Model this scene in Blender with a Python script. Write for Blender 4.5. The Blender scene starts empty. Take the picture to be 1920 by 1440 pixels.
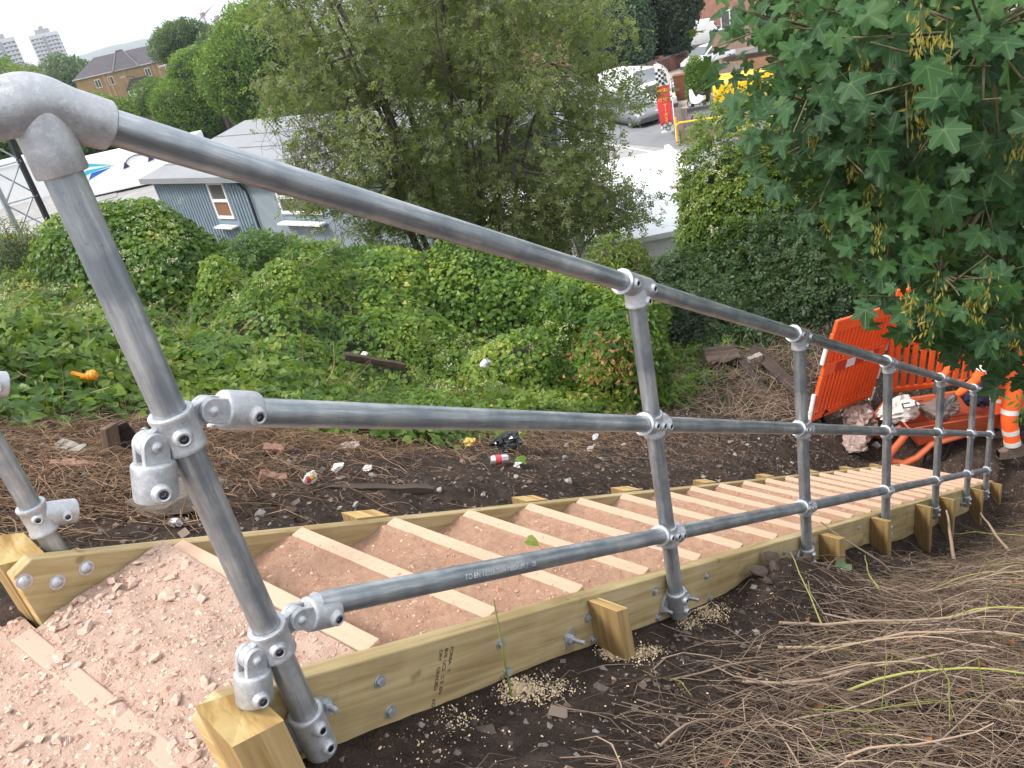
import bpy, math, random
import numpy as np
from mathutils import Matrix, Vector

sc = bpy.context.scene
col = sc.collection
random.seed(7)
rng = np.random.default_rng(11)

# ------------------------------------------------------------------ camera
cam_data = bpy.data.cameras.new('camera')
cam_data.sensor_width = 36.0
cam_data.lens = 28.29
cam_data.clip_start = 0.03
cam_data.clip_end = 20000
cam = bpy.data.objects.new('camera', cam_data)
col.objects.link(cam)
cam.matrix_world = Matrix(((0.60192, 0.46764, -0.64730, -0.4422),
                           (-0.77463, 0.14499, -0.61557, -1.1073),
                           (-0.19401, 0.87195, 0.44952, 1.2097),
                           (0, 0, 0, 1)))
sc.camera = cam

# ------------------------------------------------------------------ light
world = bpy.data.worlds.new('World')
sc.world = world
world.use_nodes = True
nt = world.node_tree
nt.nodes.clear()
SUN_EL, SUN_AZ = math.radians(52), math.radians(150)     # azimuth from +X towards +Y
sky = nt.nodes.new('ShaderNodeTexSky')
sky.sky_type = 'NISHITA'
sky.sun_disc = False
sky.sun_elevation = SUN_EL
sky.sun_rotation = math.pi / 2 - SUN_AZ
sky.air_density = 1.2
sky.dust_density = 6.0
mixn = nt.nodes.new('ShaderNodeMix')
mixn.data_type = 'RGBA'
mixn.inputs[0].default_value = 0.72
mixn.inputs[7].default_value = (10.6, 11.0, 11.5, 1)      # even cloud cover
nt.links.new(sky.outputs[0], mixn.inputs[6])
bg = nt.nodes.new('ShaderNodeBackground')
bg.inputs[1].default_value = 0.115
nt.links.new(mixn.outputs[2], bg.inputs[0])
wo = nt.nodes.new('ShaderNodeOutputWorld')
nt.links.new(bg.outputs[0], wo.inputs[0])

sun_data = bpy.data.lights.new('sun', 'SUN')
sun_data.energy = 2.2
sun_data.angle = math.radians(11)
sun_data.color = (1.0, 0.96, 0.9)
sun = bpy.data.objects.new('sun', sun_data)
col.objects.link(sun)
sv = Vector((math.cos(SUN_EL) * math.cos(SUN_AZ), math.cos(SUN_EL) * math.sin(SUN_AZ), math.sin(SUN_EL)))
sun.rotation_euler = sv.to_track_quat('Z', 'Y').to_euler()
sun.location = (0, 0, 30)

vs = sc.view_settings
vs.view_transform = 'Standard'
vs.look = 'None'
vs.exposure = 0.78
vs.gamma = 1.0
vs.use_curve_mapping = False
sc.cycles.max_bounces = 6
sc.cycles.transparent_max_bounces = 8
sc.cycles.volume_bounces = 0

# ------------------------------------------------------------------ materials
class NT:
    def __init__(self, name):
        self.m = bpy.data.materials.new(name)
        self.m.use_nodes = True
        self.t = self.m.node_tree
        self.t.nodes.clear()
        self.out = self.n('ShaderNodeOutputMaterial')
    def n(self, kind, **kw):
        nd = self.t.nodes.new(kind)
        for k, v in kw.items():
            setattr(nd, k, v)
        return nd
    def link(self, a, b):
        self.t.links.new(a, b)
    def coord(self, kind='Object', scale=(1, 1, 1)):
        c = self.n('ShaderNodeTexCoord')
        mp = self.n('ShaderNodeMapping')
        mp.inputs['Scale'].default_value = scale
        self.link(c.outputs[kind], mp.inputs[0])
        return mp.outputs[0]
    def noise(self, vec, scale, detail=4, rough=0.6, dist=0.0):
        nd = self.n('ShaderNodeTexNoise')
        nd.inputs['Scale'].default_value = scale
        nd.inputs['Detail'].default_value = detail
        nd.inputs['Roughness'].default_value = rough
        nd.inputs['Distortion'].default_value = dist
        self.link(vec, nd.inputs['Vector'])
        return nd.outputs[0]
    def ramp(self, fac, stops):
        r = self.n('ShaderNodeValToRGB')
        el = r.color_ramp.elements
        while len(el) < len(stops):
            el.new(0.5)
        for e, (p, c) in zip(el, stops):
            e.position = p
            e.color = (c[0], c[1], c[2], 1) if not isinstance(c, float) else (c, c, c, 1)
        self.link(fac, r.inputs[0])
        return r.outputs[0]
    def mix(self, fac, a, b, blend='MIX'):
        m = self.n('ShaderNodeMix', data_type='RGBA', blend_type=blend)
        for sock, val in ((m.inputs[0], fac), (m.inputs[6], a), (m.inputs[7], b)):
            if hasattr(val, 'is_linked'):
                self.link(val, sock)
            elif isinstance(val, (int, float)):
                sock.default_value = val
            else:
                sock.default_value = (val[0], val[1], val[2], 1)
        return m.outputs[2]
    def bump(self, height, strength=0.3, dist=0.01):
        b = self.n('ShaderNodeBump')
        b.inputs['Strength'].default_value = strength
        b.inputs['Distance'].default_value = dist
        self.link(height, b.inputs['Height'])
        return b.outputs[0]
    def pbr(self, color, rough=0.6, metal=0.0, normal=None, spec=None, trans=0.0, subs=0.0):
        p = self.n('ShaderNodeBsdfPrincipled')
        for key, val in (('Base Color', color), ('Roughness', rough), ('Metallic', metal)):
            if hasattr(val, 'is_linked'):
                self.link(val, p.inputs[key])
            elif isinstance(val, (int, float)):
                p.inputs[key].default_value = val
            else:
                p.inputs[key].default_value = (val[0], val[1], val[2], 1)
        if spec is not None:
            p.inputs['Specular IOR Level'].default_value = spec
        if trans:
            p.inputs['Transmission Weight'].default_value = trans
        if normal is not None:
            self.link(normal, p.inputs['Normal'])
        self.link(p.outputs[0], self.out.inputs[0])
        self.p = p
        return self.m

def plain(name, c, rough=0.55, metal=0.0, var=0.12, scale=18.0, bump=0.0):
    t = NT(name)
    v = t.coord()
    nz = t.noise(v, scale, 4)
    lo = tuple(x * (1 - var) for x in c)
    hi = tuple(min(1, x * (1 + var)) for x in c)
    return t.pbr(t.ramp(nz, [(0.3, lo), (0.7, hi)]), rough, metal,
                 t.bump(nz, bump, 0.004) if bump else None)

def mat_tube():
    t = NT('galvanised_tube')
    v = t.coord('Object', (1, 1, 0.07))
    w = t.coord('Object', (1, 1, 1))
    big = t.noise(v, 55, 6, 0.65)
    fine = t.noise(v, 260, 4, 0.7)
    patch = t.noise(w, 9, 4, 0.6)
    spot = t.noise(w, 140, 3, 0.6)
    c = t.ramp(big, [(0.3, (0.20, 0.225, 0.25)), (0.5, (0.37, 0.395, 0.415)), (0.68, (0.55, 0.565, 0.575))])
    c = t.mix(t.ramp(fine, [(0.45, 0.0), (0.7, 0.45)]), c, (0.62, 0.63, 0.64))
    c = t.mix(t.ramp(patch, [(0.40, 0.0), (0.60, 0.70)]), c, (0.20, 0.235, 0.275))
    c = t.mix(t.ramp(spot, [(0.66, 0.0), (0.72, 0.5)]), c, (0.16, 0.17, 0.18))
    r = t.ramp(big, [(0.3, 0.34), (0.7, 0.5)])
    return t.pbr(c, r, 0.72, t.bump(fine, 0.12, 0.002))

def mat_cast():
    t = NT('galvanised_casting')
    w = t.coord('Object', (1, 1, 1))
    a = t.noise(w, 40, 5, 0.65)
    b = t.noise(w, 300, 3, 0.6)
    c = t.ramp(a, [(0.3, (0.36, 0.37, 0.39)), (0.7, (0.52, 0.53, 0.55))])
    d = t.noise(w, 130, 5, 0.75)
    c = t.mix(t.ramp(d, [(0.50, 0.0), (0.64, 0.5)]), c, (0.64, 0.65, 0.67))
    c = t.mix(t.ramp(b, [(0.60, 0.0), (0.70, 0.5)]), c, (0.24, 0.24, 0.26))
    pt = t.noise(w, 15, 3, 0.6)
    c = t.mix(t.ramp(pt, [(0.55, 0.0), (0.75, 0.35)]), c, (0.40, 0.37, 0.37))
    return t.pbr(c, t.ramp(a, [(0.3, 0.40), (0.7, 0.58)]), 0.6, t.bump(d, 0.35, 0.0015))

def mat_wood(name, base, dark, light, green=0.0, dust=None, dustamt=0.0, ax=0, mud=0.45):
    t = NT(name)
    sc_ = [26.0, 26.0, 26.0]
    sc_[ax] = 1.2
    v = t.coord('Object', tuple(sc_))
    w = t.coord('Object', (1, 1, 1))
    g = t.noise(v, 1.0, 6, 0.62, 0.6)
    st = t.noise(v, 3.1, 3, 0.6)
    bl = t.noise(w, 3.0, 4, 0.6)
    kn = t.noise(w, 11.0, 2, 0.5)
    c = t.ramp(g, [(0.34, dark), (0.5, base), (0.66, light)])
    c = t.mix(t.ramp(st, [(0.54, 0.0), (0.66, 0.45)]), c, dark)
    c = t.mix(t.ramp(bl, [(0.45, 0.0), (0.7, 0.5)]), c, tuple(x * 1.12 for x in light))
    c = t.mix(t.ramp(kn, [(0.70, 0.0), (0.76, 0.55)]), c, tuple(x * 0.45 for x in dark))
    if dust:
        d = t.noise(w, 24.0, 5, 0.7)
        lo = 0.75 - dustamt
        c = t.mix(t.ramp(d, [(max(0.0, lo - 0.1), 0.0), (lo + 0.1, 0.9)]), c, dust)
    sm = t.noise(t.coord('Object', (5, 5, 3)), 1.0, 5, 0.75)
    c = t.mix(t.ramp(sm, [(0.60, 0.0), (0.72, mud)]), c, (0.16, 0.105, 0.065))
    return t.pbr(c, 0.7, 0.0, t.bump(g, 0.25, 0.004), spec=0.3)

def mat_ground(name, stops, scale, bump, speck=None, patchc=None):
    t = NT(name)
    w = t.coord('Object', (1, 1, 1))
    a = t.noise(w, scale, 8, 0.72)
    b = t.noise(w, scale * 9, 4, 0.7)
    c = t.ramp(a, stops)
    c = t.mix(t.ramp(b, [(0.4, 0.0), (0.75, 0.5)]), c, stops[-1][1])
    if patchc:
        pz = t.noise(w, scale * 0.25, 3, 0.6)
        c = t.mix(t.ramp(pz, [(0.5, 0.0), (0.66, 0.8)]), c, patchc)
    if speck:
        vn = t.n('ShaderNodeTexVoronoi')
        vn.inputs['Scale'].default_value = scale * 16
        t.link(w, vn.inputs['Vector'])
        c = t.mix(t.ramp(vn.outputs['Distance'], [(0.12, 0.75), (0.22, 0.0)]), c, speck)
    ad = t.n('ShaderNodeMath', operation='ADD')
    t.link(a, ad.inputs[0])
    t.link(b, ad.inputs[1])
    return t.pbr(c, 0.92, 0.0, t.bump(ad.outputs[0], bump, 0.02), spec=0.15)

def mat_leaf(name, c0, c1, c2, rough=0.42, trans=0.35, yel=None, spec=0.4, vein=None):
    """leaf colour varies leaf by leaf through the 'tint' attribute"""
    t = NT(name)
    at = t.n('ShaderNodeAttribute', attribute_name='tint')
    stops = [(0.05, c0), (0.5, c1), (0.9, c2)]
    if yel:
        stops = [(0.05, c0), (0.45, c1), (0.86, c2), (0.97, yel)]
    c = t.ramp(at.outputs['Fac'], stops)
    if vein:
        av = t.n('ShaderNodeAttribute', attribute_name='vein')
        c = t.mix(t.ramp(av.outputs['Fac'], [(0.80, 0.0), (0.97, 0.75)]), c, vein)
    p = t.n('ShaderNodeBsdfPrincipled')
    t.link(c, p.inputs['Base Color'])
    p.inputs['Roughness'].default_value = rough
    p.inputs['Specular IOR Level'].default_value = spec
    tr = t.n('ShaderNodeBsdfTranslucent')
    tc = t.mix(0.6, c, (0.30, 0.42, 0.05), 'MIX')
    t.link(tc, tr.inputs[0])
    ms = t.n('ShaderNodeMixShader')
    ms.inputs[0].default_value = trans
    t.link(p.outputs[0], ms.inputs[1])
    t.link(tr.outputs[0], ms.inputs[2])
    t.link(ms.outputs[0], t.out.inputs[0])
    return t.m

def mat_tint(name, c0, c1, rough=0.8):
    t = NT(name)
    at = t.n('ShaderNodeAttribute', attribute_name='tint')
    return t.pbr(t.ramp(at.outputs['Fac'], [(0.0, c0), (1.0, c1)]), rough, 0.0, spec=0.2)

def mat_glass(name, c=(0.03, 0.035, 0.04), rough=0.05):
    t = NT(name)
    return t.pbr(c, rough, 0.0, spec=0.8)

M = {}
M['tube'] = mat_tube()
M['cast'] = mat_cast()
M['steel'] = plain('dark_steel', (0.16, 0.16, 0.17), 0.35, 0.9)
M['zinc'] = plain('zinc_bolt', (0.50, 0.52, 0.56), 0.42, 0.7, 0.2, 120)
M['wood'] = mat_wood('treated_pine', (0.365, 0.272, 0.132), (0.235, 0.165, 0.072), (0.46, 0.365, 0.205))
M['woodz'] = mat_wood('treated_pine_upright', (0.335, 0.22, 0.09), (0.22, 0.135, 0.05), (0.42, 0.30, 0.145), ax=2)
M['woodtop'] = mat_wood('pale_pine', (0.52, 0.39, 0.20), (0.37, 0.26, 0.11), (0.62, 0.49, 0.30))  # paler pine tone, given to upward faces
M['woodend'] = mat_wood('pine_end_grain', (0.50, 0.335, 0.13), (0.33, 0.19, 0.06), (0.58, 0.43, 0.21), ax=1)
M['riser'] = mat_wood('dusty_riser', (0.52, 0.385, 0.245), (0.37, 0.25, 0.15), (0.60, 0.47, 0.33), dust=(0.52, 0.335, 0.24), dustamt=0.36, ax=1)
M['edge'] = mat_wood('dust_covered_board', (0.36, 0.255, 0.185), (0.28, 0.19, 0.135), (0.42, 0.305, 0.23), dust=(0.43, 0.30, 0.235), dustamt=0.58, ax=1)
M['fill'] = mat_ground('crushed_red_fill', [(0.28, (0.36, 0.185, 0.115)), (0.5, (0.54, 0.32, 0.215)), (0.72, (0.63, 0.425, 0.315))], 34, 0.8, (0.70, 0.50, 0.40), (0.54, 0.315, 0.21))
M['rubble'] = mat_ground('dusty_crushed_stone', [(0.28, (0.33, 0.205, 0.15)), (0.5, (0.45, 0.315, 0.25)), (0.72, (0.53, 0.385, 0.315))], 26, 0.55, (0.62, 0.48, 0.41))
M['stone'] = plain('pink_stone', (0.48, 0.335, 0.27), 0.85, 0, 0.22, 3, 0.3)
M['soil'] = mat_ground('dark_soil', [(0.3, (0.018, 0.012, 0.010)), (0.5, (0.050, 0.034, 0.027)), (0.7, (0.105, 0.076, 0.061))], 14, 1.0, (0.25, 0.21, 0.18), (0.085, 0.052, 0.037))
M['clod'] = plain('soil_clod', (0.075, 0.052, 0.042), 0.95, 0, 0.45, 30, 0.8)
M['concrete'] = mat_ground('yard_concrete', [(0.3, (0.22, 0.215, 0.21)), (0.7, (0.36, 0.35, 0.34))], 0.6, 0.1)
M['asphalt'] = mat_ground('road_asphalt', [(0.3, (0.15, 0.155, 0.165)), (0.7, (0.22, 0.225, 0.235))], 0.8, 0.1)
M['paving'] = mat_ground('pale_paving', [(0.3, (0.30, 0.25, 0.21)), (0.7, (0.42, 0.36, 0.31))], 0.9, 0.1)
M['white'] = plain('white_paint', (0.80, 0.80, 0.80), 0.35, 0, 0.04, 3)
M['roofwhite'] = plain('white_roof_sheet', (0.80, 0.81, 0.82), 0.6, 0, 0.06, 0.6)
M['dark'] = plain('black_plastic', (0.025, 0.025, 0.028), 0.45)
M['rubber'] = plain('tyre_rubber', (0.03, 0.03, 0.03), 0.8)
M['glass'] = mat_glass('dark_glass')
M['brick'] = plain('red_brick', (0.30, 0.13, 0.09), 0.85, 0, 0.25, 4, 0.3)
M['orange'] = plain('orange_barrier_plastic', (0.85, 0.105, 0.02), 0.4, 0, 0.1, 6)
M['hivis'] = plain('orange_work_cloth', (0.90, 0.13, 0.02), 0.75, 0, 0.12, 12, 0.2)
M['reflect'] = plain('reflective_tape', (0.72, 0.72, 0.70), 0.4, 0.1, 0.06)
M['bark'] = mat_wood('bark', (0.085, 0.068, 0.050), (0.040, 0.031, 0.023), (0.15, 0.125, 0.095), ax=2, mud=0.0)
M['mossbark'] = mat_wood('mossy_bark', (0.115, 0.10, 0.05), (0.05, 0.045, 0.025), (0.19, 0.17, 0.09), ax=2, mud=0.0)
M['rust'] = mat_wood('rusty_steel', (0.040, 0.026, 0.023), (0.020, 0.014, 0.012), (0.065, 0.045, 0.037), ax=0, mud=0.0)
M['sleeper'] = mat_wood('weathered_timber', (0.060, 0.040, 0.030), (0.024, 0.016, 0.013), (0.105, 0.075, 0.058), ax=0, mud=0.0)
M['litter'] = mat_tint('leaf_litter', (0.030, 0.020, 0.015), (0.20, 0.155, 0.125), 0.9)
M['twig'] = mat_tint('dead_twig', (0.085, 0.055, 0.042), (0.42, 0.31, 0.225))
M['straw'] = mat_tint('dry_straw', (0.085, 0.045, 0.030), (0.44, 0.29, 0.18))
M['greentwig'] = mat_tint('green_stem', (0.12, 0.14, 0.03), (0.36, 0.36, 0.11))
M['chips'] = mat_tint('sawdust_chips', (0.50, 0.36, 0.20), (0.85, 0.70, 0.50))
M['pebble'] = mat_tint('soil_pebbles', (0.05, 0.037, 0.031), (0.26, 0.22, 0.195), 0.9)
M['gravel'] = mat_tint('pink_gravel', (0.36, 0.22, 0.16), (0.60, 0.455, 0.38), 0.9)
M['crumb'] = mat_tint('red_crumbs', (0.34, 0.17, 0.105), (0.66, 0.45, 0.34), 0.9)
M['ivy'] = mat_leaf('bindweed_leaf', (0.034, 0.086, 0.014), (0.112, 0.212, 0.026), (0.25, 0.35, 0.050), yel=(0.46, 0.45, 0.08), trans=.45)
M['bramble'] = mat_leaf('bramble_leaf', (0.030, 0.076, 0.013), (0.084, 0.172, 0.026), (0.185, 0.285, 0.048), yel=(0.34, 0.37, 0.08), trans=.42)
M['yelleaf'] = mat_leaf('yellow_green_leaf', (0.055, 0.115, 0.018), (0.12, 0.19, 0.028), (0.22, 0.26, 0.035), yel=(0.45, 0.33, 0.03))
M['lightleaf'] = mat_leaf('light_leaf', (0.045, 0.09, 0.012), (0.105, 0.175, 0.022), (0.20, 0.27, 0.045), yel=(0.36, 0.37, 0.12))
M['willow'] = mat_leaf('grey_willow_leaf', (0.064, 0.086, 0.028), (0.145, 0.172, 0.062), (0.25, 0.275, 0.115), 0.55, 0.46)
M['limeleaf'] = mat_leaf('street_tree_leaf', (0.032, 0.084, 0.015), (0.086, 0.172, 0.028), (0.185, 0.28, 0.046), 0.5, 0.38)
M['sycleaf'] = mat_leaf('sycamore_leaf', (0.010, 0.040, 0.014), (0.024, 0.074, 0.022), (0.058, 0.130, 0.034), 0.55, 0.22, spec=.25, vein=(0.10, 0.17, 0.06))
M['conifer'] = mat_leaf('yew_leaf', (0.008, 0.018, 0.010), (0.016, 0.034, 0.018), (0.035, 0.065, 0.032), 0.6, 0.1)
M['cypress'] = mat_leaf('cypress_leaf', (0.030, 0.062, 0.036), (0.062, 0.115, 0.062), (0.115, 0.180, 0.090), 0.6, 0.15)
M['farleaf'] = mat_leaf('far_leaf', (0.035, 0.075, 0.028), (0.070, 0.125, 0.045), (0.12, 0.185, 0.065), 0.6, 0.2)
M['darkleaf'] = mat_leaf('painted_shade_leaf', (0.010, 0.026, 0.010), (0.022, 0.052, 0.016), (0.045, 0.085, 0.024), 0.5, 0.2)  # the undergrowth's deep shade is put into this leaf colour
M['brownleaf'] = mat_leaf('dead_leaf', (0.14, 0.055, 0.02), (0.26, 0.11, 0.04), (0.36, 0.19, 0.08), 0.7, 0.2)
M['flower'] = mat_leaf('cream_flower', (0.42, 0.40, 0.20), (0.55, 0.53, 0.32), (0.68, 0.66, 0.48), 0.7, 0.3)
M['seed'] = mat_leaf('sycamore_key', (0.22, 0.19, 0.03), (0.34, 0.28, 0.055), (0.44, 0.34, 0.09), 0.55, 0.4)
M['ink'] = plain('black_ink', (0.03, 0.018, 0.012), 0.8)

# ------------------------------------------------------------------ mesh helpers
class MB:
    """collects shapes, then links them as one mesh object"""
    def __init__(self):
        self.v, self.f, self.s, self.mi = [], [], [], []
    def add(self, vs, fs, smooth=False, mi=0):
        o = len(self.v)
        self.v.extend(tuple(p) for p in vs)
        self.f.extend([tuple(i + o for i in f) for f in fs])
        self.s.extend([smooth] * len(fs))
        self.mi.extend([mi] * len(fs))
        return self
    def box(self, a, b, R=None, c=None, mi=0):
        (x0, y0, z0), (x1, y1, z1) = a, b
        vs = [Vector(p) for p in ((x0, y0, z0), (x1, y0, z0), (x1, y1, z0), (x0, y1, z0),
                                  (x0, y0, z1), (x1, y0, z1), (x1, y1, z1), (x0, y1, z1))]
        if R is not None:
            vs = [R @ p for p in vs]
        if c is not None:
            vs = [p + Vector(c) for p in vs]
        return self.add(vs, [(0, 3, 2, 1), (4, 5, 6, 7), (0, 1, 5, 4), (1, 2, 6, 5), (2, 3, 7, 6), (3, 0, 4, 7)], mi=mi)
    def prism(self, poly, lo, hi, axis=1, mi=0, smooth=False):
        """poly: 2D outline, extruded along axis (1: outline in x,z; 0: outline in y,z; 2: outline in x,y)"""
        def P(p, h):
            return {1: (p[0], h, p[1]), 0: (h, p[0], p[1]), 2: (p[0], p[1], h)}[axis]
        n = len(poly)
        vs = [P(p, lo) for p in poly] + [P(p, hi) for p in poly]
        fs = [tuple(range(n)), tuple(range(2 * n - 1, n - 1, -1))]
        self.add(vs, fs, mi=mi)
        o = len(self.v) - 2 * n
        self.f.extend([(o + (i + 1) % n, o + i, o + n + i, o + n + (i + 1) % n) for i in range(n)])
        self.s.extend([smooth] * n)
        self.mi.extend([mi] * n)
        return self
    def tube(self, pts, rad, n=12, caps=True, smooth=True, mi=0):
        pts = [Vector(p) for p in pts]
        k = len(pts)
        if not hasattr(rad, '__len__'):
            rad = [rad] * k
        vs = []
        prev = None
        for i, p in enumerate(pts):
            d = (pts[min(i + 1, k - 1)] - pts[max(i - 1, 0)])
            if d.length < 1e-9:
                d = Vector((0, 0, 1))
            d.normalize()
            if prev is None:
                a = d.orthogonal().normalized()
            else:
                a = prev - d * prev.dot(d)
                a = a.normalized() if a.length > 1e-6 else d.orthogonal().normalized()
            prev = a
            b = d.cross(a)
            for j in range(n):
                t = 2 * math.pi * j / n
                vs.append(p + (a * math.cos(t) + b * math.sin(t)) * rad[i])
        fs = []
        for i in range(k - 1):
            for j in range(n):
                j2 = (j + 1) % n
                fs.append((i * n + j, i * n + j2, (i + 1) * n + j2, (i + 1) * n + j))
        self.add(vs, fs, smooth, mi)
        if caps:
            o = len(self.v) - k * n
            self.f.append(tuple(o + j for j in range(n - 1, -1, -1)))
            self.f.append(tuple(o + (k - 1) * n + j for j in range(n)))
            self.s.extend([False, False])
            self.mi.extend([mi, mi])
        return self
    def lathe(self, prof, c, axis, n=20, mi=0, smooth=True):
        """prof: (distance along axis, radius) pairs, open ended"""
        d = Vector(axis).normalized()
        a = d.orthogonal().normalized()
        b = d.cross(a)
        c = Vector(c)
        vs = []
        for h, r in prof:
            for j in range(n):
                t = 2 * math.pi * j / n
                vs.append(c + d * h + (a * math.cos(t) + b * math.sin(t)) * r)
        fs = []
        for i in range(len(prof) - 1):
            for j in range(n):
                j2 = (j + 1) % n
                fs.append((i * n + j, i * n + j2, (i + 1) * n + j2, (i + 1) * n + j))
        return self.add(vs, fs, smooth, mi)
    def build(self, name, mat, parent=None, bevel=0.0, sharp=40, loc=None, rot=None, seg=2):
        me = bpy.data.meshes.new(name)
        me.from_pydata(self.v, [], self.f)
        me.polygons.foreach_set('use_smooth', self.s)
        for m in (mat if isinstance(mat, (list, tuple)) else [mat]):
            me.materials.append(m)
        if any(self.mi):
            me.polygons.foreach_set('material_index', self.mi)
        if any(self.s):
            me.set_sharp_from_angle(angle=math.radians(sharp))
        me.update()
        return link(name, me, parent, bevel, loc, rot, seg)

def link(name, me, parent=None, bevel=0.0, loc=None, rot=None, seg=2):
    o = bpy.data.objects.new(name, me)
    col.objects.link(o)
    if loc is not None or rot is not None:
        m = Matrix.Translation(loc or (0, 0, 0))
        if rot is not None:
            m = m @ rot.to_4x4()
        o.matrix_world = m
    if bevel:
        b = o.modifiers.new('bevel', 'BEVEL')
        b.width = bevel
        b.segments = seg
        b.limit_method = 'ANGLE'
        b.angle_limit = math.radians(40)
    if parent is not None:
        adopt(o, parent)
    return o

def world_of(o):
    m = o.matrix_basis.copy()
    p = o
    while p.parent is not None:
        m = p.parent.matrix_basis @ (p.matrix_parent_inverse @ m)
        p = p.parent
    return m

def adopt(o, parent):
    o.parent = parent
    o.matrix_parent_inverse = world_of(parent).inverted()

def tag(o, label=None, cat=None, group=None, kind=None):
    for k, v in (('label', label), ('category', cat), ('group', group), ('kind', kind)):
        if v:
            o[k] = v
    return o

def thing(name, loc, label, cat, group=None, rot=None):
    o = bpy.data.objects.new(name, None)
    col.objects.link(o)
    o.empty_display_size = 0.1
    m = Matrix.Translation(loc)
    if rot is not None:
        m = m @ rot.to_4x4()
    o.matrix_basis = m
    return tag(o, label, cat, group)

def raw_mesh(name, v, f, mats, tint=None, smooth=False, mi=None, vein=None):
    """v (N,3) array, f (K,3 or 4) array"""
    me = bpy.data.meshes.new(name)
    v = np.ascontiguousarray(v, dtype=np.float32)
    f = np.ascontiguousarray(f, dtype=np.int32)
    k = f.shape[1]
    me.vertices.add(len(v))
    me.vertices.foreach_set('co', v.ravel())
    me.loops.add(f.size)
    me.loops.foreach_set('vertex_index', f.ravel())
    me.polygons.add(len(f))
    me.polygons.foreach_set('loop_start', np.arange(0, f.size, k, dtype=np.int32))
    me.polygons.foreach_set('use_smooth', np.full(len(f), bool(smooth)))
    for m in (mats if isinstance(mats, (list, tuple)) else [mats]):
        me.materials.append(m)
    if mi is not None:
        me.polygons.foreach_set('material_index', np.ascontiguousarray(mi, dtype=np.int32))
    if tint is not None:
        at = me.attributes.new('tint', 'FLOAT', 'POINT')
        at.data.foreach_set('value', np.ascontiguousarray(tint, dtype=np.float32))
    if vein is not None:
        at = me.attributes.new('vein', 'FLOAT', 'POINT')
        at.data.foreach_set('value', np.ascontiguousarray(vein, dtype=np.float32))
    me.update(calc_edges=True)
    return me

# value noise on a lattice, for terrain, mounds and tints
_lat = np.random.default_rng(3).random((256, 256))
def vnoise(x, y):
    x = np.asarray(x, float); y = np.asarray(y, float)
    xi = np.floor(x).astype(int); yi = np.floor(y).astype(int)
    fx = x - xi; fy = y - yi
    fx = fx * fx * (3 - 2 * fx); fy = fy * fy * (3 - 2 * fy)
    g = lambda a, b: _lat[a % 256, b % 256]
    return (g(xi, yi) * (1 - fx) + g(xi + 1, yi) * fx) * (1 - fy) + (g(xi, yi + 1) * (1 - fx) + g(xi + 1, yi + 1) * fx) * fy
def fbm(x, y, o=4):
    s, a, t = 0, 1.0, 0
    for i in range(o):
        s = s + a * vnoise(np.asarray(x) * 2 ** i + 17.3 * i, np.asarray(y) * 2 ** i + 9.1 * i)
        t += a
        a *= 0.5
    return s / t

LEAF = {
    'heart': (np.array([(0, .06, 0), (-.26, -.06, .07), (-.45, .20, .12), (-.30, .62, .05), (0, 1, -.14), (.30, .62, .05), (.45, .20, .12), (.26, -.06, .07), (0, .45, -.01)]),
              np.array([(0, 8, 1), (1, 8, 2), (2, 8, 3), (3, 8, 4), (4, 8, 5), (5, 8, 6), (6, 8, 7), (7, 8, 0)])),
    'oval': (np.array([(0, 0, 0), (-.27, .48, .06), (.27, .48, .06), (0, 1, -.08)]),
             np.array([(0, 3, 1), (0, 2, 3)])),
    'slim': (np.array([(0, 0, 0), (-.14, .48, .05), (.14, .48, .05), (0, 1, -.12)]),
             np.array([(0, 3, 1), (0, 2, 3)])),
    'key': (np.array([(0, 0, 0), (-.15, .55, .05), (.15, .60, .05), (0, 1, -.08)]),
             np.array([(0, 3, 1), (0, 2, 3)])),
    'chip': (np.array([(-.5, 0, 0), (.5, .1, .05), (.4, .7, 0), (-.45, .6, .06)]),
             np.array([(0, 1, 2), (0, 2, 3)])),
}
def _spray(k, half, w, seed, spread=.5):
    r = np.random.default_rng(seed)
    V, F = [], []
    for i in range(k):
        y0 = (i // 2) / max(1, (k - 1) // 2) * .72
        side = (-1, 1)[i % 2] if i < k - 1 else 0
        a = side * r.uniform(.7, 1.15)
        d = np.array([math.sin(a), math.cos(a), -.18 + r.normal() * .22])
        n_ = np.array([math.cos(a), -math.sin(a), r.normal() * .3])
        b = np.array([0, y0, r.normal() * .06])
        L_ = half * r.uniform(.8, 1.15)
        o = len(V)
        V += [b, b + d * L_ * .48 - n_ * w * L_ + (0, 0, .05 * L_), b + d * L_ * .48 + n_ * w * L_ + (0, 0, .05 * L_), b + d * L_]
        F += [(o, o + 3, o + 1), (o, o + 2, o + 3)]
    return np.array(V, float), np.array(F)
LEAF['spray'] = _spray(7, .42, .27, 1)
LEAF['slimspray'] = _spray(9, .36, .15, 2)
def _clump(k, seed):
    r = np.random.default_rng(seed)
    V, F = [], []
    for i in range(k):
        c = r.normal(size=3) * .32
        d = r.normal(size=3); d /= np.linalg.norm(d)
        e = np.cross(d, r.normal(size=3)); e /= np.linalg.norm(e)
        h = r.uniform(.16, .3)
        o = len(V)
        V += [c - d * h, c + e * h * .6, c + d * h, c - e * h * .6]
        F += [(o, o + 1, o + 2), (o, o + 2, o + 3)]
    return np.array(V), np.array(F)
LEAF['clump'] = _clump(9, 3)
VEIN = {}
def unit(a):
    return a / (np.linalg.norm(a, axis=1, keepdims=True) + 1e-9)
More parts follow.
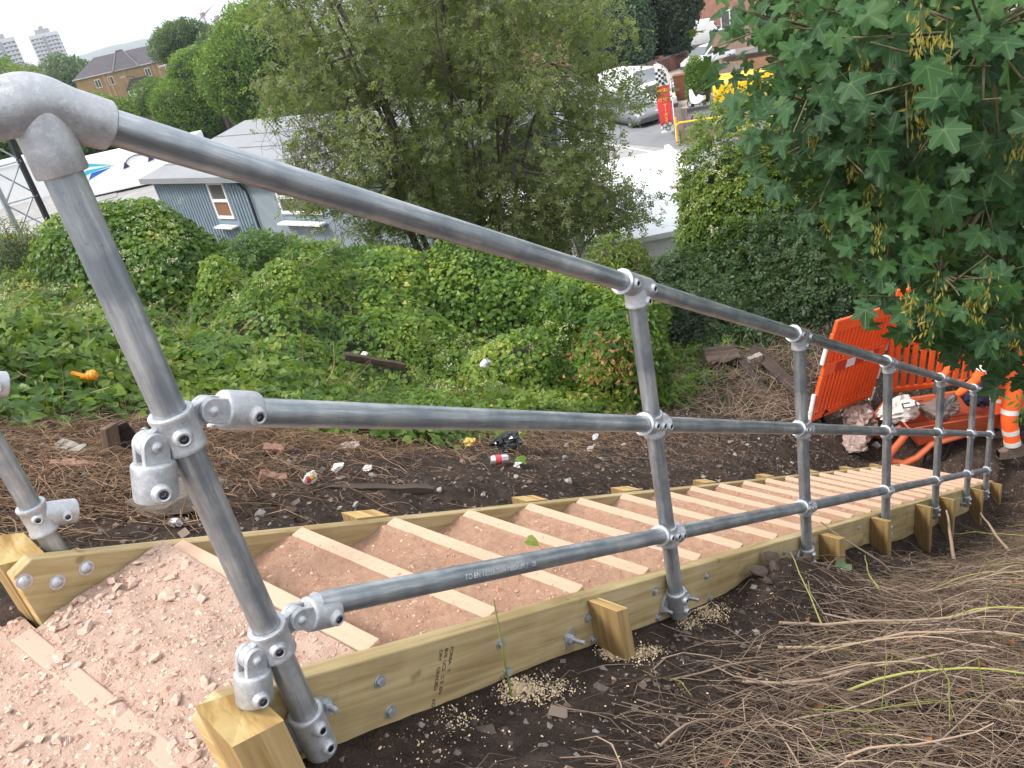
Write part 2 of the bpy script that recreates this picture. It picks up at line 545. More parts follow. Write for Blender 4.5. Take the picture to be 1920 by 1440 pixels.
def leaf_mesh(name, pos, nrm, size, shape, mat, tint, r=None, droop=0.5):
    r = r or rng
    T, F = LEAF[shape]
    N = len(pos)
    nrm = unit(nrm)
    t = r.normal(size=(N, 3))
    t[:, 2] -= droop
    t = t - nrm * (t * nrm).sum(1, keepdims=True)
    t = unit(t)
    b = np.cross(t, nrm)
    v = pos[:, None, :] + size[:, None, None] * (T[None, :, 0, None] * b[:, None] + T[None, :, 1, None] * t[:, None] + T[None, :, 2, None] * nrm[:, None])
    f = (F[None] + (np.arange(N) * len(T))[:, None, None]).reshape(-1, 3)
    return raw_mesh(name, v.reshape(-1, 3), f, mat, np.repeat(tint, len(T)), vein=np.tile(VEIN[shape], N) if shape in VEIN else None)

def twig_mesh(name, p0, p1, rad, mat, tint, bow=0.15, seg=4, sides=3, r=None):
    """many bent sticks as one mesh; p0, p1 (N,3)"""
    r = r or rng
    N = len(p0)
    d = p1 - p0
    L = np.linalg.norm(d, axis=1, keepdims=True)
    dn = d / (L + 1e-9)
    s1 = unit(np.cross(dn, r.normal(size=(N, 3))))
    s2 = np.cross(dn, s1)
    k1 = r.normal(size=(N, 1)) * bow * L
    k2 = r.normal(size=(N, 1)) * bow * 0.4 * L
    u = np.linspace(0, 1, seg + 1)
    cen = p0[:, None] + d[:, None] * u[None, :, None] + s1[:, None] * (k1[:, None] * (4 * u * (1 - u))[None, :, None]) + s2[:, None] * (k2[:, None] * np.sin(2 * np.pi * u)[None, :, None])
    rr = rad[:, None] * (1 - 0.55 * u)[None]
    an = 2 * np.pi * np.arange(sides) / sides
    off = s1[:, None, None] * np.cos(an)[None, None, :, None] + s2[:, None, None] * np.sin(an)[None, None, :, None]
    v = cen[:, :, None] + off * rr[:, :, None, None]
    base = (np.arange(N) * (seg + 1) * sides)[:, None, None]
    i = np.arange(seg)[:, None] * sides
    j = np.arange(sides)[None]
    j2 = (j + 1) % sides
    q = np.stack([i + j, i + j2, i + sides + j2, i + sides + j], -1).reshape(1, -1, 4)
    f = (base + q).reshape(-1, 4)
    return raw_mesh(name, v.reshape(-1, 3), f, mat, np.repeat(tint, (seg + 1) * sides), smooth=True)

def rock_mesh(name, size, seed, mat, n=2, flat=0.7):
    """a broken stone: a cut convex lump of a few dozen faces"""
    r = np.random.default_rng(seed)
    bm_v = []
    t = (1 + 5 ** .5) / 2
    v = unit(np.array([(-1, t, 0), (1, t, 0), (-1, -t, 0), (1, -t, 0), (0, -1, t), (0, 1, t), (0, -1, -t), (0, 1, -t), (t, 0, -1), (t, 0, 1), (-t, 0, -1), (-t, 0, 1)], float))
    f = [(0, 11, 5), (0, 5, 1), (0, 1, 7), (0, 7, 10), (0, 10, 11), (1, 5, 9), (5, 11, 4), (11, 10, 2), (10, 7, 6), (7, 1, 8), (3, 9, 4), (3, 4, 2), (3, 2, 6), (3, 6, 8), (3, 8, 9), (4, 9, 5), (2, 4, 11), (6, 2, 10), (8, 6, 7), (9, 8, 1)]
    v = v * r.uniform(0.72, 1.15, (12, 1)) * np.array([1.0, r.uniform(.55, .9), flat * r.uniform(.5, .9)])
    for _ in range(6):                       # cut faces flat
        d = unit(r.normal(size=(1, 3)))[0]
        h = (v @ d)
        lim = h.max() * r.uniform(.45, .78)
        v = v - np.outer(np.maximum(h - lim, 0), d)
    return raw_mesh(name, v * size, np.array(f), mat)

# ------------------------------------------------------------------ lie of the land
YARD = -7.5
T = 0.6081                       # fall of the stairs per metre
def sst(a, b, x):
    t = np.clip((np.asarray(x, float) - a) / (b - a), 0, 1)
    return t * t * (3 - 2 * t)
def smax(a, b, k):
    h = np.clip(.5 + .5 * (a - b) / k, 0, 1)
    return b * (1 - h) + a * h + k * h * (1 - h)
def gz(X, Y):
    X = np.asarray(X, float); Y = np.asarray(Y, float)
    s = -T * X
    p1 = smax(s, -4.5 + 0 * X, .5)
    p1 = np.where(X > 10.5, np.maximum(-4.5 - .55 * (X - 10.5), YARD), p1)
    p2 = smax(s, YARD + 0 * X, .6)
    w = sst(3.2, 6.5, Y)
    z = p1 * (1 - w) + p2 * w
    z = -smax(-z, -.05 + 0 * X, .08)
    left = sst(1.0, 2.2, Y) * (1 - sst(5, 8, Y))
    z = z + left * (.05 + .42 * sst(4.2, 7, X) * (1 - sst(8, 10.5, X)))
    z = z - .10 * sst(.86, 1.0, Y) * (1 - sst(1.2, 1.7, Y)) * sst(.5, 1.2, X)
    r = 1 - sst(-.05, .1, Y)
    z = z + r * (-.045 - .20 * sst(3.0, 4.2, X) * (1 - sst(.5, 1.2, -Y)) + .17 * np.exp(-((X - 2.05) / .36) ** 2) * np.exp(-((Y + .08) / .3) ** 2)
                 + .10 * sst(.35, 1.1, -Y) * sst(.6, 1.5, X))
    under = sst(.04, .10, Y) * (1 - sst(.88, .97, Y)) * sst(-.6, -.1, X) * (1 - sst(7.6, 8.2, X))
    z = z - .25 * under
    top = (1 - sst(-.4, -.1, X))
    z = z - top * .06
    return z
def gz1(x, y):
    return float(gz(np.array([x]), np.array([y]))[0])

# ------------------------------------------------------------------ ground sheets
def grid_mesh(name, xs, ys, zf, mat, keep=None, smooth=True):
    X, Y = np.meshgrid(xs, ys, indexing='ij')
    Z = zf(X, Y)
    nx, ny = X.shape
    v = np.stack([X, Y, Z], -1).reshape(-1, 3)
    i, j = np.meshgrid(np.arange(nx - 1), np.arange(ny - 1), indexing='ij')
    a = (i * ny + j).ravel()
    f = np.stack([a, a + ny, a + ny + 1, a + 1], -1)
    if keep is not None:
        cx = v[f].mean(1)
        f = f[keep(cx[:, 0], cx[:, 1])]
    return raw_mesh(name, v, f, mat, smooth=smooth)

def soil_z(X, Y):
    lump = .050 * (fbm(X * 3.1, Y * 3.1, 4) - .5) * 2 + .018 * (fbm(X * 15, Y * 15, 3) - .5) * 2
    lump = lump * (1 - .75 * sst(-.25, -.02, Y) * (1 - sst(.9, 1.15, Y)))
    return gz(X, Y) + lump

near = grid_mesh('ground', np.arange(-1.6, 9.6, .032), np.arange(-2.4, 4.6, .032), soil_z, M['soil'])
tag(link('ground', near), kind='structure')
bx = np.concatenate([np.arange(-12, -2, 1.0), np.arange(-2, 13.7, .35)])
by = np.concatenate([np.arange(-80, -8, 6.0), np.arange(-8, 30, .5), np.arange(30, 130, 5.0)])
def bank_z(X, Y):
    inside = sst(-1.9, -1.2, X) * (1 - sst(8.9, 9.5, X)) * sst(-2.4, -1.8, Y) * (1 - sst(3.9, 4.5, Y))
    return gz(X, Y) + .2 * (fbm(X * .7, Y * .7, 3) - .5) - .3 * inside - .12
tag(link('embankment', grid_mesh('embankment', bx, by, bank_z, M['soil'])), kind='structure')
def far_z(X, Y):
    d = np.hypot(X, Y)
    return YARD - 2.2 * sst(88, 150, d) - 2.5 * sst(150, 700, d) + 0 * X
gx = np.concatenate([[12.2, 16, 24, 40, 60, 80, 100, 130, 160, 220, 320, 500, 800, 1400, 2500, 4200, 6000]])
gy = np.concatenate([[-3000, -1500, -700, -300, -150, -80, -40, -10, 10, 30, 50, 70, 88, 100, 115, 130, 150, 190, 260, 400, 700, 1200, 2200, 3600, 5600]])
isyard = lambda x, y: (np.hypot(x, y) < 105)
tag(link('yard', grid_mesh('yard', gx, gy, far_z, M['concrete'], keep=isyard)), kind='structure')
M['farland'] = mat_ground('wooded_suburb', [(.35, (.03, .055, .02)), (.55, (.055, .085, .03)), (.64, (.14, .11, .08)), (.72, (.30, .27, .25))], .06, .1)
tag(link('far_ground', grid_mesh('far_ground', gx, gy, far_z, M['farland'], keep=lambda x, y: ~isyard(x, y))), kind='structure')

def stones(name, pos, size, mat, tint, parent=None, r=None):
    """loose grit as one mesh: eight-faced crumbs"""
    r = r or rng
    N = len(pos)
    O = np.array([(1, 0, 0), (-1, 0, 0), (0, 1, 0), (0, -1, 0), (0, 0, .7), (0, 0, -.7)], float)
    F = np.array([(0, 2, 4), (2, 1, 4), (1, 3, 4), (3, 0, 4), (2, 0, 5), (1, 2, 5), (3, 1, 5), (0, 3, 5)])
    jit = r.uniform(.6, 1.25, (N, 6, 3)) * O[None] + r.normal(size=(N, 6, 3)) * .15
    an = r.uniform(0, 2 * np.pi, N)
    c, s = np.cos(an), np.sin(an)
    x = jit[:, :, 0] * c[:, None] - jit[:, :, 1] * s[:, None]
    y = jit[:, :, 0] * s[:, None] + jit[:, :, 1] * c[:, None]
    v = np.stack([x, y, jit[:, :, 2]], -1) * size[:, None, None] + pos[:, None]
    f = (F[None] + (np.arange(N) * 6)[:, None, None]).reshape(-1, 3)
    o = link(name, raw_mesh(name, v.reshape(-1, 3), f, mat, np.repeat(tint, 6)), parent)
    return tag(o, kind='stuff')

# ------------------------------------------------------------------ timber stairs
NRM = math.hypot(1, T)
EX, EZ = Vector((1 / NRM, 0, -T / NRM)), Vector((T / NRM, 0, 1 / NRM))
RS = Matrix((EX, (0, 1, 0), EZ)).transposed()         # local x runs down the slope
def top_z(X):
    return .161 - T * X

stairs = thing('timber_staircase', (0, .478, -.05), 'long flight of new yellow pine steps filled with red crushed stone', 'staircase')

def plank(name, poly_xz, y0, y1, parent, mats, bevel=.004, along=True):
    """board whose side outline is given in world x,z; its grain follows the slope"""
    ox, oz = poly_xz[0]
    if along:
        loc = [((x - ox) * EX.x + (z - oz) * EX.z, (x - ox) * EZ.x + (z - oz) * EZ.z) for x, z in poly_xz]
        R = RS
    else:
        loc = [(x - ox, z - oz) for x, z in poly_xz]
        R = Matrix.Identity(3)
    b = MB()
    b.prism(loc, 0, y1 - y0, axis=1)
    o = b.build(name, mats, None, bevel, loc=(ox, y0, oz), rot=R)
    for p in o.data.polygons:
        if p.normal.z > .8:
            p.material_index = 1
        elif abs(p.normal.x) > .8 and len(mats) > 2:
            p.material_index = 2
    adopt(o, parent)
    return o
WM = [M['wood'], M['woodtop'], M['woodend']]

D_ST = .285
def stringer(x0, x1, y0, y1, first):
    if first:
        poly = [(x0, top_z(x0) - .05), (x0 + .055, top_z(x0 + .055)), (x1, top_z(x1)), (x1, top_z(x1) - D_ST), (x0 + .03, top_z(x0) - D_ST)]
        poly = [(x0, top_z(x0) - .045), (x0 + .05, top_z(x0 + .05)), (x1, top_z(x1)), (x1, top_z(x1) - D_ST), (x0, top_z(x0) - D_ST)]
    else:
        poly = [(x0, top_z(x0)), (x1, top_z(x1)), (x1, top_z(x1) - D_ST), (x0, top_z(x0) - D_ST)]
    return plank('stringer', poly, y0, y1, stairs, WM)
NY0, NY1, FY0, FY1 = .031, .077, .878, .924
near_boards = [stringer(-.15, 3.30, NY0, NY1, True), stringer(3.304, 7.62, NY0 + .001, NY1, False)]
far_boards = [stringer(-.14, 3.92, FY0, FY1, True), stringer(3.924, 7.62, FY0, FY1 + .001, False)]

RX = [.195 + .338 * k for k in range(22)]
for k, x in enumerate(RX):
    z1 = top_z(x) - .012
    b = MB().box((0, 0, -.20), (.045, FY0 - NY1 - .004, 0))
    o = b.build('riser', M['riser'], stairs, .004, loc=(x, NY1 + .002, z1))

# red fill held behind each riser
def fill_z(x0, x1, zt, seed, amp=1.0):
    def f(X, Y):
        u = (X - x0) / (x1 - x0)
        z = zt - .002 + .040 * (1 - u) ** 1.4 + amp * (.016 * (fbm(X * 9 + seed * 3.3, Y * 9, 3) - .5) * 2 + .007 * (fbm(X * 45, Y * 45 + seed, 2) - .5) * 2)
        edge = np.minimum(Y - NY1, FY0 - Y)
        z = z + .018 * np.exp(-edge / .05) * (fbm(X * 7, Y * 3 + seed, 2))
        over = zt + .010 * (fbm(X * 26 + seed * 5.1, Y * 11, 4) - (.44 if seed > 2 else .36)) * 2
        w = sst(x1 - .012, x1 + .004, X)
        return z * (1 - w) + over * w
    return f
crp, crs = [], []
for k in range(1, 22):
    x0, x1 = RX[k - 1] + .046, RX[k] - .001
    zt = top_z(RX[k]) - .012
    n = 26 if k < 8 else 12
    zf = fill_z(x0, x1, zt, k)
    me = grid_mesh('tread_fill', np.concatenate([np.linspace(x0, x1 - .012, n), np.linspace(x1 - .006, x1 + .044, 12 if k < 10 else 6)]), np.linspace(NY1 + .001, FY0 - .001, n * 2), zf, M['fill'])
    tag(link('tread_fill', me, stairs), kind='stuff')
    nn = int(1500 / (1 + .16 * k))
    px = rng.uniform(x0 + .005, x1 + .03, nn); py = rng.uniform(NY1 + .01, FY0 - .01, nn)
    pz = np.where(px < x1 - .002, zf(px, py), zt + .001)
    crp.append(np.stack([px, py, pz], -1)); crs.append((rng.gamma(1.5, .0009, nn) + .0009) * np.where(px < x1 - .002, 1.25, .55))
crp = np.concatenate(crp); crs = np.minimum(np.concatenate(crs), .012)
stones('loose_crumbs', crp, crs, M['crumb'], rng.random(len(crp)), stairs)

# landing of crushed stone
def rub_z(X, Y):
    z = .062 + .018 * (fbm(X * 5, Y * 5, 3) - .5) * 2 + .007 * (fbm(X * 30, Y * 30, 3) - .5) * 2 - .028 * sst(-.1, .19, X)
    z = z + .018 * sst(.66, .87, Y) * sst(-.2, .1, X)
    z = z + .016 * np.exp(-((X + .185) / .05) ** 2) * (fbm(X * 14 + 4, Y * 9, 4) - .40) * 2.0
    z = z + .02 * sst(-.25, -.5, X) * 0
    out = sst(0, .25, NY0 - Y) + sst(0, .3, Y - FY1)
    return z - .22 * np.clip(out, 0, 1) * sst(-.45, -.12, X)
rub = grid_mesh('rubble', np.arange(-1.5, .196, .012), np.arange(-.75, 1.6, .014), rub_z, M['rubble'],
                keep=lambda x, y: (x < -.152) | ((y > NY1) & (y < FY0)))
rubble = tag(link('rubble', rub), kind='structure')
plank_edge = MB().box((0, 0, -.15), (.046, .80, 0)).build('edge_board', M['edge'], stairs, .004, loc=(-.208, .079, .0650))
rocks = [rock_mesh('stone', 1.0, 50 + i, M['stone']) for i in range(9)]
def drop_stone(x, y, s, parent, zf, sink=.3):
    o = bpy.data.objects.new('stone', rocks[random.randrange(len(rocks))])
    col.objects.link(o)
    o.location = (x, y, float(zf(np.array([x]), np.array([y]))[0]) + s * (.45 - sink))
    o.rotation_euler = (random.uniform(-.4, .4), random.uniform(-.4, .4), random.uniform(0, 6.3))
    o.scale = (s, s, s)
    adopt(o, parent)
    return o
rs = random.Random(5)
for i in range(240):
    if i < 95:
        x, y = rs.uniform(-.62, -.2), rs.uniform(.05, 1.0)
    elif i < 140:
        x, y = rs.uniform(-.15, .16), FY0 - .01 - abs(rs.gauss(0, .09))
    else:
        x, y = rs.uniform(-.2, .17), rs.uniform(.1, .86)
    if y > FY0 - .012 and x > -.16:
        continue
    s = min(.036, max(.0070, rs.gammavariate(2.6, .0056)))
    drop_stone(x, y, s, rubble, rub_z)
for x, y, s in ((-.335, .515, .026), (-.285, .45, .024), (-.305, .492, .018), (-.30, .551, .015), (-.306, .631, .018), (-.255, .638, .013), (-.245, .56, .012), (-.05, .845, .021), (.03, .84, .026), (.06, .80, .022), (.10, .845, .016), (-.12, .79, .022), (-.09, .73, .026)):
    drop_stone(x, y, s, rubble, rub_z, .15)
n = 9000
gx_, gy_ = rng.uniform(-.75, .19, n), rng.uniform(.08, 1.1, n)
ok = (gx_ < -.16) | (gy_ < FY0 - .005)
gx_, gy_ = gx_[ok], gy_[ok]
stones('pink_grit', np.stack([gx_, gy_, rub_z(gx_, gy_)], -1), np.minimum(rng.gamma(1.8, .0016, len(gx_)) + .0012, .009), M['gravel'], rng.random(len(gx_)), rubble)

# stakes driven against the boards
def stake(x0, x1, y0, y1, up, chamfer=False, depth=.6):
    b = MB()
    zt0, zt1 = top_z(x0) + up, top_z(x1) + up
    if chamfer:
        # top sawn to slope outwards and downhill
        vs = [(x0, y0, zt0 - .055), (x1, y0, zt1 - .035), (x1, y1, zt1 + .0), (x0, y1, zt0 - .005)]
    else:
        vs = [(x0, y0, zt0), (x1, y0, zt1), (x1, y1, zt1), (x0, y1, zt0)]
    cx, cy = (x0 + x1) / 2, (y0 + y1) / 2
    zb = min(zt0, zt1) - depth
    vv = [(p[0] - cx, p[1] - cy, zb) for p in vs] + [(p[0] - cx, p[1] - cy, p[2]) for p in vs]
    b.add(vv, [(3, 2, 1, 0), (0, 1, 5, 4), (1, 2, 6, 5), (2, 3, 7, 6), (3, 0, 4, 7)])
    b.add(vv[4:], [(0, 1, 2, 3)], mi=1)
    b.v = [(p[0], p[1], p[2] - zb) for p in b.v]
    return b.build('stake', [M['woodz'], M['woodend']], stairs, .0025, loc=(cx, cy, zb))
stake(-.150, -.058, -.050, NY0 - .001, .012, True)
for x0, x1, up in ((.861, .912, -.012), (2.62, 2.70, -.02), (3.42, 3.49, -.01), (4.42, 4.49, -.01), (5.16, 5.23, -.01), (6.37, 6.44, -.01), (7.42, 7.49, -.01)):
    stake(x0, x1, -.068, NY0 - .001, up)
stake(-.145, -.05, FY1 + .001, FY1 + .095, .03, True)
for x0, x1, up in ((.80, .93, .006), (1.62, 1.76, .004), (2.34, 2.50, .006), (3.18, 3.33, .006), (4.06, 4.2, .006), (4.95, 5.08, .006), (5.82, 5.95, .006), (6.7, 6.82, .006)):
    stake(x0, x1, FY1 + .001, FY1 + .085, up)

# coach bolts and washers through the boards
def bolt_mesh():
    b = MB()
    b.lathe([(0, .0145), (.002, .0145), (.0021, .0105)], (0, 0, 0), (0, -1, 0), 16)
    b.prism([(math.cos(math.pi / 3 * i) * .0095, math.sin(math.pi / 3 * i) * .0095) for i in range(6)], -.011, -.002, axis=1)
    return b
bolt0 = bolt_mesh().build('bolt', M['zinc'])
bolt_me = bolt0.data
bpy.data.objects.remove(bolt0)
dome = MB()
dome.lathe([(0, .019), (.002, .019), (.0021, .014), (.005, .0125), (.008, .008), (.009, .0005)], (0, 0, 0), (0, -1, 0), 18)
dome0 = dome.build('bolt_head', M['zinc'])
dome_me = dome0.data
bpy.data.objects.remove(dome0)
def bolt(me, x, y, z, parent, rx=0.0):
    o = bpy.data.objects.new('bolt', me)
    col.objects.link(o)
    o.location = (x, y, z)
    o.rotation_euler = (0, rx, 0)
    adopt(o, parent)
for k in range(11):
    x = RX[k] - .020
    par = near_boards[0] if x < 3.28 else near_boards[1]
    for dz in (.062, .158):
        if 1.72 < x < 2.2 or (k > 8 and dz > .1):
            continue
        bolt(bolt_me, x + random.uniform(-.006, .006), NY0, top_z(x) - dz + random.uniform(-.008, .008), par, random.random())
for x, z in ((-.125, .178), (-.068, .128), (.002, .117)):
    bolt(dome_me, x, FY0, z, far_boards[0], random.random())
bolt(dome_me, 1.262, FY0, -.635, far_boards[0])
def stud(x, z, parent):
    b = MB()
    b.box((-.02, -.003, -.026), (.02, 0, .026))
    b.lathe([(0, .011), (.012, .011), (.0121, .0065), (.045, .0065), (.0451, .0003)], (0, -.003, 0), (.12, -1, 0), 12)
    b.prism([(math.cos(math.pi / 3 * i) * .013, math.sin(math.pi / 3 * i) * .013) for i in range(6)], -.016, -.003, axis=1)
    b.build('threaded_stud', M['zinc'], parent, loc=(x, NY0, z))
stud(.757, -.425, near_boards[0])
stud(1.372, -.795, near_boards[0])

# black grading stamp on the board
def text_mesh(body, size, spacing=1.0, align='LEFT', line=1.0):
    cu = bpy.data.curves.new('text', 'FONT')
    cu.body = body
    cu.size = size
    cu.align_x = align
    cu.space_character = spacing
    cu.space_line = line
    ob = bpy.data.objects.new('text', cu)
    col.objects.link(ob)
    dg = bpy.context.evaluated_depsgraph_get()
    me = bpy.data.meshes.new_from_object(ob.evaluated_get(dg))
    bpy.data.objects.remove(ob)
    bpy.data.curves.remove(cu)
    return me
def put_text(name, me, mat, M4, parent):
    me.materials.clear()
    me.materials.append(mat)
    o = bpy.data.objects.new(name, me)
    col.objects.link(o)
    o.matrix_world = M4
    adopt(o, parent)
    return o
st_me = text_mesh('FORBA   Y\nBVK UC2   C E  EN\nDRY    GRADED      KD', .0145, .9, line=1.25)
s0 = Vector((.372, NY0 - .0012, top_z(.372) - .030))
tx = -EZ                                    # reads down the face of the board
ty = EX
tz = Vector((0, -1, 0))
put_text('grading_stamp', st_me, M['ink'], Matrix.Translation(s0) @ Matrix((tx, ty, tz)).transposed().to_4x4(), near_boards[0])
st2 = text_mesh('C16 4 WPA\nUC2 KD', .012, .9, line=1.2)
s1 = Vector((.50, NY0 - .0012, top_z(.50) - .165))
put_text('grading_stamp', st2, M['ink'], Matrix.Translation(s1) @ Matrix((tx, ty, tz)).transposed().to_4x4(), near_boards[0])

# ------------------------------------------------------------------ galvanised handrail
PX = [0, 1.2674, 2.3881, 3.6105, 4.8554, 6.0202, 6.9401]
HT, HM, HL = 1.1816, .7449, .3385
RT, RF = .02415, .0305
rail = thing('handrail', (0, 0, .05), 'galvanised tube handrail running down the near side of the steps', 'handrail')

def rod(name, p0, p1, r, mat, parent, n=28):
    p0, p1 = Vector(p0), Vector(p1)
    d = p1 - p0
    b = MB().tube([(0, 0, 0), (0, 0, d.length)], r, n)
    return b.build(name, mat, parent, loc=p0, rot=d.to_track_quat('Z', 'Y').to_matrix())

def boss(b, c, d, r=.0125, h=.010):
    """grub screw in its raised boss; the socket is a real hole"""
    b.lathe([(-.006, r * 1.18), (h * .35, r * 1.08), (h * .85, r * .92), (h, r * .80), (h, r * .68)], c, d, 20)
    b.lathe([(h, r * .68), (h * .93, r * .60), (h * .93, r * .50)], c, d, 20, mi=1)
    b.lathe([(h * .93, r * .50), (h * .2, r * .46), (h * .2, .0001)], c, d, 6, mi=2, smooth=False)
CM = [M['cast'], M['zinc'], M['steel']]

def sleeve(b, p0, p1, r=RF, n=28, lip=.0032, lip0=True, lip1=True):
    """open socket with a rolled rim at each end"""
    p0, p1 = Vector(p0), Vector(p1)
    d = (p1 - p0)
    L = d.length
    prof = [(0, RT + .0006), (0, r + (lip if lip0 else 0) - .001), (.002, r + (lip if lip0 else 0)), (.007, r + (lip if lip0 else 0)), (.011, r),
            (L - .011, r), (L - .007, r + (lip if lip1 else 0)), (L - .002, r + (lip if lip1 else 0)), (L, r + (lip if lip1 else 0) - .001), (L, RT + .0006)]
    b.lathe(prof, p0, d, n)

# posts
for i, x in enumerate(PX):
    rod('post', (x, 0, top_z(x) - .145), (x, 0, HT - T * x - (.028 if i else .04)), RT, M['tube'], rail)
# rails between the fittings
for h, nm in ((HT, 'top_rail'), (HM, 'middle_rail'), (HL, 'lower_rail')):
    for i in range(6):
        xa, xb = PX[i], PX[i + 1]
        if i == 0:
            xa = .074 if h == HT else .096
        pts = [Vector((xa, 0, h - T * xa)), Vector((xb, 0, h - T * xb))]
        rod(nm, pts[0], pts[1], RT if i or h == HT else RT - .0002, M['tube'], rail)
out = Vector((0, -1, 0))
for i, x in enumerate(PX[1:], 1):
    for h in (HT, HM, HL):
        P = Vector((x, 0, h - T * x))
        b = MB()
        last = i == 6
        if h == HT:
            sleeve(b, P - EX * .068, P + EX * (.010 if last else .068), RF + .0008, lip1=False)
            sleeve(b, P - Vector((0, 0, .058)), P - Vector((0, 0, .0)), RF - .0006, lip=.0016, lip1=False)
            boss(b, P - EX * .045 + out * (RF - .001), out)
            boss(b, P - Vector((0, 0, .042)) + EX * .012 + out * (RF - .003), out)
            if not last:
                boss(b, P + EX * .048 + out * (RF - .001), out)
        else:
            sleeve(b, P - EX * .060, P + EX * (.012 if last else .060), RF + .0006, lip1=True)
            sleeve(b, P - Vector((0, 0, .036)), P + Vector((0, 0, .036)), RF, lip=.0014)
            boss(b, P - EX * .040 + out * (RF - .001), out)
            boss(b, P + out * (RF - .001) + EX * .004, out)
            if not last:
                boss(b, P + EX * .043 + out * (RF - .001), out)
        b.build('cross_fitting' if h != HT else 'tee_fitting', CM, rail, sharp=50)

# side-fixed base sockets on the face of the board
def base_socket(x, parent):
    b = MB()
    z1 = top_z(x) - .055
    z0 = z1 - .108
    b.lathe([(0, .0002), (.0, RF - .006), (.003, RF - .001), (.008, RF), (.094, RF), (.099, RF + .002), (.106, RF + .002), (.108, RF), (.108, RT + .0006)], (x, 0, z0), (0, 0, 1), 28)
    pl = []
    for k in range(28):
        a = 2 * math.pi * k / 28
        pl.append((x + .066 * math.cos(a) * (1 - .25 * abs(math.sin(a))), z0 + .058 + .046 * math.sin(a) - .35 * .066 * math.cos(a) * 0))
    b.prism(pl, NY0 - .011, NY0 - .0015, axis=1)
    b.box((x - .024, -.002, z0 + .006), (x + .024, NY0 - .008, z0 + .102))
    for dz in (.030, .078):
        boss(b, Vector((x, -RF + .001, z0 + dz)), out, .0125, .011)
    o = b.build('base_socket', CM, parent, sharp=45)
    for sx in (-.052, .052):
        s = MB()
        s.prism([(math.cos(math.pi / 3 * i) * .010, math.sin(math.pi / 3 * i) * .010) for i in range(6)], -.010, 0, axis=1)
        s.lathe([(.009, .0062), (.030, .0062), (.031, .0002)], (0, 0, 0), (0, -1, 0), 10)
        s.build('bolt', M['zinc'], o, loc=(x + sx, NY0 - .011, z0 + .058))
for x in PX:
    base_socket(x, rail)

# elbow that turns the level rail into the slope, on the first post
def elbow():
    P = Vector((0, 0, HT))
    J = P
    pts, rad = [], []
    for u in np.linspace(-.085, -.03, 5):
        pts.append(J + Vector((u, 0, 0))); rad.append(.0338)
    for k in range(1, 12):
        a = k / 12 * math.atan(T)
        R_ = .115
        t = math.tan(math.atan(T) / 2) * R_
        pts.append(J + Vector((-t, 0, -R_)) + Vector((math.sin(a), 0, math.cos(a))) * R_)
        pts[-1] = pts[-1] + Vector((0, 0, .004 * math.sin(math.pi * k / 12)))
        rad.append(.0338 + .0022 * math.sin(math.pi * k / 12))
    for u in np.linspace(.045, .090, 6):
        pts.append(J + EX * u); rad.append(.0332 if u < .08 else .0328)
    b = MB()
    pts2, rad2 = list(pts), list(rad)
    b.tube(pts2, rad2, 36, caps=False)
    # end rims
    b.lathe([(0, rad[-1]), (.002, rad[-1] - .0015), (.002, RT + .0004)], pts[-1], EX, 36)
    b.lathe([(0, rad[0]), (.002, rad[0] - .0015), (.002, RT + .002), (-.05, RT + .002), (-.05, .0002)], pts[0], (-1, 0, 0), 36)
    # socket for the post
    b.lathe([(0, RT + .0004), (0, .0305), (.002, .0322), (.030, .0326), (.075, .0335), (.09, .033)], P - Vector((0, 0, .088)), (0, 0, 1), 36)
    o = b.build('elbow_fitting', CM, rail, sharp=50)
    return o
elb = elbow()
lt = text_mesh('NO.0 .75', .0115)
put_text('cast_lettering', lt, M['cast'], Matrix.Translation((-.068, -.0345, HT - .004)) @ Matrix.Rotation(math.radians(90), 4, 'X'), elb)

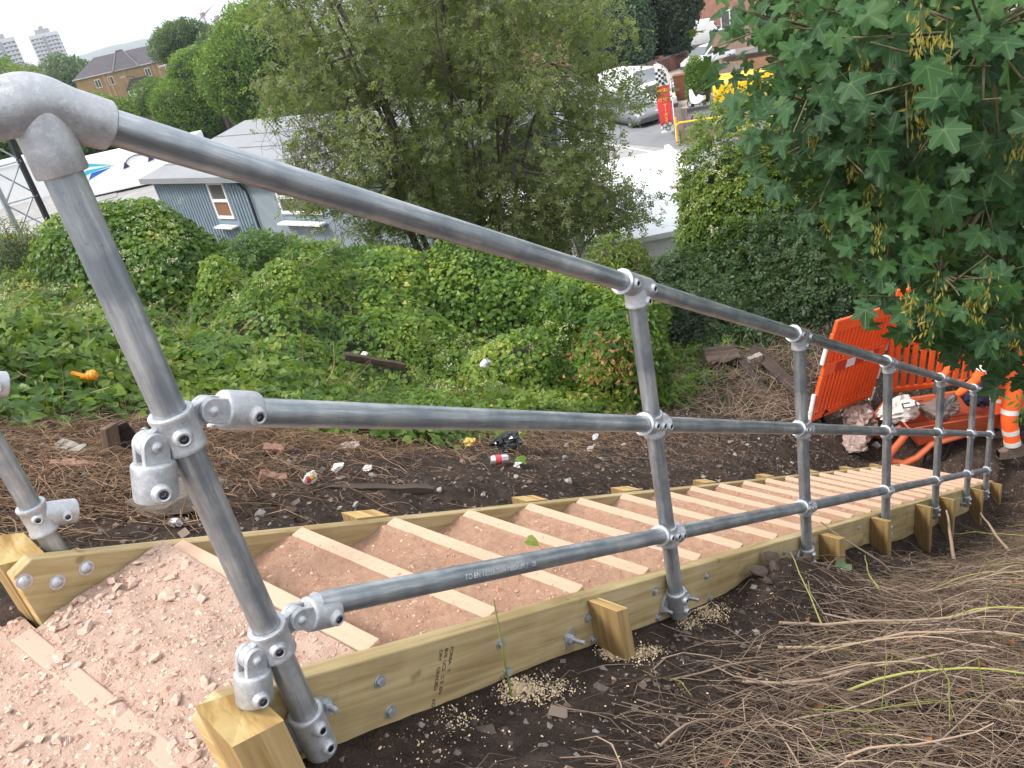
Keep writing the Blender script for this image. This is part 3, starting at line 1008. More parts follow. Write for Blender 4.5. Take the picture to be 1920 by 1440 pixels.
# swivel fittings on the first post: one arm carries the rail, the other hangs free
def swivel(zc, zrail):
    b = MB()
    sleeve(b, (0, 0, zc - .032), (0, 0, zc + .032), RF + .0012, 32, lip=.0014)
    fd = Vector((-.34, -1, 0)).normalized()
    boss(b, Vector((0, 0, zc - .002)) + fd * (RF - .001), fd, .0135, .011)
    def disc(c, r, y0, y1):
        pl = [(c[0] + r * math.cos(2 * math.pi * k / 24), c[1] + r * math.sin(2 * math.pi * k / 24)) for k in range(24)]
        b.prism(pl, y0, y1, axis=1, smooth=True)
    # tongues cast on the ring
    for sx, zz in ((.0545, zc + .004), (-.0445, zc)):
        disc((sx, zz), .0195, -.006, .010)
        b.box((min(sx, .02 if sx > 0 else -.02), -.006, zz - .0185), (max(sx, .02 if sx > 0 else -.02), .010, zz + .0185))
    o = b.build('swivel_fitting', CM, rail, .0012, sharp=45)
    def clevis(pv, d, length, gap):
        c = MB()
        pv = Vector((pv[0], 0, pv[1]))
        d = Vector(d).normalized()
        s = Vector((-d.z, 0, d.x))
        c0 = pv + d * gap
        c.lathe([(0, .0002), (0, RF - .003), (.003, RF + .0005), (.010, RF + .0012), (length - .006, RF + .0012), (length - .001, RF), (length, RF - .002), (length, RT + .0006), (length - .035, RT), (length - .035, .0002)], c0, d, 32)
        for y0, y1 in ((-.017, -.007), (.011, .020)):
            pl = []
            for k in range(17):
                a = math.pi / 2 + math.pi * k / 16
                q = pv + (d * math.cos(a) + s * math.sin(a)) * .0195
                pl.append((q.x, q.z))
            for q in (c0 - s * .0195 + d * .006, c0 + s * .0195 + d * .006):
                pl.append((q.x, q.z))
            c.prism(pl, y0, y1, axis=1, smooth=True)
        c.lathe([(0, .0085), (.003, .0082), (.0055, .006), (.007, .0005)], Vector((pv.x, -.0165, pv.z)), (0, -1, 0), 16)
        bd = Vector((-.22, -1, 0))
        bd = (bd - d * bd.dot(d)).normalized()
        boss(c, c0 + d * (length - .017) + bd * (RF + .0002), bd, .0135, .010)
        c.build('swivel_socket', CM, o, .0012, sharp=45)
    clevis((.0545, zc + .004), EX, .062, .021)
    clevis((-.0445, zc), (-.32, 0, -1), .058, .024)
swivel(.711, HM)
swivel(.285, HL)

# worn stencil along the lower rail
def wrap_text(body, size, x0, ang, name, parent):
    me = text_mesh(body, size, 1.05)
    base = Vector((x0, 0, HL - T * x0))
    for vtx in me.vertices:
        a = ang + (vtx.co.y - size * .35) / RT
        rr = RT + .0005
        p = base + EX * vtx.co.x + (out * math.cos(a) + EZ * math.sin(a)) * rr
        vtx.co = p
    put_text(name, me, M['stencil'], Matrix.Identity(4), parent)
M['stencil'] = plain('pale_stencil', (0.62, 0.64, 0.66), 0.6, 0.2, 0.25, 90)
wrap_text('TO EN 10255:2004 MEDIUM )   25', .017, .42, .25, 'stencil', rail)

# far side: a post whose own rails are not fitted yet
fp = thing('rail_post', (-.02, .955, .1), 'lone galvanised post with empty rail sockets beyond the far board', 'rail post')
rod('post', (-.02, .955, -.1), (-.02, .955, 1.3), RT, M['tube'], fp)
for zc, dr in ((.275, Vector((1, 0, .02))), (.64, Vector((1, 0, .02)))):
    b = MB()
    P = Vector((-.02, .955, zc))
    sleeve(b, P - Vector((0, 0, .05)), P + Vector((0, 0, .03)), RF + .001)
    dv = EX
    dd = Vector((.83, -.05, -.45)).normalized()
    b.tube([P, P + dd * .03, P + dd * .06, P + dd * .088], [.026, .030, .0315, .0312], 24, caps=False)
    b.lathe([(0, .0312), (.002, .030), (.002, RT), (-.04, RT), (-.04, .0002)], P + dd * .088, dd, 24)
    boss(b, P + Vector((-.25, -1, 0)).normalized() * RF, (-.25, -1, 0))
    boss(b, P + dd * .065 + Vector((-.2, -1, 0)).normalized() * .030, (-.2, -1, 0))
    b.build('tee_fitting', CM, fp, sharp=50)

# ------------------------------------------------------------------ litter of twigs, straw and grit on the soil
def soil_pts(n, x0, x1, y0, y1, dens):
    x = rng.uniform(x0, x1, n); y = rng.uniform(y0, y1, n)
    k = rng.random(n) < dens(x, y)
    x, y = x[k], y[k]
    return x, y
off_board = lambda x, y: ((y < NY0 - .02) | (y > FY1 + .02) | (x > 7.75))

# grit in the soil
x, y = soil_pts(70000, -.4, 9.2, -2.0, 3.6, lambda x, y: off_board(x, y) * (.10 + .90 * np.exp(-np.abs(y - .45) / 1.0)))
z = soil_z(x, y)
stones('soil_pebbles', np.stack([x, y, z], -1), np.minimum(rng.gamma(1.3, .0030, len(x)) + .0016, .028), M['pebble'], rng.random(len(x)) ** 1.6)

# sawdust beside the boards
sx, sy = [], []
for cx, cy, sd, n in ((.50, -.015, .030, 1100), (.56, -.05, .045, 420), (.30, -.02, .04, 160), (.88, -.02, .026, 1500), (.94, -.07, .045, 520), (1.45, -.015, .05, 700), (1.30, -.02, .035, 300), (.18, -.06, .06, 90), (1.75, -.15, .2, 90), (.6, -.3, .25, 160)):
    sx.append(rng.normal(cx, sd, n)); sy.append(np.minimum(rng.normal(cy, sd * .55, n), .02))
sx, sy = np.concatenate(sx), np.concatenate(sy)
chip = leaf_mesh('sawdust', np.stack([sx, sy, soil_z(sx, sy) + .004], -1), rng.normal(size=(len(sx), 3)) * .5 + np.array([0, 0, 1]), np.minimum(rng.gamma(2.2, .0011, len(sx)) + .0014, .008), 'chip', M['chips'], rng.random(len(sx)))
tag(link('sawdust', chip), kind='stuff')

def sticks(name, x, y, length, head, tilt, rad, mat, tint, lift=0.0, bow=.12, seg=4, parent=None, stuff=True):
    n = len(x)
    d = np.stack([np.cos(head), np.sin(head), 0 * head], -1)
    p0 = np.stack([x, y], -1) - d[:, :2] * length[:, None] / 2
    p1 = np.stack([x, y], -1) + d[:, :2] * length[:, None] / 2
    z0, z1 = soil_z(p0[:, 0], p0[:, 1]), soil_z(p1[:, 0], p1[:, 1])
    dz = np.tan(tilt) * length
    a = np.stack([p0[:, 0], p0[:, 1], z0 + lift], -1)
    b = np.stack([p1[:, 0], p1[:, 1], z1 + lift + dz], -1)
    me = twig_mesh(name, a, b, rad, mat, tint, bow, seg)
    o = link(name, me, parent)
    if stuff:
        tag(o, kind='stuff')
    return o

# heap of cut brushwood on the right
heap = lambda x, y: np.clip(sst(-.18, -.72, y) * 1.0 + .05, 0, 1) * sst(.25, .75, x + (-.2 - y) * .5) * (1 - .35 * sst(5, 7.5, x)) * ((y < -.06) | (x > 7.7))
brush = thing('brushwood_heap', (2.2, -.9, gz1(2.2, -.9)), 'heap of cut dead brambles and twigs on bare soil beside the steps', 'brushwood')
def heap_h(x, y):
    return sst(-.30, -.95, y) * sst(.5, 1.2, x) * .15
x, y = soil_pts(60000, .1, 7.6, -2.2, .0, heap)
n = len(x)
head = rng.normal(-.85, .75, n)
o = sticks('twigs', x, y, rng.uniform(.04, .38, n), head, rng.normal(0, .12, n), np.minimum(.0005 + rng.gamma(1.6, .0005, n), .003), M['twig'], rng.random(n) ** 1.2,
           lift=heap_h(x, y) * rng.random(n) + .004, bow=.14, parent=brush)
x, y = soil_pts(300, .5, 7.0, -1.9, -.15, heap)
n = len(x)
sticks('green_stems', x, y, rng.uniform(.08, .42, n), rng.normal(-.5, .9, n), rng.normal(.03, .15, n), rng.uniform(.001, .0024, n), M['greentwig'], rng.random(n),
       lift=heap_h(x, y) + .012, bow=.2, parent=brush)
# curled dry leaves caught in the heap
x, y = soil_pts(900, .3, 7.4, -2.0, -.1, heap)
n = len(x)
me = leaf_mesh('dry_leaves', np.stack([x, y, soil_z(x, y) + heap_h(x, y) + .012], -1), rng.normal(size=(n, 3)) + np.array([0, 0, .8]), rng.uniform(.010, .028, n), 'heart', M['brownleaf'], rng.random(n) * .6)
tag(link('dry_leaves', me, brush), kind='stuff')
# the thicker canes, one by one
def cane(pts, r, parent, mat='twig', tint=.8, name='cane'):
    me_b = MB().tube(pts, r, 7)
    o = me_b.build(name, M[mat], None, sharp=80)
    at = o.data.attributes.new('tint', 'FLOAT', 'POINT')
    at.data.foreach_set('value', np.full(len(o.data.vertices), tint, dtype=np.float32))
    adopt(o, parent)
    return o
rc = random.Random(21)
def ground_cane(x, y, head, L, r, lift=.05, end=.0, bow=.15, mat='twig', tint=.8, parent=brush, kink=0):
    pts = []
    px, py = x, y
    h = head
    n = 7
    for k in range(n + 1):
        u = k / n
        z = float(soil_z(np.array([px]), np.array([py]))[0]) + lift * (.4 + .6 * math.sin(math.pi * min(1, u * 1.1))) + end * u
        pts.append((px, py, z + float(heap_h(np.array([px]), np.array([py]))[0])))
        px += math.cos(h) * L / n
        py += math.sin(h) * L / n
        h += rc.uniform(-bow, bow) + kink
    return cane(pts, [r * (1 - .5 * k / n) for k in range(n + 1)], parent, mat, tint)
for i in range(95):
    x = rc.uniform(.5, 4.6); y = rc.uniform(-1.5, -.16) if i % 3 else rc.uniform(-.9, -.3)
    ground_cane(x, y, rc.gauss(-.8, .7), rc.uniform(.25, .85), rc.uniform(.0016, .0040), rc.uniform(.01, .06), 0, .12, 'twig', rc.uniform(.45, 1))
for x, y, h, L, r, lift, end, mat in ((1.55, -.22, -.98, 1.0, .0062, .05, 0, 'twig'), (1.35, -.30, -1.05, .9, .0056, .04, 0, 'twig'), (1.0, -.36, -.92, .7, .005, .03, 0, 'twig'), (1.75, -.3, -1.2, .6, .0045, .03, 0, 'twig'),
                                      (2.9, -.22, 2.4, .35, .007, .02, .22, 'twig'), (4.3, -.25, .35, .5, .014, .02, .34, 'twig'), (4.9, -.5, .6, .5, .012, .02, .3, 'twig'),
                                      (2.2, -.38, .55, .5, .004, .02, .1, 'greentwig'), (1.62, -.36, .7, .42, .0036, .03, .06, 'greentwig'), (1.9, -.62, -1.2, .5, .004, .05, 0, 'greentwig'), (1.1, -.6, -1.1, .5, .004, .04, 0, 'greentwig'),
                                      (5.3, -.45, 2.5, .6, .004, .12, .1, 'greentwig'), (5.6, -.6, .4, .6, .004, .14, .05, 'greentwig'), (5.0, -.7, 1.4, .5, .004, .12, .1, 'greentwig')):
    ground_cane(x, y, h, L, r, lift, end, .10, mat, .85)
# a thin sapling stem leaning on the board, and twigs rooted in the near soil
ground_cane(.46, -.022, .4, .04, .0032, .01, .29, .1, 'greentwig', .35)

# sparse twigs on the bare soil both sides
x, y = soil_pts(5200, -.3, 9.0, -1.2, 3.4, lambda x, y: off_board(x, y) * np.where(y > .9, .5, .35))
n = len(x)
sticks('soil_twigs', x, y, rng.uniform(.04, .22, n), rng.uniform(0, 6.28, n), rng.normal(0, .06, n), rng.uniform(.0007, .0022, n), M['twig'], rng.random(n) ** 1.5, lift=.004)

# crumbled leaves and bark over the soil
x, y = soil_pts(60000, -.3, 9.5, -1.3, 3.8, lambda x, y: off_board(x, y) * np.where(y > .9, .30 + .5 * sst(3.5, 6.5, x), .16) * (.3 + 1.2 * fbm(x * 2.3, y * 2.3, 3)))
n = len(x)
me = leaf_mesh('leaf_litter', np.stack([x, y, soil_z(x, y) + .004], -1), rng.normal(size=(n, 3)) * .55 + np.array([0, 0, 1]), np.minimum(.006 + rng.gamma(1.6, .007, n), .05), 'chip', M['litter'], rng.random(n) ** 1.6)
tag(link('leaf_litter', me), kind='stuff')

# dry straw on the far bank
st = lambda x, y: np.clip(np.exp(-(((x - .35) / .75) ** 2 + ((y - 2.1) / .75) ** 2)) + 1.3 * np.exp(-(((x - 1.75) / .42) ** 2 + ((y - 2.95) / .38) ** 2)) + .5 * np.exp(-(((x - .5) / .8) ** 2 + ((y - 3.3) / .35) ** 2)) + .26 * np.exp(-((y - 2.8) / .6) ** 2), 0, 1) * (y > 1.12) * (.12 + .88 * sst(1.35, 2.0, y + .3 * (1 - sst(.2, .9, x))))
x, y = soil_pts(60000, -.7, 6.0, 1.05, 4.2, st)
n = len(x)
straw_h = lambda x, y: .07 * np.exp(-(((x - 1.75) / .45) ** 2 + ((y - 2.95) / .4) ** 2)) + .03
sticks('dry_straw', x, y, rng.uniform(.04, .26, n), rng.normal(.5, 1.0, n), rng.normal(0, .16, n), rng.uniform(.0007, .0024, n), M['straw'], rng.random(n),
       lift=straw_h(x, y) * rng.random(n), bow=.16)
# a drift of pale trampled stems at the left edge of the green
x = rng.normal(1.25, .17, 420); y = rng.normal(5.1, .42, 420)
sticks('trampled_stems', x, y, rng.uniform(.2, .7, 420), rng.normal(1.9, .35, 420), rng.normal(0, .1, 420), rng.uniform(.002, .004, 420), M['twig'], rng.uniform(.3, 1, 420), lift=.20, bow=.12)

# soil clods and stones one can pick out
clods = [rock_mesh('clod', 1.0, 90 + i, M['clod'], flat=.9) for i in range(6)]
greys = [rock_mesh('stone', 1.0, 120 + i, plain('grey_stone', (.30, .27, .25), .9, 0, .3, 30, .5), flat=.8) for i in range(5)]
ground_obj = bpy.data.objects['ground']
def lump(meshes, name, x, y, s, sink=.25):
    o = bpy.data.objects.new(name, meshes[rc.randrange(len(meshes))])
    col.objects.link(o)
    o.location = (x, y, float(soil_z(np.array([x]), np.array([y]))[0]) + s * (.5 - sink))
    o.rotation_euler = (rc.uniform(-.5, .5), rc.uniform(-.5, .5), rc.uniform(0, 6.3))
    o.scale = (s, s, s * rc.uniform(.7, 1))
    adopt(o, ground_obj)
for i in range(46):
    lump(clods, 'clod', rc.uniform(.2, 3.2), rc.uniform(-.5, -.03), rc.uniform(.010, .026))
for x, y, s in ((1.83, -.03, .055), (1.9, -.06, .045), (1.98, -.02, .05), (2.08, -.05, .04), (2.2, -.08, .045), (1.78, -.08, .035), (2.3, -.03, .03)):
    lump(clods, 'clod', x, y, s, .1)
for i in range(60):
    lump(clods, 'clod', rc.uniform(.3, 6), rc.uniform(1.05, 2.6), rc.uniform(.012, .035))
for i in range(46):
    x, y = rc.uniform(.2, 6.5), rc.uniform(1.1, 2.9)
    lump(greys, 'stone', x, y, rc.uniform(.012, .035))
for i in range(16):
    lump(greys, 'stone', rc.uniform(.2, 2.8), rc.uniform(-.6, -.04), rc.uniform(.008, .02))
for x, y, s in ((2.71, 1.59, .055), (2.42, 1.75, .03), (1.2, 1.55, .035), (.75, 1.5, .03), (3.3, 2.1, .05), (4.0, 2.4, .06), (4.6, 2.5, .05), (7.6, .9, .05), (7.9, 1.3, .07)):
    lump(greys, 'stone', x, y, s, .2)

# ------------------------------------------------------------------ bank vegetation
def green_edge(x):
    """how near the steps the creeper comes"""
    return np.interp(x, [-2, .3, 1.0, 1.5, 1.9, 2.5, 3.3, 4.2, 5.2, 6.5, 7.6, 9], [3.1, 3.05, 3.35, 3.3, 2.95, 2.62, 2.75, 3.2, 3.2, 3.0, 3.2, 3.5])
def veg_h(x, y):
    e = y - green_edge(x)
    h = .10 * sst(-.1, .3, e) + .16 * sst(.3, 1.4, e) + (.16 + .5 * sst(2.5, 5, x)) * sst(1.6, 4.5, e)
    lump_ = fbm(x * .85 + 5, y * .85, 3)
    h = h * (.35 + 1.5 * sst(.25, .75, lump_)) + .12 * (fbm(x * 3, y * 3, 2) - .4) * sst(.1, .5, e)
    h = h * (1 - .6 * sst(6.5, 9.5, y) * (1 - sst(3.5, 5, x)))
    return np.maximum(h, .02) * sst(-.15, .1, e)
def veg_top(x, y):
    return bank_z(x, y) * 0 + gz(x, y) + veg_h(x, y)
# dark sheet under the leaves; the shade of the gaps is its colour
mx, my = np.arange(-2.5, 13, .12), np.arange(2.6, 22, .12)
mat_under = grid_mesh('creeper_underlay', mx, my, lambda X, Y: gz(X, Y) + veg_h(X, Y) * .72 - .05, plain('gap_shade_underlay', (.03, .035, .016), .95, 0, .4, 20),
                      keep=lambda x, y: y > green_edge(x) + .12)
cover = tag(link('creeper', mat_under), kind='stuff')
N = 330000
y = 2.3 + (rng.random(N) ** 1.35) * 17
x = rng.uniform(-2.4, 12.8, N)
e = y - green_edge(x)
k = (rng.random(N) < sst(-.12, .35, e) * np.clip(-.15 + 1.9 * fbm(x * 2.4, y * 2.4, 3), .12, 1) * np.clip(1.25 - .035 * y, .4, 1)) & (x + 2.4 > (y - 3) * .12)
x, y = x[k], y[k]
hz = veg_top(x, y)
dx = (veg_top(x + .08, y) - hz) / .08
dy = (veg_top(x, y + .08) - hz) / .08
nr = np.stack([-dx, -dy, np.ones_like(dx)], -1)
nr = unit(nr) + rng.normal(size=(len(x), 3)) * .42 + np.array([-.15, -.25, .25])
z = hz - rng.exponential(.05, len(x)) + .03
sz = rng.uniform(.030, .070, len(x)) * (1 + .25 * (fbm(x * .8, y * .8 + 40, 2) > .55))
tn = np.clip(.28 + .62 * (fbm(x * 1.3 + 30, y * 1.3, 3) - .35) * 1.6 + rng.normal(0, .17, len(x)), 0, 1)
yz = (x < 3.2) & (y > 7.5)
print('creeper leaves', len(x))
cl = link('leaves', leaf_mesh('leaves', np.stack([x, y, z], -1)[~yz], nr[~yz], sz[~yz], 'heart', M['ivy'], tn[~yz]), cover)
tag(cl, kind='stuff')
if yz.any():
    tag(link('leaves', leaf_mesh('leaves', np.stack([x, y, z], -1)[yz], nr[yz], sz[yz], 'heart', M['yelleaf'], tn[yz]), cover), kind='stuff')
# nettle-like sprays, paler seedlings and dead stalks standing up through the creeper
n = 5200
x = rng.uniform(-1.8, 9.5, n); y = green_edge(x) + .15 + 7.5 * rng.random(n) ** 1.5
k = (fbm(x * 1.1 + 60, y * 1.1, 3) > .53) & (x + 2.4 > (y - 3) * .12)
x, y = x[k], y[k]
n = len(x)
zz_ = veg_top(x, y) + rng.uniform(.0, .12, n)
me = leaf_mesh('sprays', np.stack([x, y, zz_], -1), rng.normal(size=(n, 3)) * .45 + np.array([-.15, -.25, .6]), rng.uniform(.09, .19, n), 'spray', M['lightleaf'], np.clip(rng.normal(.45, .22, n), 0, 1), droop=.1)
tag(link('sprays', me, cover), kind='stuff')
n = 1500
x = rng.uniform(-1.5, 9.0, n); y = green_edge(x) + .1 + 5.5 * rng.random(n)
zz_ = veg_top(x, y)
p0 = np.stack([x, y, zz_ - .05], -1)
p1 = p0 + np.stack([rng.normal(0, .22, n), rng.normal(0, .22, n), rng.uniform(.02, .22, n)], -1)
tag(link('dead_stalks', twig_mesh('dead_stalks', p0, p1, rng.uniform(.0015, .0035, n), M['straw'], rng.random(n), .12), cover), kind='stuff')
# trailing shoots at the edge and upright weeds
n = 900
x = rng.uniform(-1.5, 8, n); e = rng.uniform(-.1, 3.5, n) ; y = green_edge(x) + e
p0 = np.stack([x, y, veg_top(x, y) - .1], -1)
p1 = p0 + np.stack([rng.normal(0, .12, n), rng.normal(-.05, .12, n), rng.uniform(.08, .36, n)], -1)
tag(link('shoots', twig_mesh('shoots', p0, p1, rng.uniform(.0015, .003, n), M['greentwig'], rng.random(n) * .7, .15), cover), kind='stuff')
# cream flower heads
def flowers(centres, n, spread, parent, size=(.012, .024)):
    pos = np.concatenate([np.array(c) + rng.normal(size=(n, 3)) * np.array([spread, spread, spread * .35]) for c in centres])
    me = leaf_mesh('flowers', pos, rng.normal(size=(len(pos), 3)) * .6 + np.array([-.3, -.3, 1]), rng.uniform(*size, len(pos)), 'chip', M['flower'], rng.random(len(pos)))
    return tag(link('flowers', me, parent), kind='stuff')
fc = []
for (x, y), m in (((1.9, 6.3), 5), ((1.4, 6.6), 3), ((4.9, 4.9), 9), ((5.6, 4.6), 7), ((3.2, 7.6), 7), ((4.2, 6.9), 5), ((.8, 7.3), 4), ((5.9, 5.6), 4), ((2.8, 7.0), 4), ((.2, 5.9), 2)):
    for _ in range(m):
        a, b = x + rng.normal() * .32, y + rng.normal() * .32
        fc.append((a, b, float(veg_top(np.array([a]), np.array([b]))[0]) + .05))
flowers(fc, 34, .055, cover, (.009, .017))

def shrub(name, c, rad, n, size, shape, mat, label, cat, seed, group=None, lumps=10, lump_amp=.28, up=.35, core=.72, ground=None, top_only=False, tint_hi=.2, stemmat='bark', flr=0):
    """a free-standing bush: stems from the ground, a knobbly crown of single leaves"""
    r = np.random.default_rng(seed)
    c = np.array(c, float); rad = np.array(rad, float)
    gzv = gz1(c[0], c[1]) if ground is None else ground
    t = thing(name, (c[0], c[1], gzv), label, cat, group)
    ld = unit(r.normal(size=(lumps, 3)) + np.array([0, 0, .25]))
    la = r.uniform(.4, 1, lumps) * lump_amp
    def radius(d):
        dot = d @ ld.T
        return .80 + (np.exp((dot - 1) * 7) * la).sum(1)
    d = unit(r.normal(size=(n, 3)))
    if top_only:
        d[:, 2] = np.abs(d[:, 2]) * 1.0 - .15
        d = unit(d)
    depth = 1 - np.abs(r.normal(0, .11, n)) + .04
    rr = radius(d) * depth
    pos = c + d * rad * rr[:, None]
    nrm = d * .8 + r.normal(size=(n, 3)) * .45 + np.array([-.12, -.2, up])
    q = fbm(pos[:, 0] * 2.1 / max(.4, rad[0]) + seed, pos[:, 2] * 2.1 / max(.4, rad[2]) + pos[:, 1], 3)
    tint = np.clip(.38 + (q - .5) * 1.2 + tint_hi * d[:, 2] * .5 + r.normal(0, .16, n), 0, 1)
    keep = pos[:, 2] > gzv - .1
    sz = r.uniform(size * .65, size * 1.25, n)
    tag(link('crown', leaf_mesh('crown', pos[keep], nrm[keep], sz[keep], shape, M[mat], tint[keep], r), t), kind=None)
    # stems
    k = 9
    base = np.stack([c[0] + r.normal(0, rad[0] * .12, k), c[1] + r.normal(0, rad[1] * .12, k), np.full(k, gzv - .1)], -1)
    tip = c + unit(r.normal(size=(k, 3)) + np.array([0, 0, .6])) * rad * .7
    b = twig_mesh('stems', base, tip, np.full(k, .012 + .012 * rad[2]), M[stemmat], np.zeros(k), .08, 5, 6, r)
    link('stems', b, t)
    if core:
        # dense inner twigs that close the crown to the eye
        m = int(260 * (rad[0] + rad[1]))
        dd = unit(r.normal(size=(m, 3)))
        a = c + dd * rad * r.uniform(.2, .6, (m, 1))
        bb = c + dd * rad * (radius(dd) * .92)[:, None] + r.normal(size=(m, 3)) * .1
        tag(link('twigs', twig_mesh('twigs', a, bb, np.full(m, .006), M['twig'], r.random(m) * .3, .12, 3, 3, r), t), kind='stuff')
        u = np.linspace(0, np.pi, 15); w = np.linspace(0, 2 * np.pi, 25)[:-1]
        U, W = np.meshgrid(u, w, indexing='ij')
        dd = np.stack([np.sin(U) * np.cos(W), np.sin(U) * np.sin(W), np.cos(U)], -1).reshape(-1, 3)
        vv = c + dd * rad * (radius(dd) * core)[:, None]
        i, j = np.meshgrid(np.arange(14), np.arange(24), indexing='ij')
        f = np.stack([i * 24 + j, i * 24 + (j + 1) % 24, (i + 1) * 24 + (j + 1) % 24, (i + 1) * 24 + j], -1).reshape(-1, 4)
        link('dark_core', raw_mesh('dark_core', vv, f, M['darkcore'], smooth=True), t)  # closed dark hull; the crown's inner shade is put into its colour
    return t
M['darkcore'] = plain('crown_shade_core', (.022, .040, .012), .9, 0, .5, 9, .6)

shrub('bush', (4.45, 9.85, -1.95), (1.08, 1.08, 1.36), 22000, .072, 'heart', 'bramble', 'rounded bush overgrown with bindweed in front of the blue shed', 'bush', 1, lumps=14)
mb = bpy.data.objects['bush']
flowers([(4.05 + rng.normal() * .5, 8.8 + rng.normal() * .25, -1.0 + rng.normal() * .4) for _ in range(22)], 26, .05, mb, (.010, .018))
shrub('bush', (3.3, 10.8, -1.95), (1.3, 1.0, .75), 5500, .15, 'spray', 'yelleaf', 'yellowing low bush left of the rounded bindweed bush', 'bush', 2)
shrub('bush', (3.75, 12.2, -1.35), (.8, .8, .8), 5000, .06, 'slim', 'willow', 'grey-green feathery shrub at the foot of the lattice mast', 'bush', 3, core=.6)
shrub('bramble_thicket', (5.65, 9.0, -2.45), (1.15, 1.3, 1.0), 6000, .15, 'spray', 'bramble', 'dark bramble thicket right of the rounded bindweed bush', 'bramble', 4)
shrub('bramble_thicket', (6.6, 7.6, -2.85), (1.2, 1.2, 1.15), 15000, .066, 'heart', 'ivy', 'broad-leaved thicket below the grey willow', 'bramble', 5)
shrub('bramble_thicket', (7.3, 6.2, -3.05), (1.15, 1.1, 1.1), 14000, .066, 'heart', 'ivy', 'leafy thicket between the grey willow and the flowering creeper', 'bramble', 6)
shrub('bramble_thicket', (7.75, 5.0, -3.25), (1.0, .9, .95), 6000, .15, 'spray', 'ivy', 'thicket behind the second handrail post', 'bramble', 7)
shrub('bramble_thicket', (7.3, 9.3, -3.6), (1.6, 1.5, 1.35), 14000, .07, 'heart', 'bramble', 'pale thicket under the window of the blue shed', 'bramble', 8)
shrub('creeper_mound', (5.6, 4.75, -3.1), (.95, .75, .62), 9000, .055, 'heart', 'ivy', 'bright creeper mound with cream flowers behind the middle rail', 'creeper', 9, tint_hi=.5)
mb = bpy.data.objects['creeper_mound']
flowers([(5.45 + rng.normal() * .4, 4.4 + rng.normal() * .25, -2.55 + rng.normal() * .1) for _ in range(34)], 30, .05, mb, (.009, .017))
shrub('knotweed', (6.35, 3.6, -2.95), (.75, .55, .75), 5200, .085, 'oval', 'ivy', 'tall leafy knotweed with some browned leaves beside the second post', 'plant', 10, core=0, stemmat='greentwig')
kb = bpy.data.objects['knotweed']
n = 260
pos = np.stack([rng.normal(5.75, .22, n), rng.normal(3.35, .18, n), rng.normal(-2.55, .18, n)], -1)
link('dead_leaves', leaf_mesh('dead_leaves', pos, rng.normal(size=(n, 3)), rng.uniform(.04, .085, n), 'oval', M['brownleaf'], rng.random(n), droop=1.5), kb)
for dx_, dy_, hh in ((-.2, -.42, .9), (-.1, -.35, 1.1), (.05, -.45, .8), (.18, -.3, 1.0), (-.32, -.3, .85)):
    z0 = gz1(6.35 + dx_, 3.6 + dy_)
    cane([(6.35 + dx_, 3.6 + dy_, z0), (6.35 + dx_ * 1.2, 3.6 + dy_ * 1.05, z0 + hh * .5), (6.35 + dx_ * .8, 3.6 + dy_ * .6, z0 + hh)], [.011, .009, .006], kb, 'greentwig', .75, 'stem')
shrub('fern_shrub', (8.5, 4.9, -2.75), (.55, .5, .55), 1600, .10, 'slim', 'yelleaf', 'spray of bright pinnate leaves under the top rail', 'shrub', 11, core=.5)
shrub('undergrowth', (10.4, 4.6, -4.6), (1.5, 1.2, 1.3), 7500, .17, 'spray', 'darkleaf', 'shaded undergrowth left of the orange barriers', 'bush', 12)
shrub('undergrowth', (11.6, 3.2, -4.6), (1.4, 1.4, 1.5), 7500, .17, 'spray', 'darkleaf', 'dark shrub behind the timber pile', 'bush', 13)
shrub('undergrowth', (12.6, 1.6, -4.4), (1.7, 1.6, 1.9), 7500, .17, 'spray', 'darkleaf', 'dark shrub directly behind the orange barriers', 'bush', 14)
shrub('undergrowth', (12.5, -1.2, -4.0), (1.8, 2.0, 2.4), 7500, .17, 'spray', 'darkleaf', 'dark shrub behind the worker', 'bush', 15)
shrub('elder_bush', (12.4, 4.72, -3.75), (1.12, 1.1, 1.42), 9000, .17, 'spray', 'lightleaf', 'tall pale-leaved elder bush beside the white roof', 'bush', 16, lumps=22, lump_amp=.35, core=.66, tint_hi=.6)
eb = bpy.data.objects['elder_bush']
flowers([(11.65 + rng.normal() * .3, 5.2 + rng.normal() * .3, -3.0 + rng.normal() * .45) for _ in range(22)], 30, .06, eb, (.016, .03))
shrub('elder_bush', (13.4, 3.7, -3.7), (1.2, 1.2, 1.8), 8000, .18, 'spray', 'lightleaf', 'elder bush half hidden behind the sycamore', 'bush', 17, lumps=20, lump_amp=.3, core=.66)
# low ivy on the shaded bank behind the timber pile
n = 24000
x = rng.uniform(6.2, 12.2, n); y = rng.uniform(-3.5, 4.2, n)
k = rng.random(n) < fbm(x * 1.2, y * 1.2 + 9, 3) * 1.1 * np.maximum(sst(8.6, 9.8, x), .9 * sst(6.2, 7.2, x) * sst(2.1, 2.7, y))
x, y = x[k], y[k]
tag(link('ivy_carpet', leaf_mesh('ivy_carpet', np.stack([x, y, gz(x, y) + rng.uniform(-.06, .10, len(x))], -1), rng.normal(size=(len(x), 3)) * .5 + np.array([-.2, -.1, 1]), rng.uniform(.03, .06, len(x)), 'heart', M['darkleaf'], rng.random(len(x)))), kind='stuff')
n = 1900
x = rng.uniform(6.4, 10.5, n); y = rng.uniform(2.0, 4.3, n)
p0 = np.stack([x, y, gz(x, y) + .02], -1)
p1 = p0 + np.stack([rng.normal(0, .28, n), rng.normal(0, .28, n), rng.uniform(.0, .22, n)], -1)
tag(link('bank_twigs', twig_mesh('bank_twigs', p0, p1, rng.uniform(.002, .005, n), M['twig'], rng.random(n), .12)), kind='stuff')

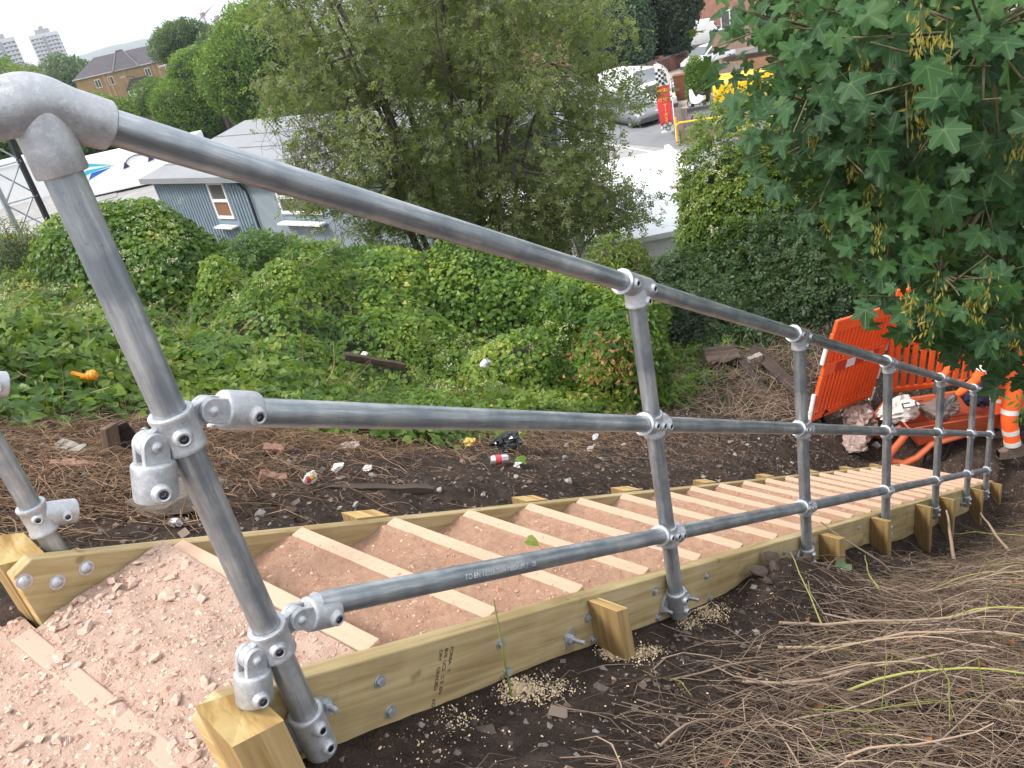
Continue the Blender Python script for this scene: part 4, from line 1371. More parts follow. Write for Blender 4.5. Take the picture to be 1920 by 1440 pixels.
# ------------------------------------------------------------------ grey willow on the bank
def grow_willow():
    r = np.random.default_rng(77)
    c0 = np.array([11.6, 10.9, gz1(11.6, 10.9)])
    t = thing('willow_tree', tuple(c0), 'large many-stemmed grey-green willow in the middle of the bank', 'tree')
    eu, ew = np.array([-.70, .714, 0]), np.array([.714, .70, 0])      # across and away
    cen = np.array([11.6, 10.9, -1.4]) - eu * .45
    # crown masses
    K = 300
    d = unit(r.normal(size=(K, 3)))
    q = d * (r.random((K, 1)) ** .40)
    C_ = cen + q[:, :1] * 3.75 * eu + q[:, 1:2] * 2.9 * ew + q[:, 2:] * np.array([0, 0, 4.6])
    u_ = (C_ - cen) @ eu
    keep = ~((u_ > 2.5) & (C_[:, 2] < -2.5)) & ~((u_ < -1.6) & (C_[:, 2] < -4.2))
    C_ = C_[keep]
    stems = MB()
    nodes = []
    for s in range(17):
        az = s / 17 * 2 * math.pi + r.normal() * .2
        tgt = cen + eu * math.cos(az) * r.uniform(1.0, 3.0) + ew * math.sin(az) * r.uniform(.6, 2.2) + np.array([0, 0, r.uniform(.5, 4.2)])
        st = c0 + np.array([r.normal() * .22, r.normal() * .22, 0])
        mid = st * .45 + tgt * .55 + np.array([0, 0, -.3]) - (tgt - st) * np.array([.16, .16, 0])
        r0 = r.uniform(.05, .11)
        pts, rad = [], []
        off = np.cumsum(r.normal(size=(17, 3)) * .05, axis=0)
        for k in range(17):
            v = k / 16
            p = st * (1 - v) ** 2 + 2 * mid * v * (1 - v) + tgt * v * v + off[k] * v
            pts.append(p); rad.append(r0 * (1 - .85 * v) + .006)
            if k > 3:
                nodes.append(p)
        stems.tube(pts, rad, 8)
    stems.build('trunk', M['bark'], t, sharp=80)
    nodes = np.array(nodes)
    b0, b1, tw0, tw1, lp, ln = [], [], [], [], [], []
    for c in C_:
        dist = np.linalg.norm((nodes - c) * np.array([1, 1, .8]) + np.array([0, 0, .25]), axis=1)
        p = nodes[dist.argmin()]
        b0.append(p); b1.append(c)
        ax = unit((c - cen)[None])[0]
        for _ in range(26):
            a = c + r.normal(size=3) * np.array([.34, .34, .30]) * .8
            f = unit((r.normal(size=3) + ax * .7 + np.array([0, 0, -.15]))[None])[0]
            tl = r.uniform(.3, .65)
            tw0.append(a); tw1.append(a + f * tl)
            for v in (.2, .45, .7, .95):
                lp.append(a + f * tl * v + r.normal(size=3) * .05); ln.append(f * .3 + r.normal(size=3) * .6 + np.array([-.15, -.2, .55]))
    b0, b1 = np.array(b0), np.array(b1)
    tag(link('branches', twig_mesh('branches', b0, b1, r.uniform(.010, .026, len(b0)), M['barkm'], np.full(len(b0), .35), .10, 5, 4, r), t), kind='stuff')
    tw0, tw1 = np.array(tw0), np.array(tw1)
    tu = (tw1 - cen) @ eu
    kk = ~((tu < -3.0) & (tw1[:, 2] < -1.75) & (tw1[:, 2] > -3.1)) & (tu < 3.7) & (tu > -5.0)
    tw0, tw1 = tw0[kk], tw1[kk]
    tag(link('twigs', twig_mesh('twigs', tw0, tw1, np.full(len(tw0), .0045), M['barkm'], r.random(len(tw0)), .10, 2, 3, r), t), kind='stuff')
    lp, ln = np.array(lp), np.array(ln)
    uu = (lp - cen) @ eu
    k = (uu < 3.6 + r.normal(0, .12, len(lp))) & (uu > -5.0 + r.normal(0, .2, len(lp)))
    k &= ~((uu < -3.0 + r.normal(0, .15, len(lp))) & (lp[:, 2] < -1.75) & (lp[:, 2] > -3.1) & (r.random(len(lp)) < .93))
    lp, ln = lp[k], ln[k]
    print('willow sprays', len(lp))
    q = fbm(lp[:, 0] * .8, lp[:, 2] * .8 + lp[:, 1] * .5, 3)
    tint = np.clip(.45 + (q - .5) * 1.3 + r.normal(0, .15, len(lp)), 0, 1)
    link('crown', leaf_mesh('crown', lp, ln, r.uniform(.11, .20, len(lp)), 'spray', M['willow'], tint, r, .3), t)
    # a bare grey tangle low on its left side
    m = 520
    a = np.array([9.9, 12.6, -1.3]) + r.normal(size=(m, 3)) * np.array([.35, .35, .7])
    tag(link('bare_twigs', twig_mesh('bare_twigs', a, a + r.normal(size=(m, 3)) * np.array([.25, .25, .45]), np.full(m, .006), M['barkm'], r.uniform(.6, 1, m), .15, 3, 3, r), t), kind='stuff')
M['barkm'] = mat_tint('grey_bark', (.045, .036, .028), (.20, .175, .15))
grow_willow()

# ------------------------------------------------------------------ sycamore hanging over the steps
def syc_template(seed):
    r = np.random.default_rng(seed)
    lobes = [(90, 1.0, 29), (36, .90, 28), (144, .90, 28), (-14, .62, 26), (194, .62, 26)]
    ang = np.concatenate([np.linspace(-62, 242, 45)])
    rad = np.full(len(ang), .42)
    for a, h, w in lobes:
        h *= r.uniform(.92, 1.06)
        rad = np.maximum(rad, h * np.clip(1 - np.abs(ang - a) / (w * 1.45), 0, 1) ** .62 * 1.0)
    rad = np.maximum(rad, .52 * np.clip(1 - np.abs(ang - 90) / 150, 0, 1) ** .5 + .08)
    rad *= 1 + .055 * np.where(np.arange(len(ang)) % 2, 1, -1)
    x = rad * np.cos(np.radians(ang)); y = rad * np.sin(np.radians(ang))
    cup = r.uniform(-.16, .10); fold = r.uniform(.05, .22)
    z = cup * rad ** 2 + fold * np.abs(x) * .8 - .16 * np.clip(y, 0, 1) ** 2 + .05 * np.sin(np.radians(ang) * 5 + r.uniform(0, 6)) * rad
    V = np.concatenate([[(0, .0, 0)], np.stack([x, y, z], -1), [(-.012, -.0, 0), (.012, 0, 0), (.010, -.85, -.05), (-.010, -.85, -.05)]])
    n = len(ang)
    F = [(0, i, i + 1) for i in range(1, n)]
    F += [(n + 1, n + 3, n + 2), (n + 1, n + 4, n + 3)]
    vein = np.zeros(len(V))
    vein[0] = 1
    for a, _h, _w in lobes:
        vein[1 + int(np.abs(ang - a).argmin())] = 1
    return V, np.array(F), vein
for i in range(4):
    V_, F_, VEIN['syc%d' % i] = syc_template(40 + i)
    LEAF['syc%d' % i] = (V_, F_)
CL = [((3.12, 0.22, 0.77), 0.32), ((3.34, 0.44, 0.92), 0.18), ((2.78, -0.01, 0.78), 0.50), ((2.65, -0.30, 0.74), 0.50), ((2.51, -0.56, 0.76), 0.50), ((2.98, 0.14, 0.44), 0.20), ((2.89, -0.05, 0.44), 0.50), ((2.96, 0.04, 0.15), 0.26),
      ((3.04, -0.21, 0.16), 0.46), ((3.30, -0.45, 0.15), 0.60), ((2.73, -0.24, 0.02), 0.26), ((2.68, -0.43, -0.10), 0.34), ((2.92, -0.62, -0.18), 0.46), ((2.57, -0.39, -0.21), 0.10), ((2.74, -0.55, -0.30), 0.14), ((2.93, -0.67, -0.52), 0.20),
      ((4.40, -.05, 0.14), 0.70), ((4.97, -0.22, -0.23), 0.90), ((4.46, -0.20, -0.60), 0.45), ((4.50, -0.32, 0.35), 1.00), ((5.6, -.9, -.3), 1.3), ((3.31, 0.20, 1.36), 0.60), ((2.98, -0.37, 1.34), 0.90), ((3.6, -.7, 1.7), 1.2), ((4.6, -.2, 1.8), 1.5), ((5.2, -1.2, .6), 1.4)]
def grow_sycamore():
    r = np.random.default_rng(5)
    base = np.array([4.75, -.95, gz1(4.75, -.95)])
    t = thing('sycamore_tree', tuple(base), 'leafy sycamore with yellow winged seeds overhanging the steps', 'tree')
    pos, nrm, tin = [], [], []
    trunk = MB()
    fork = np.array([4.45, -.85, -.6])
    trunk.tube([base, base * .6 + fork * .4 + np.array([.05, 0, 0]), fork, np.array([4.3, -.8, .8]), np.array([4.25, -.75, 2.3]), np.array([4.3, -.7, 4.0])], [.13, .11, .095, .08, .06, .03], 12)
    trunk.build('trunk', M['mossbark'], t, sharp=80)
    limbs = MB()
    limbs.tube([(4.25, -.78, 1.6), (3.08, -.35, .95), (3.07, -.31, .68), (3.13, -.34, .51), (3.19, -.39, .36), (3.36, -.24, .09), (3.37, -.29, -.2), (3.2, -.3, -.4)], [.04, .030, .027, .025, .022, .02, .016, .008], 9)
    for i, (c, rd) in enumerate(CL):
        c = np.array(c)
        s = np.array([4.3, -.8, np.clip(c[2] + .5, -.5, 2.6)])
        mid = (s + c) / 2 + np.array([0, 0, .22]) + r.normal(size=3) * .08
        limbs.tube([s, s * .6 + mid * .4 + r.normal(size=3) * .04, mid, mid * .4 + c * .6 + r.normal(size=3) * .05, c], [.026, .021, .016, .012, .005], 6)
        n = int(122 * (rd / .4) ** 2.0) + 10
        if rd > .75:
            n = int(110 * (rd / .8) ** 2.2)
        d = unit(r.normal(size=(n, 3)))
        q = c + d * rd * (r.random((n, 1)) ** .45)
        out = q - np.array([4.4, -.9, .2])
        pos.append(q)
        nrm.append(unit(out) * .45 + np.array([-.30, -.25, .62]) + r.normal(size=(n, 3)) * .36)
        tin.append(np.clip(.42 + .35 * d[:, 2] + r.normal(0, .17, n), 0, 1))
        m = max(5, int(n / 9))
        for k in range(m):
            e = c + unit(r.normal(size=(1, 3)))[0] * rd * .85
            limbs.tube([c, (c + e) / 2 + r.normal(size=3) * .03, e], [.005, .004, .0025], 5)
    limbs.build('limbs', M['mossbark'], t, sharp=80)
    pos, nrm, tin = np.concatenate(pos), np.concatenate(nrm), np.concatenate(tin)
    size = r.uniform(.042, .082, len(pos))
    # the three hundred leaves that show largest hang as single leaves
    vis = np.linalg.norm(pos - np.array([-.44, -1.1, 1.2]), axis=1) + 1.2 * np.clip(pos[:, 2] - .85, 0, 9)
    order = np.argsort(vis)
    single, rest = order[:300], order[300:]
    meshes = {}
    for q in range(4):
        for lv in range(5):
            V, F = LEAF['syc%d' % q]
            meshes[q, lv] = raw_mesh('leaf', V, F, M['sycleaf'], np.full(len(V), .1 + .2 * lv), smooth=True, vein=VEIN['syc%d' % q])
    for i in single:
        o = bpy.data.objects.new('leaf', meshes[int(r.integers(4)), int(np.clip(tin[i] * 5, 0, 4))])
        col.objects.link(o)
        nz = Vector(nrm[i]).normalized()
        tip = Vector(r.normal(size=3)) + Vector((-.5, -.1, -.9))
        tip = (tip - nz * tip.dot(nz)).normalized()
        R = Matrix((tip.cross(nz), tip, nz)).transposed()
        o.matrix_world = Matrix.Translation(pos[i]) @ R.to_4x4() @ Matrix.Scale(float(size[i]), 4)
        adopt(o, t)
    print('sycamore leaves', len(pos))
    for q in range(4):
        w = rest[q::4]
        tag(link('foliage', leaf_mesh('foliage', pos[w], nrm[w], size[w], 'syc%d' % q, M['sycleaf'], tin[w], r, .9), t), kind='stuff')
    # bunches of winged keys
    def bunch(c, s):
        k = int(22 + 22 * r.random())
        p = np.array(c) + r.normal(size=(k, 3)) * np.array([.013, .013, .032]) * s
        o = link('seed_bunch', leaf_mesh('seed_bunch', p, r.normal(size=(k, 3)) * np.array([1, 1, .25]), r.uniform(.022, .036, k), 'key', M['seed'], r.random(k), r, 2.6), t)
        o['kind'] = 'stuff'
        b = MB()
        b.tube([(c[0], c[1], c[2] + .09), (c[0] + .006, c[1], c[2] + .04), tuple(c)], .0016, 4)
        b.build('stalk', M['mossbark'], o)
    for c in [(2.19, -0.50, 0.81), (2.77, 0.28, 0.58), (2.51, -0.18, 0.69), (2.51, -0.17, 0.59), (2.57, -0.18, 0.49), (2.46, -0.36, 0.61), (2.52, -0.36, 0.53), (2.52, -0.40, 0.55), (2.75, 0.07, 0.43), (2.72, -0.15, 0.22), (2.70, -0.09, 0.33), (2.76, 0.03, 0.08), (2.53, -0.23, 0.11), (2.37, -0.38, -0.07), (2.43, -0.45, -0.07), (2.51, -0.55, -0.12), (2.91, 0.21, 0.82), (2.22, -0.43, 0.83), (2.51, -0.58, -0.08), (2.62, -0.62, 0.39), (3.15, 0.41, 0.87), (2.66, -0.32, 0.24), (2.38, -0.43, -0.15), (2.63, -0.66, -0.29)]:
        bunch((c[0] - .03, c[1] - .03, c[2]), r.uniform(.8, 1.5))
grow_sycamore()
shrub('buddleia', (4.95, -.76, -1.92), (.22, .20, .12), 330, .17, 'slimspray', 'limeleaf', 'narrow-leaved buddleia sprig in front of the worker', 'plant', 31, core=0)

# ------------------------------------------------------------------ trees beyond the yard
def tree(name, c, rad, n, size, mat, label, seed, ground, group=None, shape='clump', lumps=24, amp=.34, core=.78):
    t = shrub(name, c, rad, n, size, shape, mat, label, 'tree', seed, group, lumps, amp, .45, core, ground, tint_hi=.5)
    r = max(.08, rad[0] * .05)
    MB().tube([(c[0], c[1], ground - .3), (c[0] + r, c[1], (ground + c[2]) / 2), (c[0], c[1] + r, c[2])], [r * 1.3, r, r * .6], 10).build('trunk', M['bark'], t, sharp=80)
    return t
G1 = 'broad-leaved trees beyond the yard'
tree('street_tree', (49.0, 77.5, -4.3), (4.0, 4.0, 4.1), 5200, .62, 'limeleaf', 'broad round tree right of the yellow brick flats', 41, -7.6, G1)
tree('street_tree', (44.9, 77.0, -5.3), (2.9, 2.9, 2.6), 2400, .5, 'limeleaf', 'low dark tree in front of the broad round tree', 42, -7.6, G1)
tree('street_tree', (47.0, 67.3, -3.9), (4.0, 4.0, 4.6), 5200, .58, 'limeleaf', 'tall leafy tree half hidden by the willow', 43, -7.6, G1)
tree('street_tree', (49.5, 88.5, -5.2), (2.3, 2.3, 2.1), 2200, .55, 'limeleaf', 'small bright tree against the wall of the yellow brick flats', 44, -7.7, G1)
tree('street_tree', (68.0, 93.5, -1.3), (3.6, 3.6, 4.9), 2600, .6, 'farleaf', 'pointed tree standing above the others against the sky', 45, -7.8, G1)
tree('street_tree', (64.3, 105.8, .6), (3.3, 3.3, 2.6), 1800, .6, 'farleaf', 'round treetop above the roof of the yellow brick flats', 46, -8.5, G1)
tree('street_tree', (58.0, 86.0, -4.2), (4.0, 4.0, 4.0), 2600, .6, 'farleaf', 'tree behind the broad round tree', 47, -7.7, G1)
G2 = 'trees below the tower blocks'
tree('distant_tree', (94.0, 212, -6.0), (7.5, 7.5, 6.0), 2600, 1.25, 'farleaf', 'rounded tree in front of the right tower block', 48, -10, G2)
tree('distant_tree', (84.0, 219, -5.5), (8.0, 8.0, 7.0), 2400, 1.25, 'farleaf', 'rounded tree in front of the left tower block', 49, -10, G2)
tree('distant_tree', (73.5, 186, -2.2), (5.0, 5.0, 4.0), 1600, 1.0, 'willow', 'silvery low tree just above the rail elbow', 50, -10, G2)
tree('distant_tree', (110.0, 228, -8.5), (9.0, 9.0, 5.2), 2000, 1.3, 'farleaf', 'tree behind the left end of the yellow brick flats', 51, -10, G2)
tree('yard_tree', (40.5, 88.0, -5.3), (3.4, 3.4, 2.4), 1700, .6, 'limeleaf', 'dark low tree left of the brown boundary wall', 52, -7.6)
tree('yard_tree', (33.0, 96.0, -4.3), (4.5, 4.5, 4.0), 1700, .7, 'limeleaf', 'dark tree behind the lattice mast', 53, -7.7)
tree('yew_tree', (57.5, 31.2, -2.6), (3.0, 3.0, 3.9), 4200, .5, 'conifer', 'very dark yew behind the brick gate piers', 54, -7.5)
tree('cypress_tree', (52.6, 31.4, -5.0), (1.7, 1.7, 2.9), 2600, .42, 'cypress', 'blue-green feathery cypress left of the gate piers', 55, -7.5)
tree('cypress_tree', (53.6, 34.6, -4.2), (1.8, 1.8, 3.4), 2400, .42, 'cypress', 'taller feathery cypress behind the willow crown', 56, -7.5)
tree('potted_tree', (42.6, 20.95, -6.35), (.55, .55, 1.0), 1500, .2, 'limeleaf', 'small oval tree beside the rust brown bin', 57, -7.4)
tree('hedge_bush', (43.5, 59.0, -6.4), (2.5, 2.5, 1.6), 1300, .45, 'limeleaf', 'bush at the end of the dark brown fence', 58, -7.5)
tree('street_tree', (52.0, 50.0, -4.4), (3.4, 3.4, 3.4), 1800, .5, 'limeleaf', 'tree hidden behind the middle of the willow', 59, -7.5)

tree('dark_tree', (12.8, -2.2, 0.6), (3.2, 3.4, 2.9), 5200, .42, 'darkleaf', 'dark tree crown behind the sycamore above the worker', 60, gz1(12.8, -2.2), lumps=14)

# ------------------------------------------------------------------ roads and pavements
def sheet(name, poly, z, mat, kind='structure', thick=0):
    b = MB()
    if thick:
        b.prism(poly, z - thick, z, axis=2)
    else:
        b.add([(x, y, z) for x, y in poly], [tuple(range(len(poly)))])
    o = b.build(name, mat)
    o['kind'] = kind
    return o
sheet('road', [(30, 8), (38.5, 8), (48, 17), (64, 14), (66, 24.2), (49, 27.6), (52, 40), (56, 62), (46, 62), (41, 40)], YARD + .004, M['asphalt'])
sheet('pavement', [(39.4, 17.4), (47.0, 15.8), (48.8, 22.6), (46.5, 25.0), (42.4, 24.9)], YARD + .12, M['paving'], thick=.2)
sheet('pavement', [(49.2, 27.8), (66, 24.4), (66.5, 26.4), (49.8, 29.8)], YARD + .12, M['paving'], thick=.2)
sheet('pavement', [(20.2, 61), (26, 58), (40, 86), (36, 92)], YARD + .05, M['concrete'], thick=.2)
# zigzag road marking
mk = MB()
zz = []
p0, pd, pn = np.array([48.6, 26.6]), np.array([.975, -.22]), np.array([.22, .975])
for row, off in ((0, 0), (1, -1.0), (2, -2.6)):
    for k in range(4 if row < 2 else 2):
        a = p0 + pd * (k * 1.1) + pn * off
        q = [a, a + pd * .9 + pn * .62, a + pd * 1.08 + pn * .62, a + pd * .18]
        mk.add([(x, y, YARD + .010) for x, y in q], [(0, 3, 2, 1)])
mko = mk.build('road_marking', M['white'])
mko['kind'] = 'structure'
lm = MB()
for off in (.0,):
    lm.add([(31.2, 15.0, YARD + .010), (37.4, 27.5, YARD + .010), (37.28, 27.56, YARD + .010), (31.08, 15.06, YARD + .010)], [(0, 3, 2, 1)])
o = lm.build('road_line', M['white'])
o['kind'] = 'structure'

# ------------------------------------------------------------------ buildings
def rotz(a):
    return Matrix.Rotation(a, 3, 'Z')
def place(o, parent):
    adopt(o, parent)
    return o
class Local:
    """builds parts in a thing's own axes (x along, y back, z up) and parents them to it"""
    def __init__(self, name, loc, ang, label, cat, group=None):
        self.t = thing(name, loc, label, cat, group, rotz(ang))
        self.m = self.t.matrix_basis.copy()
    def put(self, name, b, mat, parent=None, bevel=0.0, sharp=40):
        o = b.build(name, mat, None, bevel, sharp=sharp)
        o.matrix_basis = self.m
        adopt(o, parent or self.t)
        return o
    def box(self, name, a, c, mat, parent=None, bevel=0.0):
        return self.put(name, MB().box(a, c), mat, parent, bevel)

M['bluewall'] = plain('blue_grey_cladding', (.20, .26, .31), .55, 0, .10, 2.5)
M['bluewall2'] = plain('pale_blue_boards', (.25, .30, .34), .6, 0, .08, 2.5)
M['greyroof'] = plain('grey_roof_felt', (.22, .23, .245), .7, 0, .10, 1.2)
M['upvc'] = plain('white_window_frame', (.80, .80, .79), .4, 0, .03, 6)
M['board'] = plain('boarded_pane', (.22, .115, .06), .6, 0, .3, 14)
M['winglass'] = mat_glass('window_glass', (.10, .10, .10), .08)
M['yellowbrick'] = plain('yellow_brick', (.34, .225, .115), .85, 0, .12, 1.5)
M['palebrick'] = plain('pale_brick_pier', (.44, .30, .16), .85, 0, .10, 1.5)
M['slate'] = plain('dark_roof_tiles', (.075, .068, .075), .8, 0, .2, 2.0)
M['ridge'] = plain('ridge_tiles', (.17, .16, .165), .8)
M['brownwall'] = plain('brown_brick_wall', (.27, .14, .07), .85, 0, .18, 1.2)

# blue shed at the foot of the bank: front wall faces the steps, along y
def blue_shed():
    L = Local('shed', (15.55, 30.6, YARD + .15), -math.pi / 2, 'blue-grey corrugated shed with white framed windows below the bank', 'shed')
    W, ez, dep = 14.5, 4.10, 7.0
    sp = 5.92                                        # where the cladding changes at the drainpipe
    b = MB()
    b.box((-.6, .06, 0), (W, .25, ez))
    L.put('wall', b, M['bluewall'])
    L.box('side_wall', (-.6, .25, 0), (-.4, dep, ez), M['bluewall'])
    L.box('rear_wall', (-.6, dep, 0), (W, dep + .2, ez), M['bluewall'])
    skip = [(3.38, 4.52, 2.18, 3.88), (7.55, 9.8, 2.42, 3.93)]
    def cut(x, hw):
        z = [(0.0, ez - .01)]
        for a, c, z0, z1 in skip:
            if a - hw < x < c + hw:
                z = [(0.0, z0), (z1, ez - .01)]
        return z
    x = -.5
    while x < sp - .1:
        for z0, z1 in cut(x, .08):
            pr = [(x - .07, .06), (x - .045, .015), (x + .045, .015), (x + .07, .06)]
            L.put('cladding_rib', MB().prism(pr, z0, z1, axis=2), M['bluewall'])
        x += .20
    x = sp + .12
    while x < W - .1:
        for z0, z1 in cut(x, .07):
            L.box('cladding_board', (x - .057, .045, z0), (x + .057, .059, z1), M['bluewall2'])
        x += .124
    # roof, hipped towards the left end
    rf = MB()
    z0, z1 = ez + .02, ez + 1.25
    rf.add([(-.9, -.28, z0), (W + .3, -.28, z0), (W + .3, 3.4, z1), (2.0, 3.4, z1), (W + .3, dep + .4, z0), (-.9, dep + .4, z0)],
           [(0, 1, 2, 3), (3, 2, 4, 5), (0, 3, 5), (1, 4, 2), (5, 4, 1, 0)])
    ro = L.put('roof', rf, M['greyroof'])
    L.box('fascia', (-.9, -.31, ez - .18), (W + .3, -.282, ez + .03), M['greyroof'])
    for k in range(1, 4):
        u = k / 4.2
        L.put('roof_seam', MB().tube([(-.9 + 2.9 * u, -.28 + 3.68 * u, z0 + (z1 - z0) * u + .01), (W, -.28 + 3.68 * u, z0 + (z1 - z0) * u + .01)], .018, 4), M['ridge'], ro)
    def window(x0, x1, z0, z1, panes, mat_low):
        f = MB()
        w = .075
        for a, c in (((x0, 0), (x0 + w, 0)), ((x1 - w, 0), (x1, 0))):
            f.box((a[0], -.02, z0), (c[0], .058, z1))
        f.box((x0 + w, -.018, z0), (x1 - w, .056, z0 + .10)); f.box((x0 + w, -.018, z1 - w), (x1 - w, .056, z1))
        zm = z0 + (z1 - z0) * .50
        f.box((x0 + w, -.019, zm - .05), (x1 - w, .055, zm + .05))
        if x1 - x0 > 1.5:
            f.box((x0 + w, -.017, zm + .22), (x1 - w, .054, zm + .28))
        fr = L.put('window', f, M['upvc'])
        L.box('pane', (x0 + w, .03, zm + .05), (x1 - w, .045, z1 - w), M['winglass'], fr)
        L.box('pane', (x0 + w, .03, z0 + .10), (x1 - w, .045, zm - .05), mat_low, fr)
        L.box('sill', (x0 - .06, -.30, z0 - .30), (x1 + .06, -.0, z0 - .24), M['upvc'], fr)
        return fr
    window(3.4, 4.5, 2.48, 3.85, 2, M['board'])
    window(7.57, 9.78, 2.72, 3.90, 2, M['winglass'])
    L.put('drainpipe', MB().tube([(sp - .28, -.2, ez - .1), (sp - .24, -.12, ez - .25), (sp, -.05, ez - .55), (sp + .02, -.03, ez - .8), (sp + .02, -.03, .2)], .045, 8), M['dark'])
blue_shed()

def flat_block(name, loc, ang, sx, sy, h, label, walls, roofm, para=.25):
    L = Local(name, loc, ang, label, 'building')
    L.put('wall', MB().box((0, 0, 0), (sx, sy, h)), walls)
    b = MB()
    b.box((-.15, -.15, h + .002), (sx + .15, sy + .15, h + .12))
    ro = L.put('roof', b, roofm)
    for a, c in (((-.15, -.15), (sx + .15, .0)), ((-.15, sy), (sx + .15, sy + .15))):
        L.box('parapet', (a[0], a[1], h + .122), (c[0], c[1], h + .122 + para), roofm, ro)
    return L, ro
Lw, rw = flat_block('workshop', (15.7, 6.5, YARD), math.radians(40), 7.5, 3.4, 2.9, 'flat white-roofed workshop behind the elder bush', M['white'], M['roofwhite'], .12)
Lw.box('rooflight', (3.4, 2.2, 3.025), (5.2, 2.8, 3.10), M['paving'], rw)
flat_block('workshop', (15.9, 13.4, YARD), 0, 3.2, 2.4, 2.6, 'white-roofed workshop seen through the lower willow branches', M['white'], M['roofwhite'], .12)
flat_block('portable_cabin', (21.5, 72.5, YARD), math.radians(-35), 6.5, 3.0, 2.9, 'low white cabin behind the lattice mast', M['white'], M['roofwhite'])

# white trailer with a blue swoosh on its side
def trailer():
    a = math.atan2(63.8 - 70.1, 35.3 - 29.35)
    L = Local('box_trailer', (25.3, 61.3, YARD), a, 'white box trailer with a turquoise and blue swoosh at its end', 'trailer')
    W, z0, z1 = 9.0, .16, 2.75
    L.put('body', MB().box((0, 0, z0), (W, 2.5, z1)), M['white'], None, .05)
    sw = L.put('swoosh', MB().prism([(.22, .75), (1.1, 1.75), (2.6, 1.85), (.75, 1.32)], -.010, -.002, axis=1), M['blue'])
    L.put('swoosh', MB().prism([(.22, 1.55), (.8, 2.0), (2.9, 1.95), (1.1, 1.78)], -.014, -.006, axis=1), M['turq'])
    L.put('swoosh', MB().prism([(.22, 2.1), (.5, 2.62), (2.7, 2.0), (1.2, 2.2)], -.018, -.010, axis=1), M['turq'])
    arc = [(4.6 + 1.0 * math.cos(q), 1.55 + .75 * math.sin(q)) for q in np.linspace(math.radians(165), math.radians(25), 12)]
    L.put('arc_mark', MB().tube([(x, -.012, z) for x, z in arc], .035, 5), M['navy'])
    for x, z in (arc[0], arc[-1]):
        L.put('arrow_mark', MB().prism([(x - .25, z - .22), (x + .28, z - .12), (x + .02, z + .26)], -.02, -.004, axis=1), M['navy'])
    for x in (1.4, 2.3, W - 1.2):
        w = MB()
        w.lathe([(0, .02), (.0, .18), (.2, .19), (.24, .17), (.24, .02)], (x, .10, .15), (0, 1, 0), 18)
        L.put('wheel', w, M['rubber'])
M['blue'] = plain('blue_print', (.01, .13, .50), .4)
M['turq'] = plain('turquoise_print', (.03, .45, .60), .4)
M['navy'] = plain('navy_print', (.03, .03, .09), .4)
trailer()

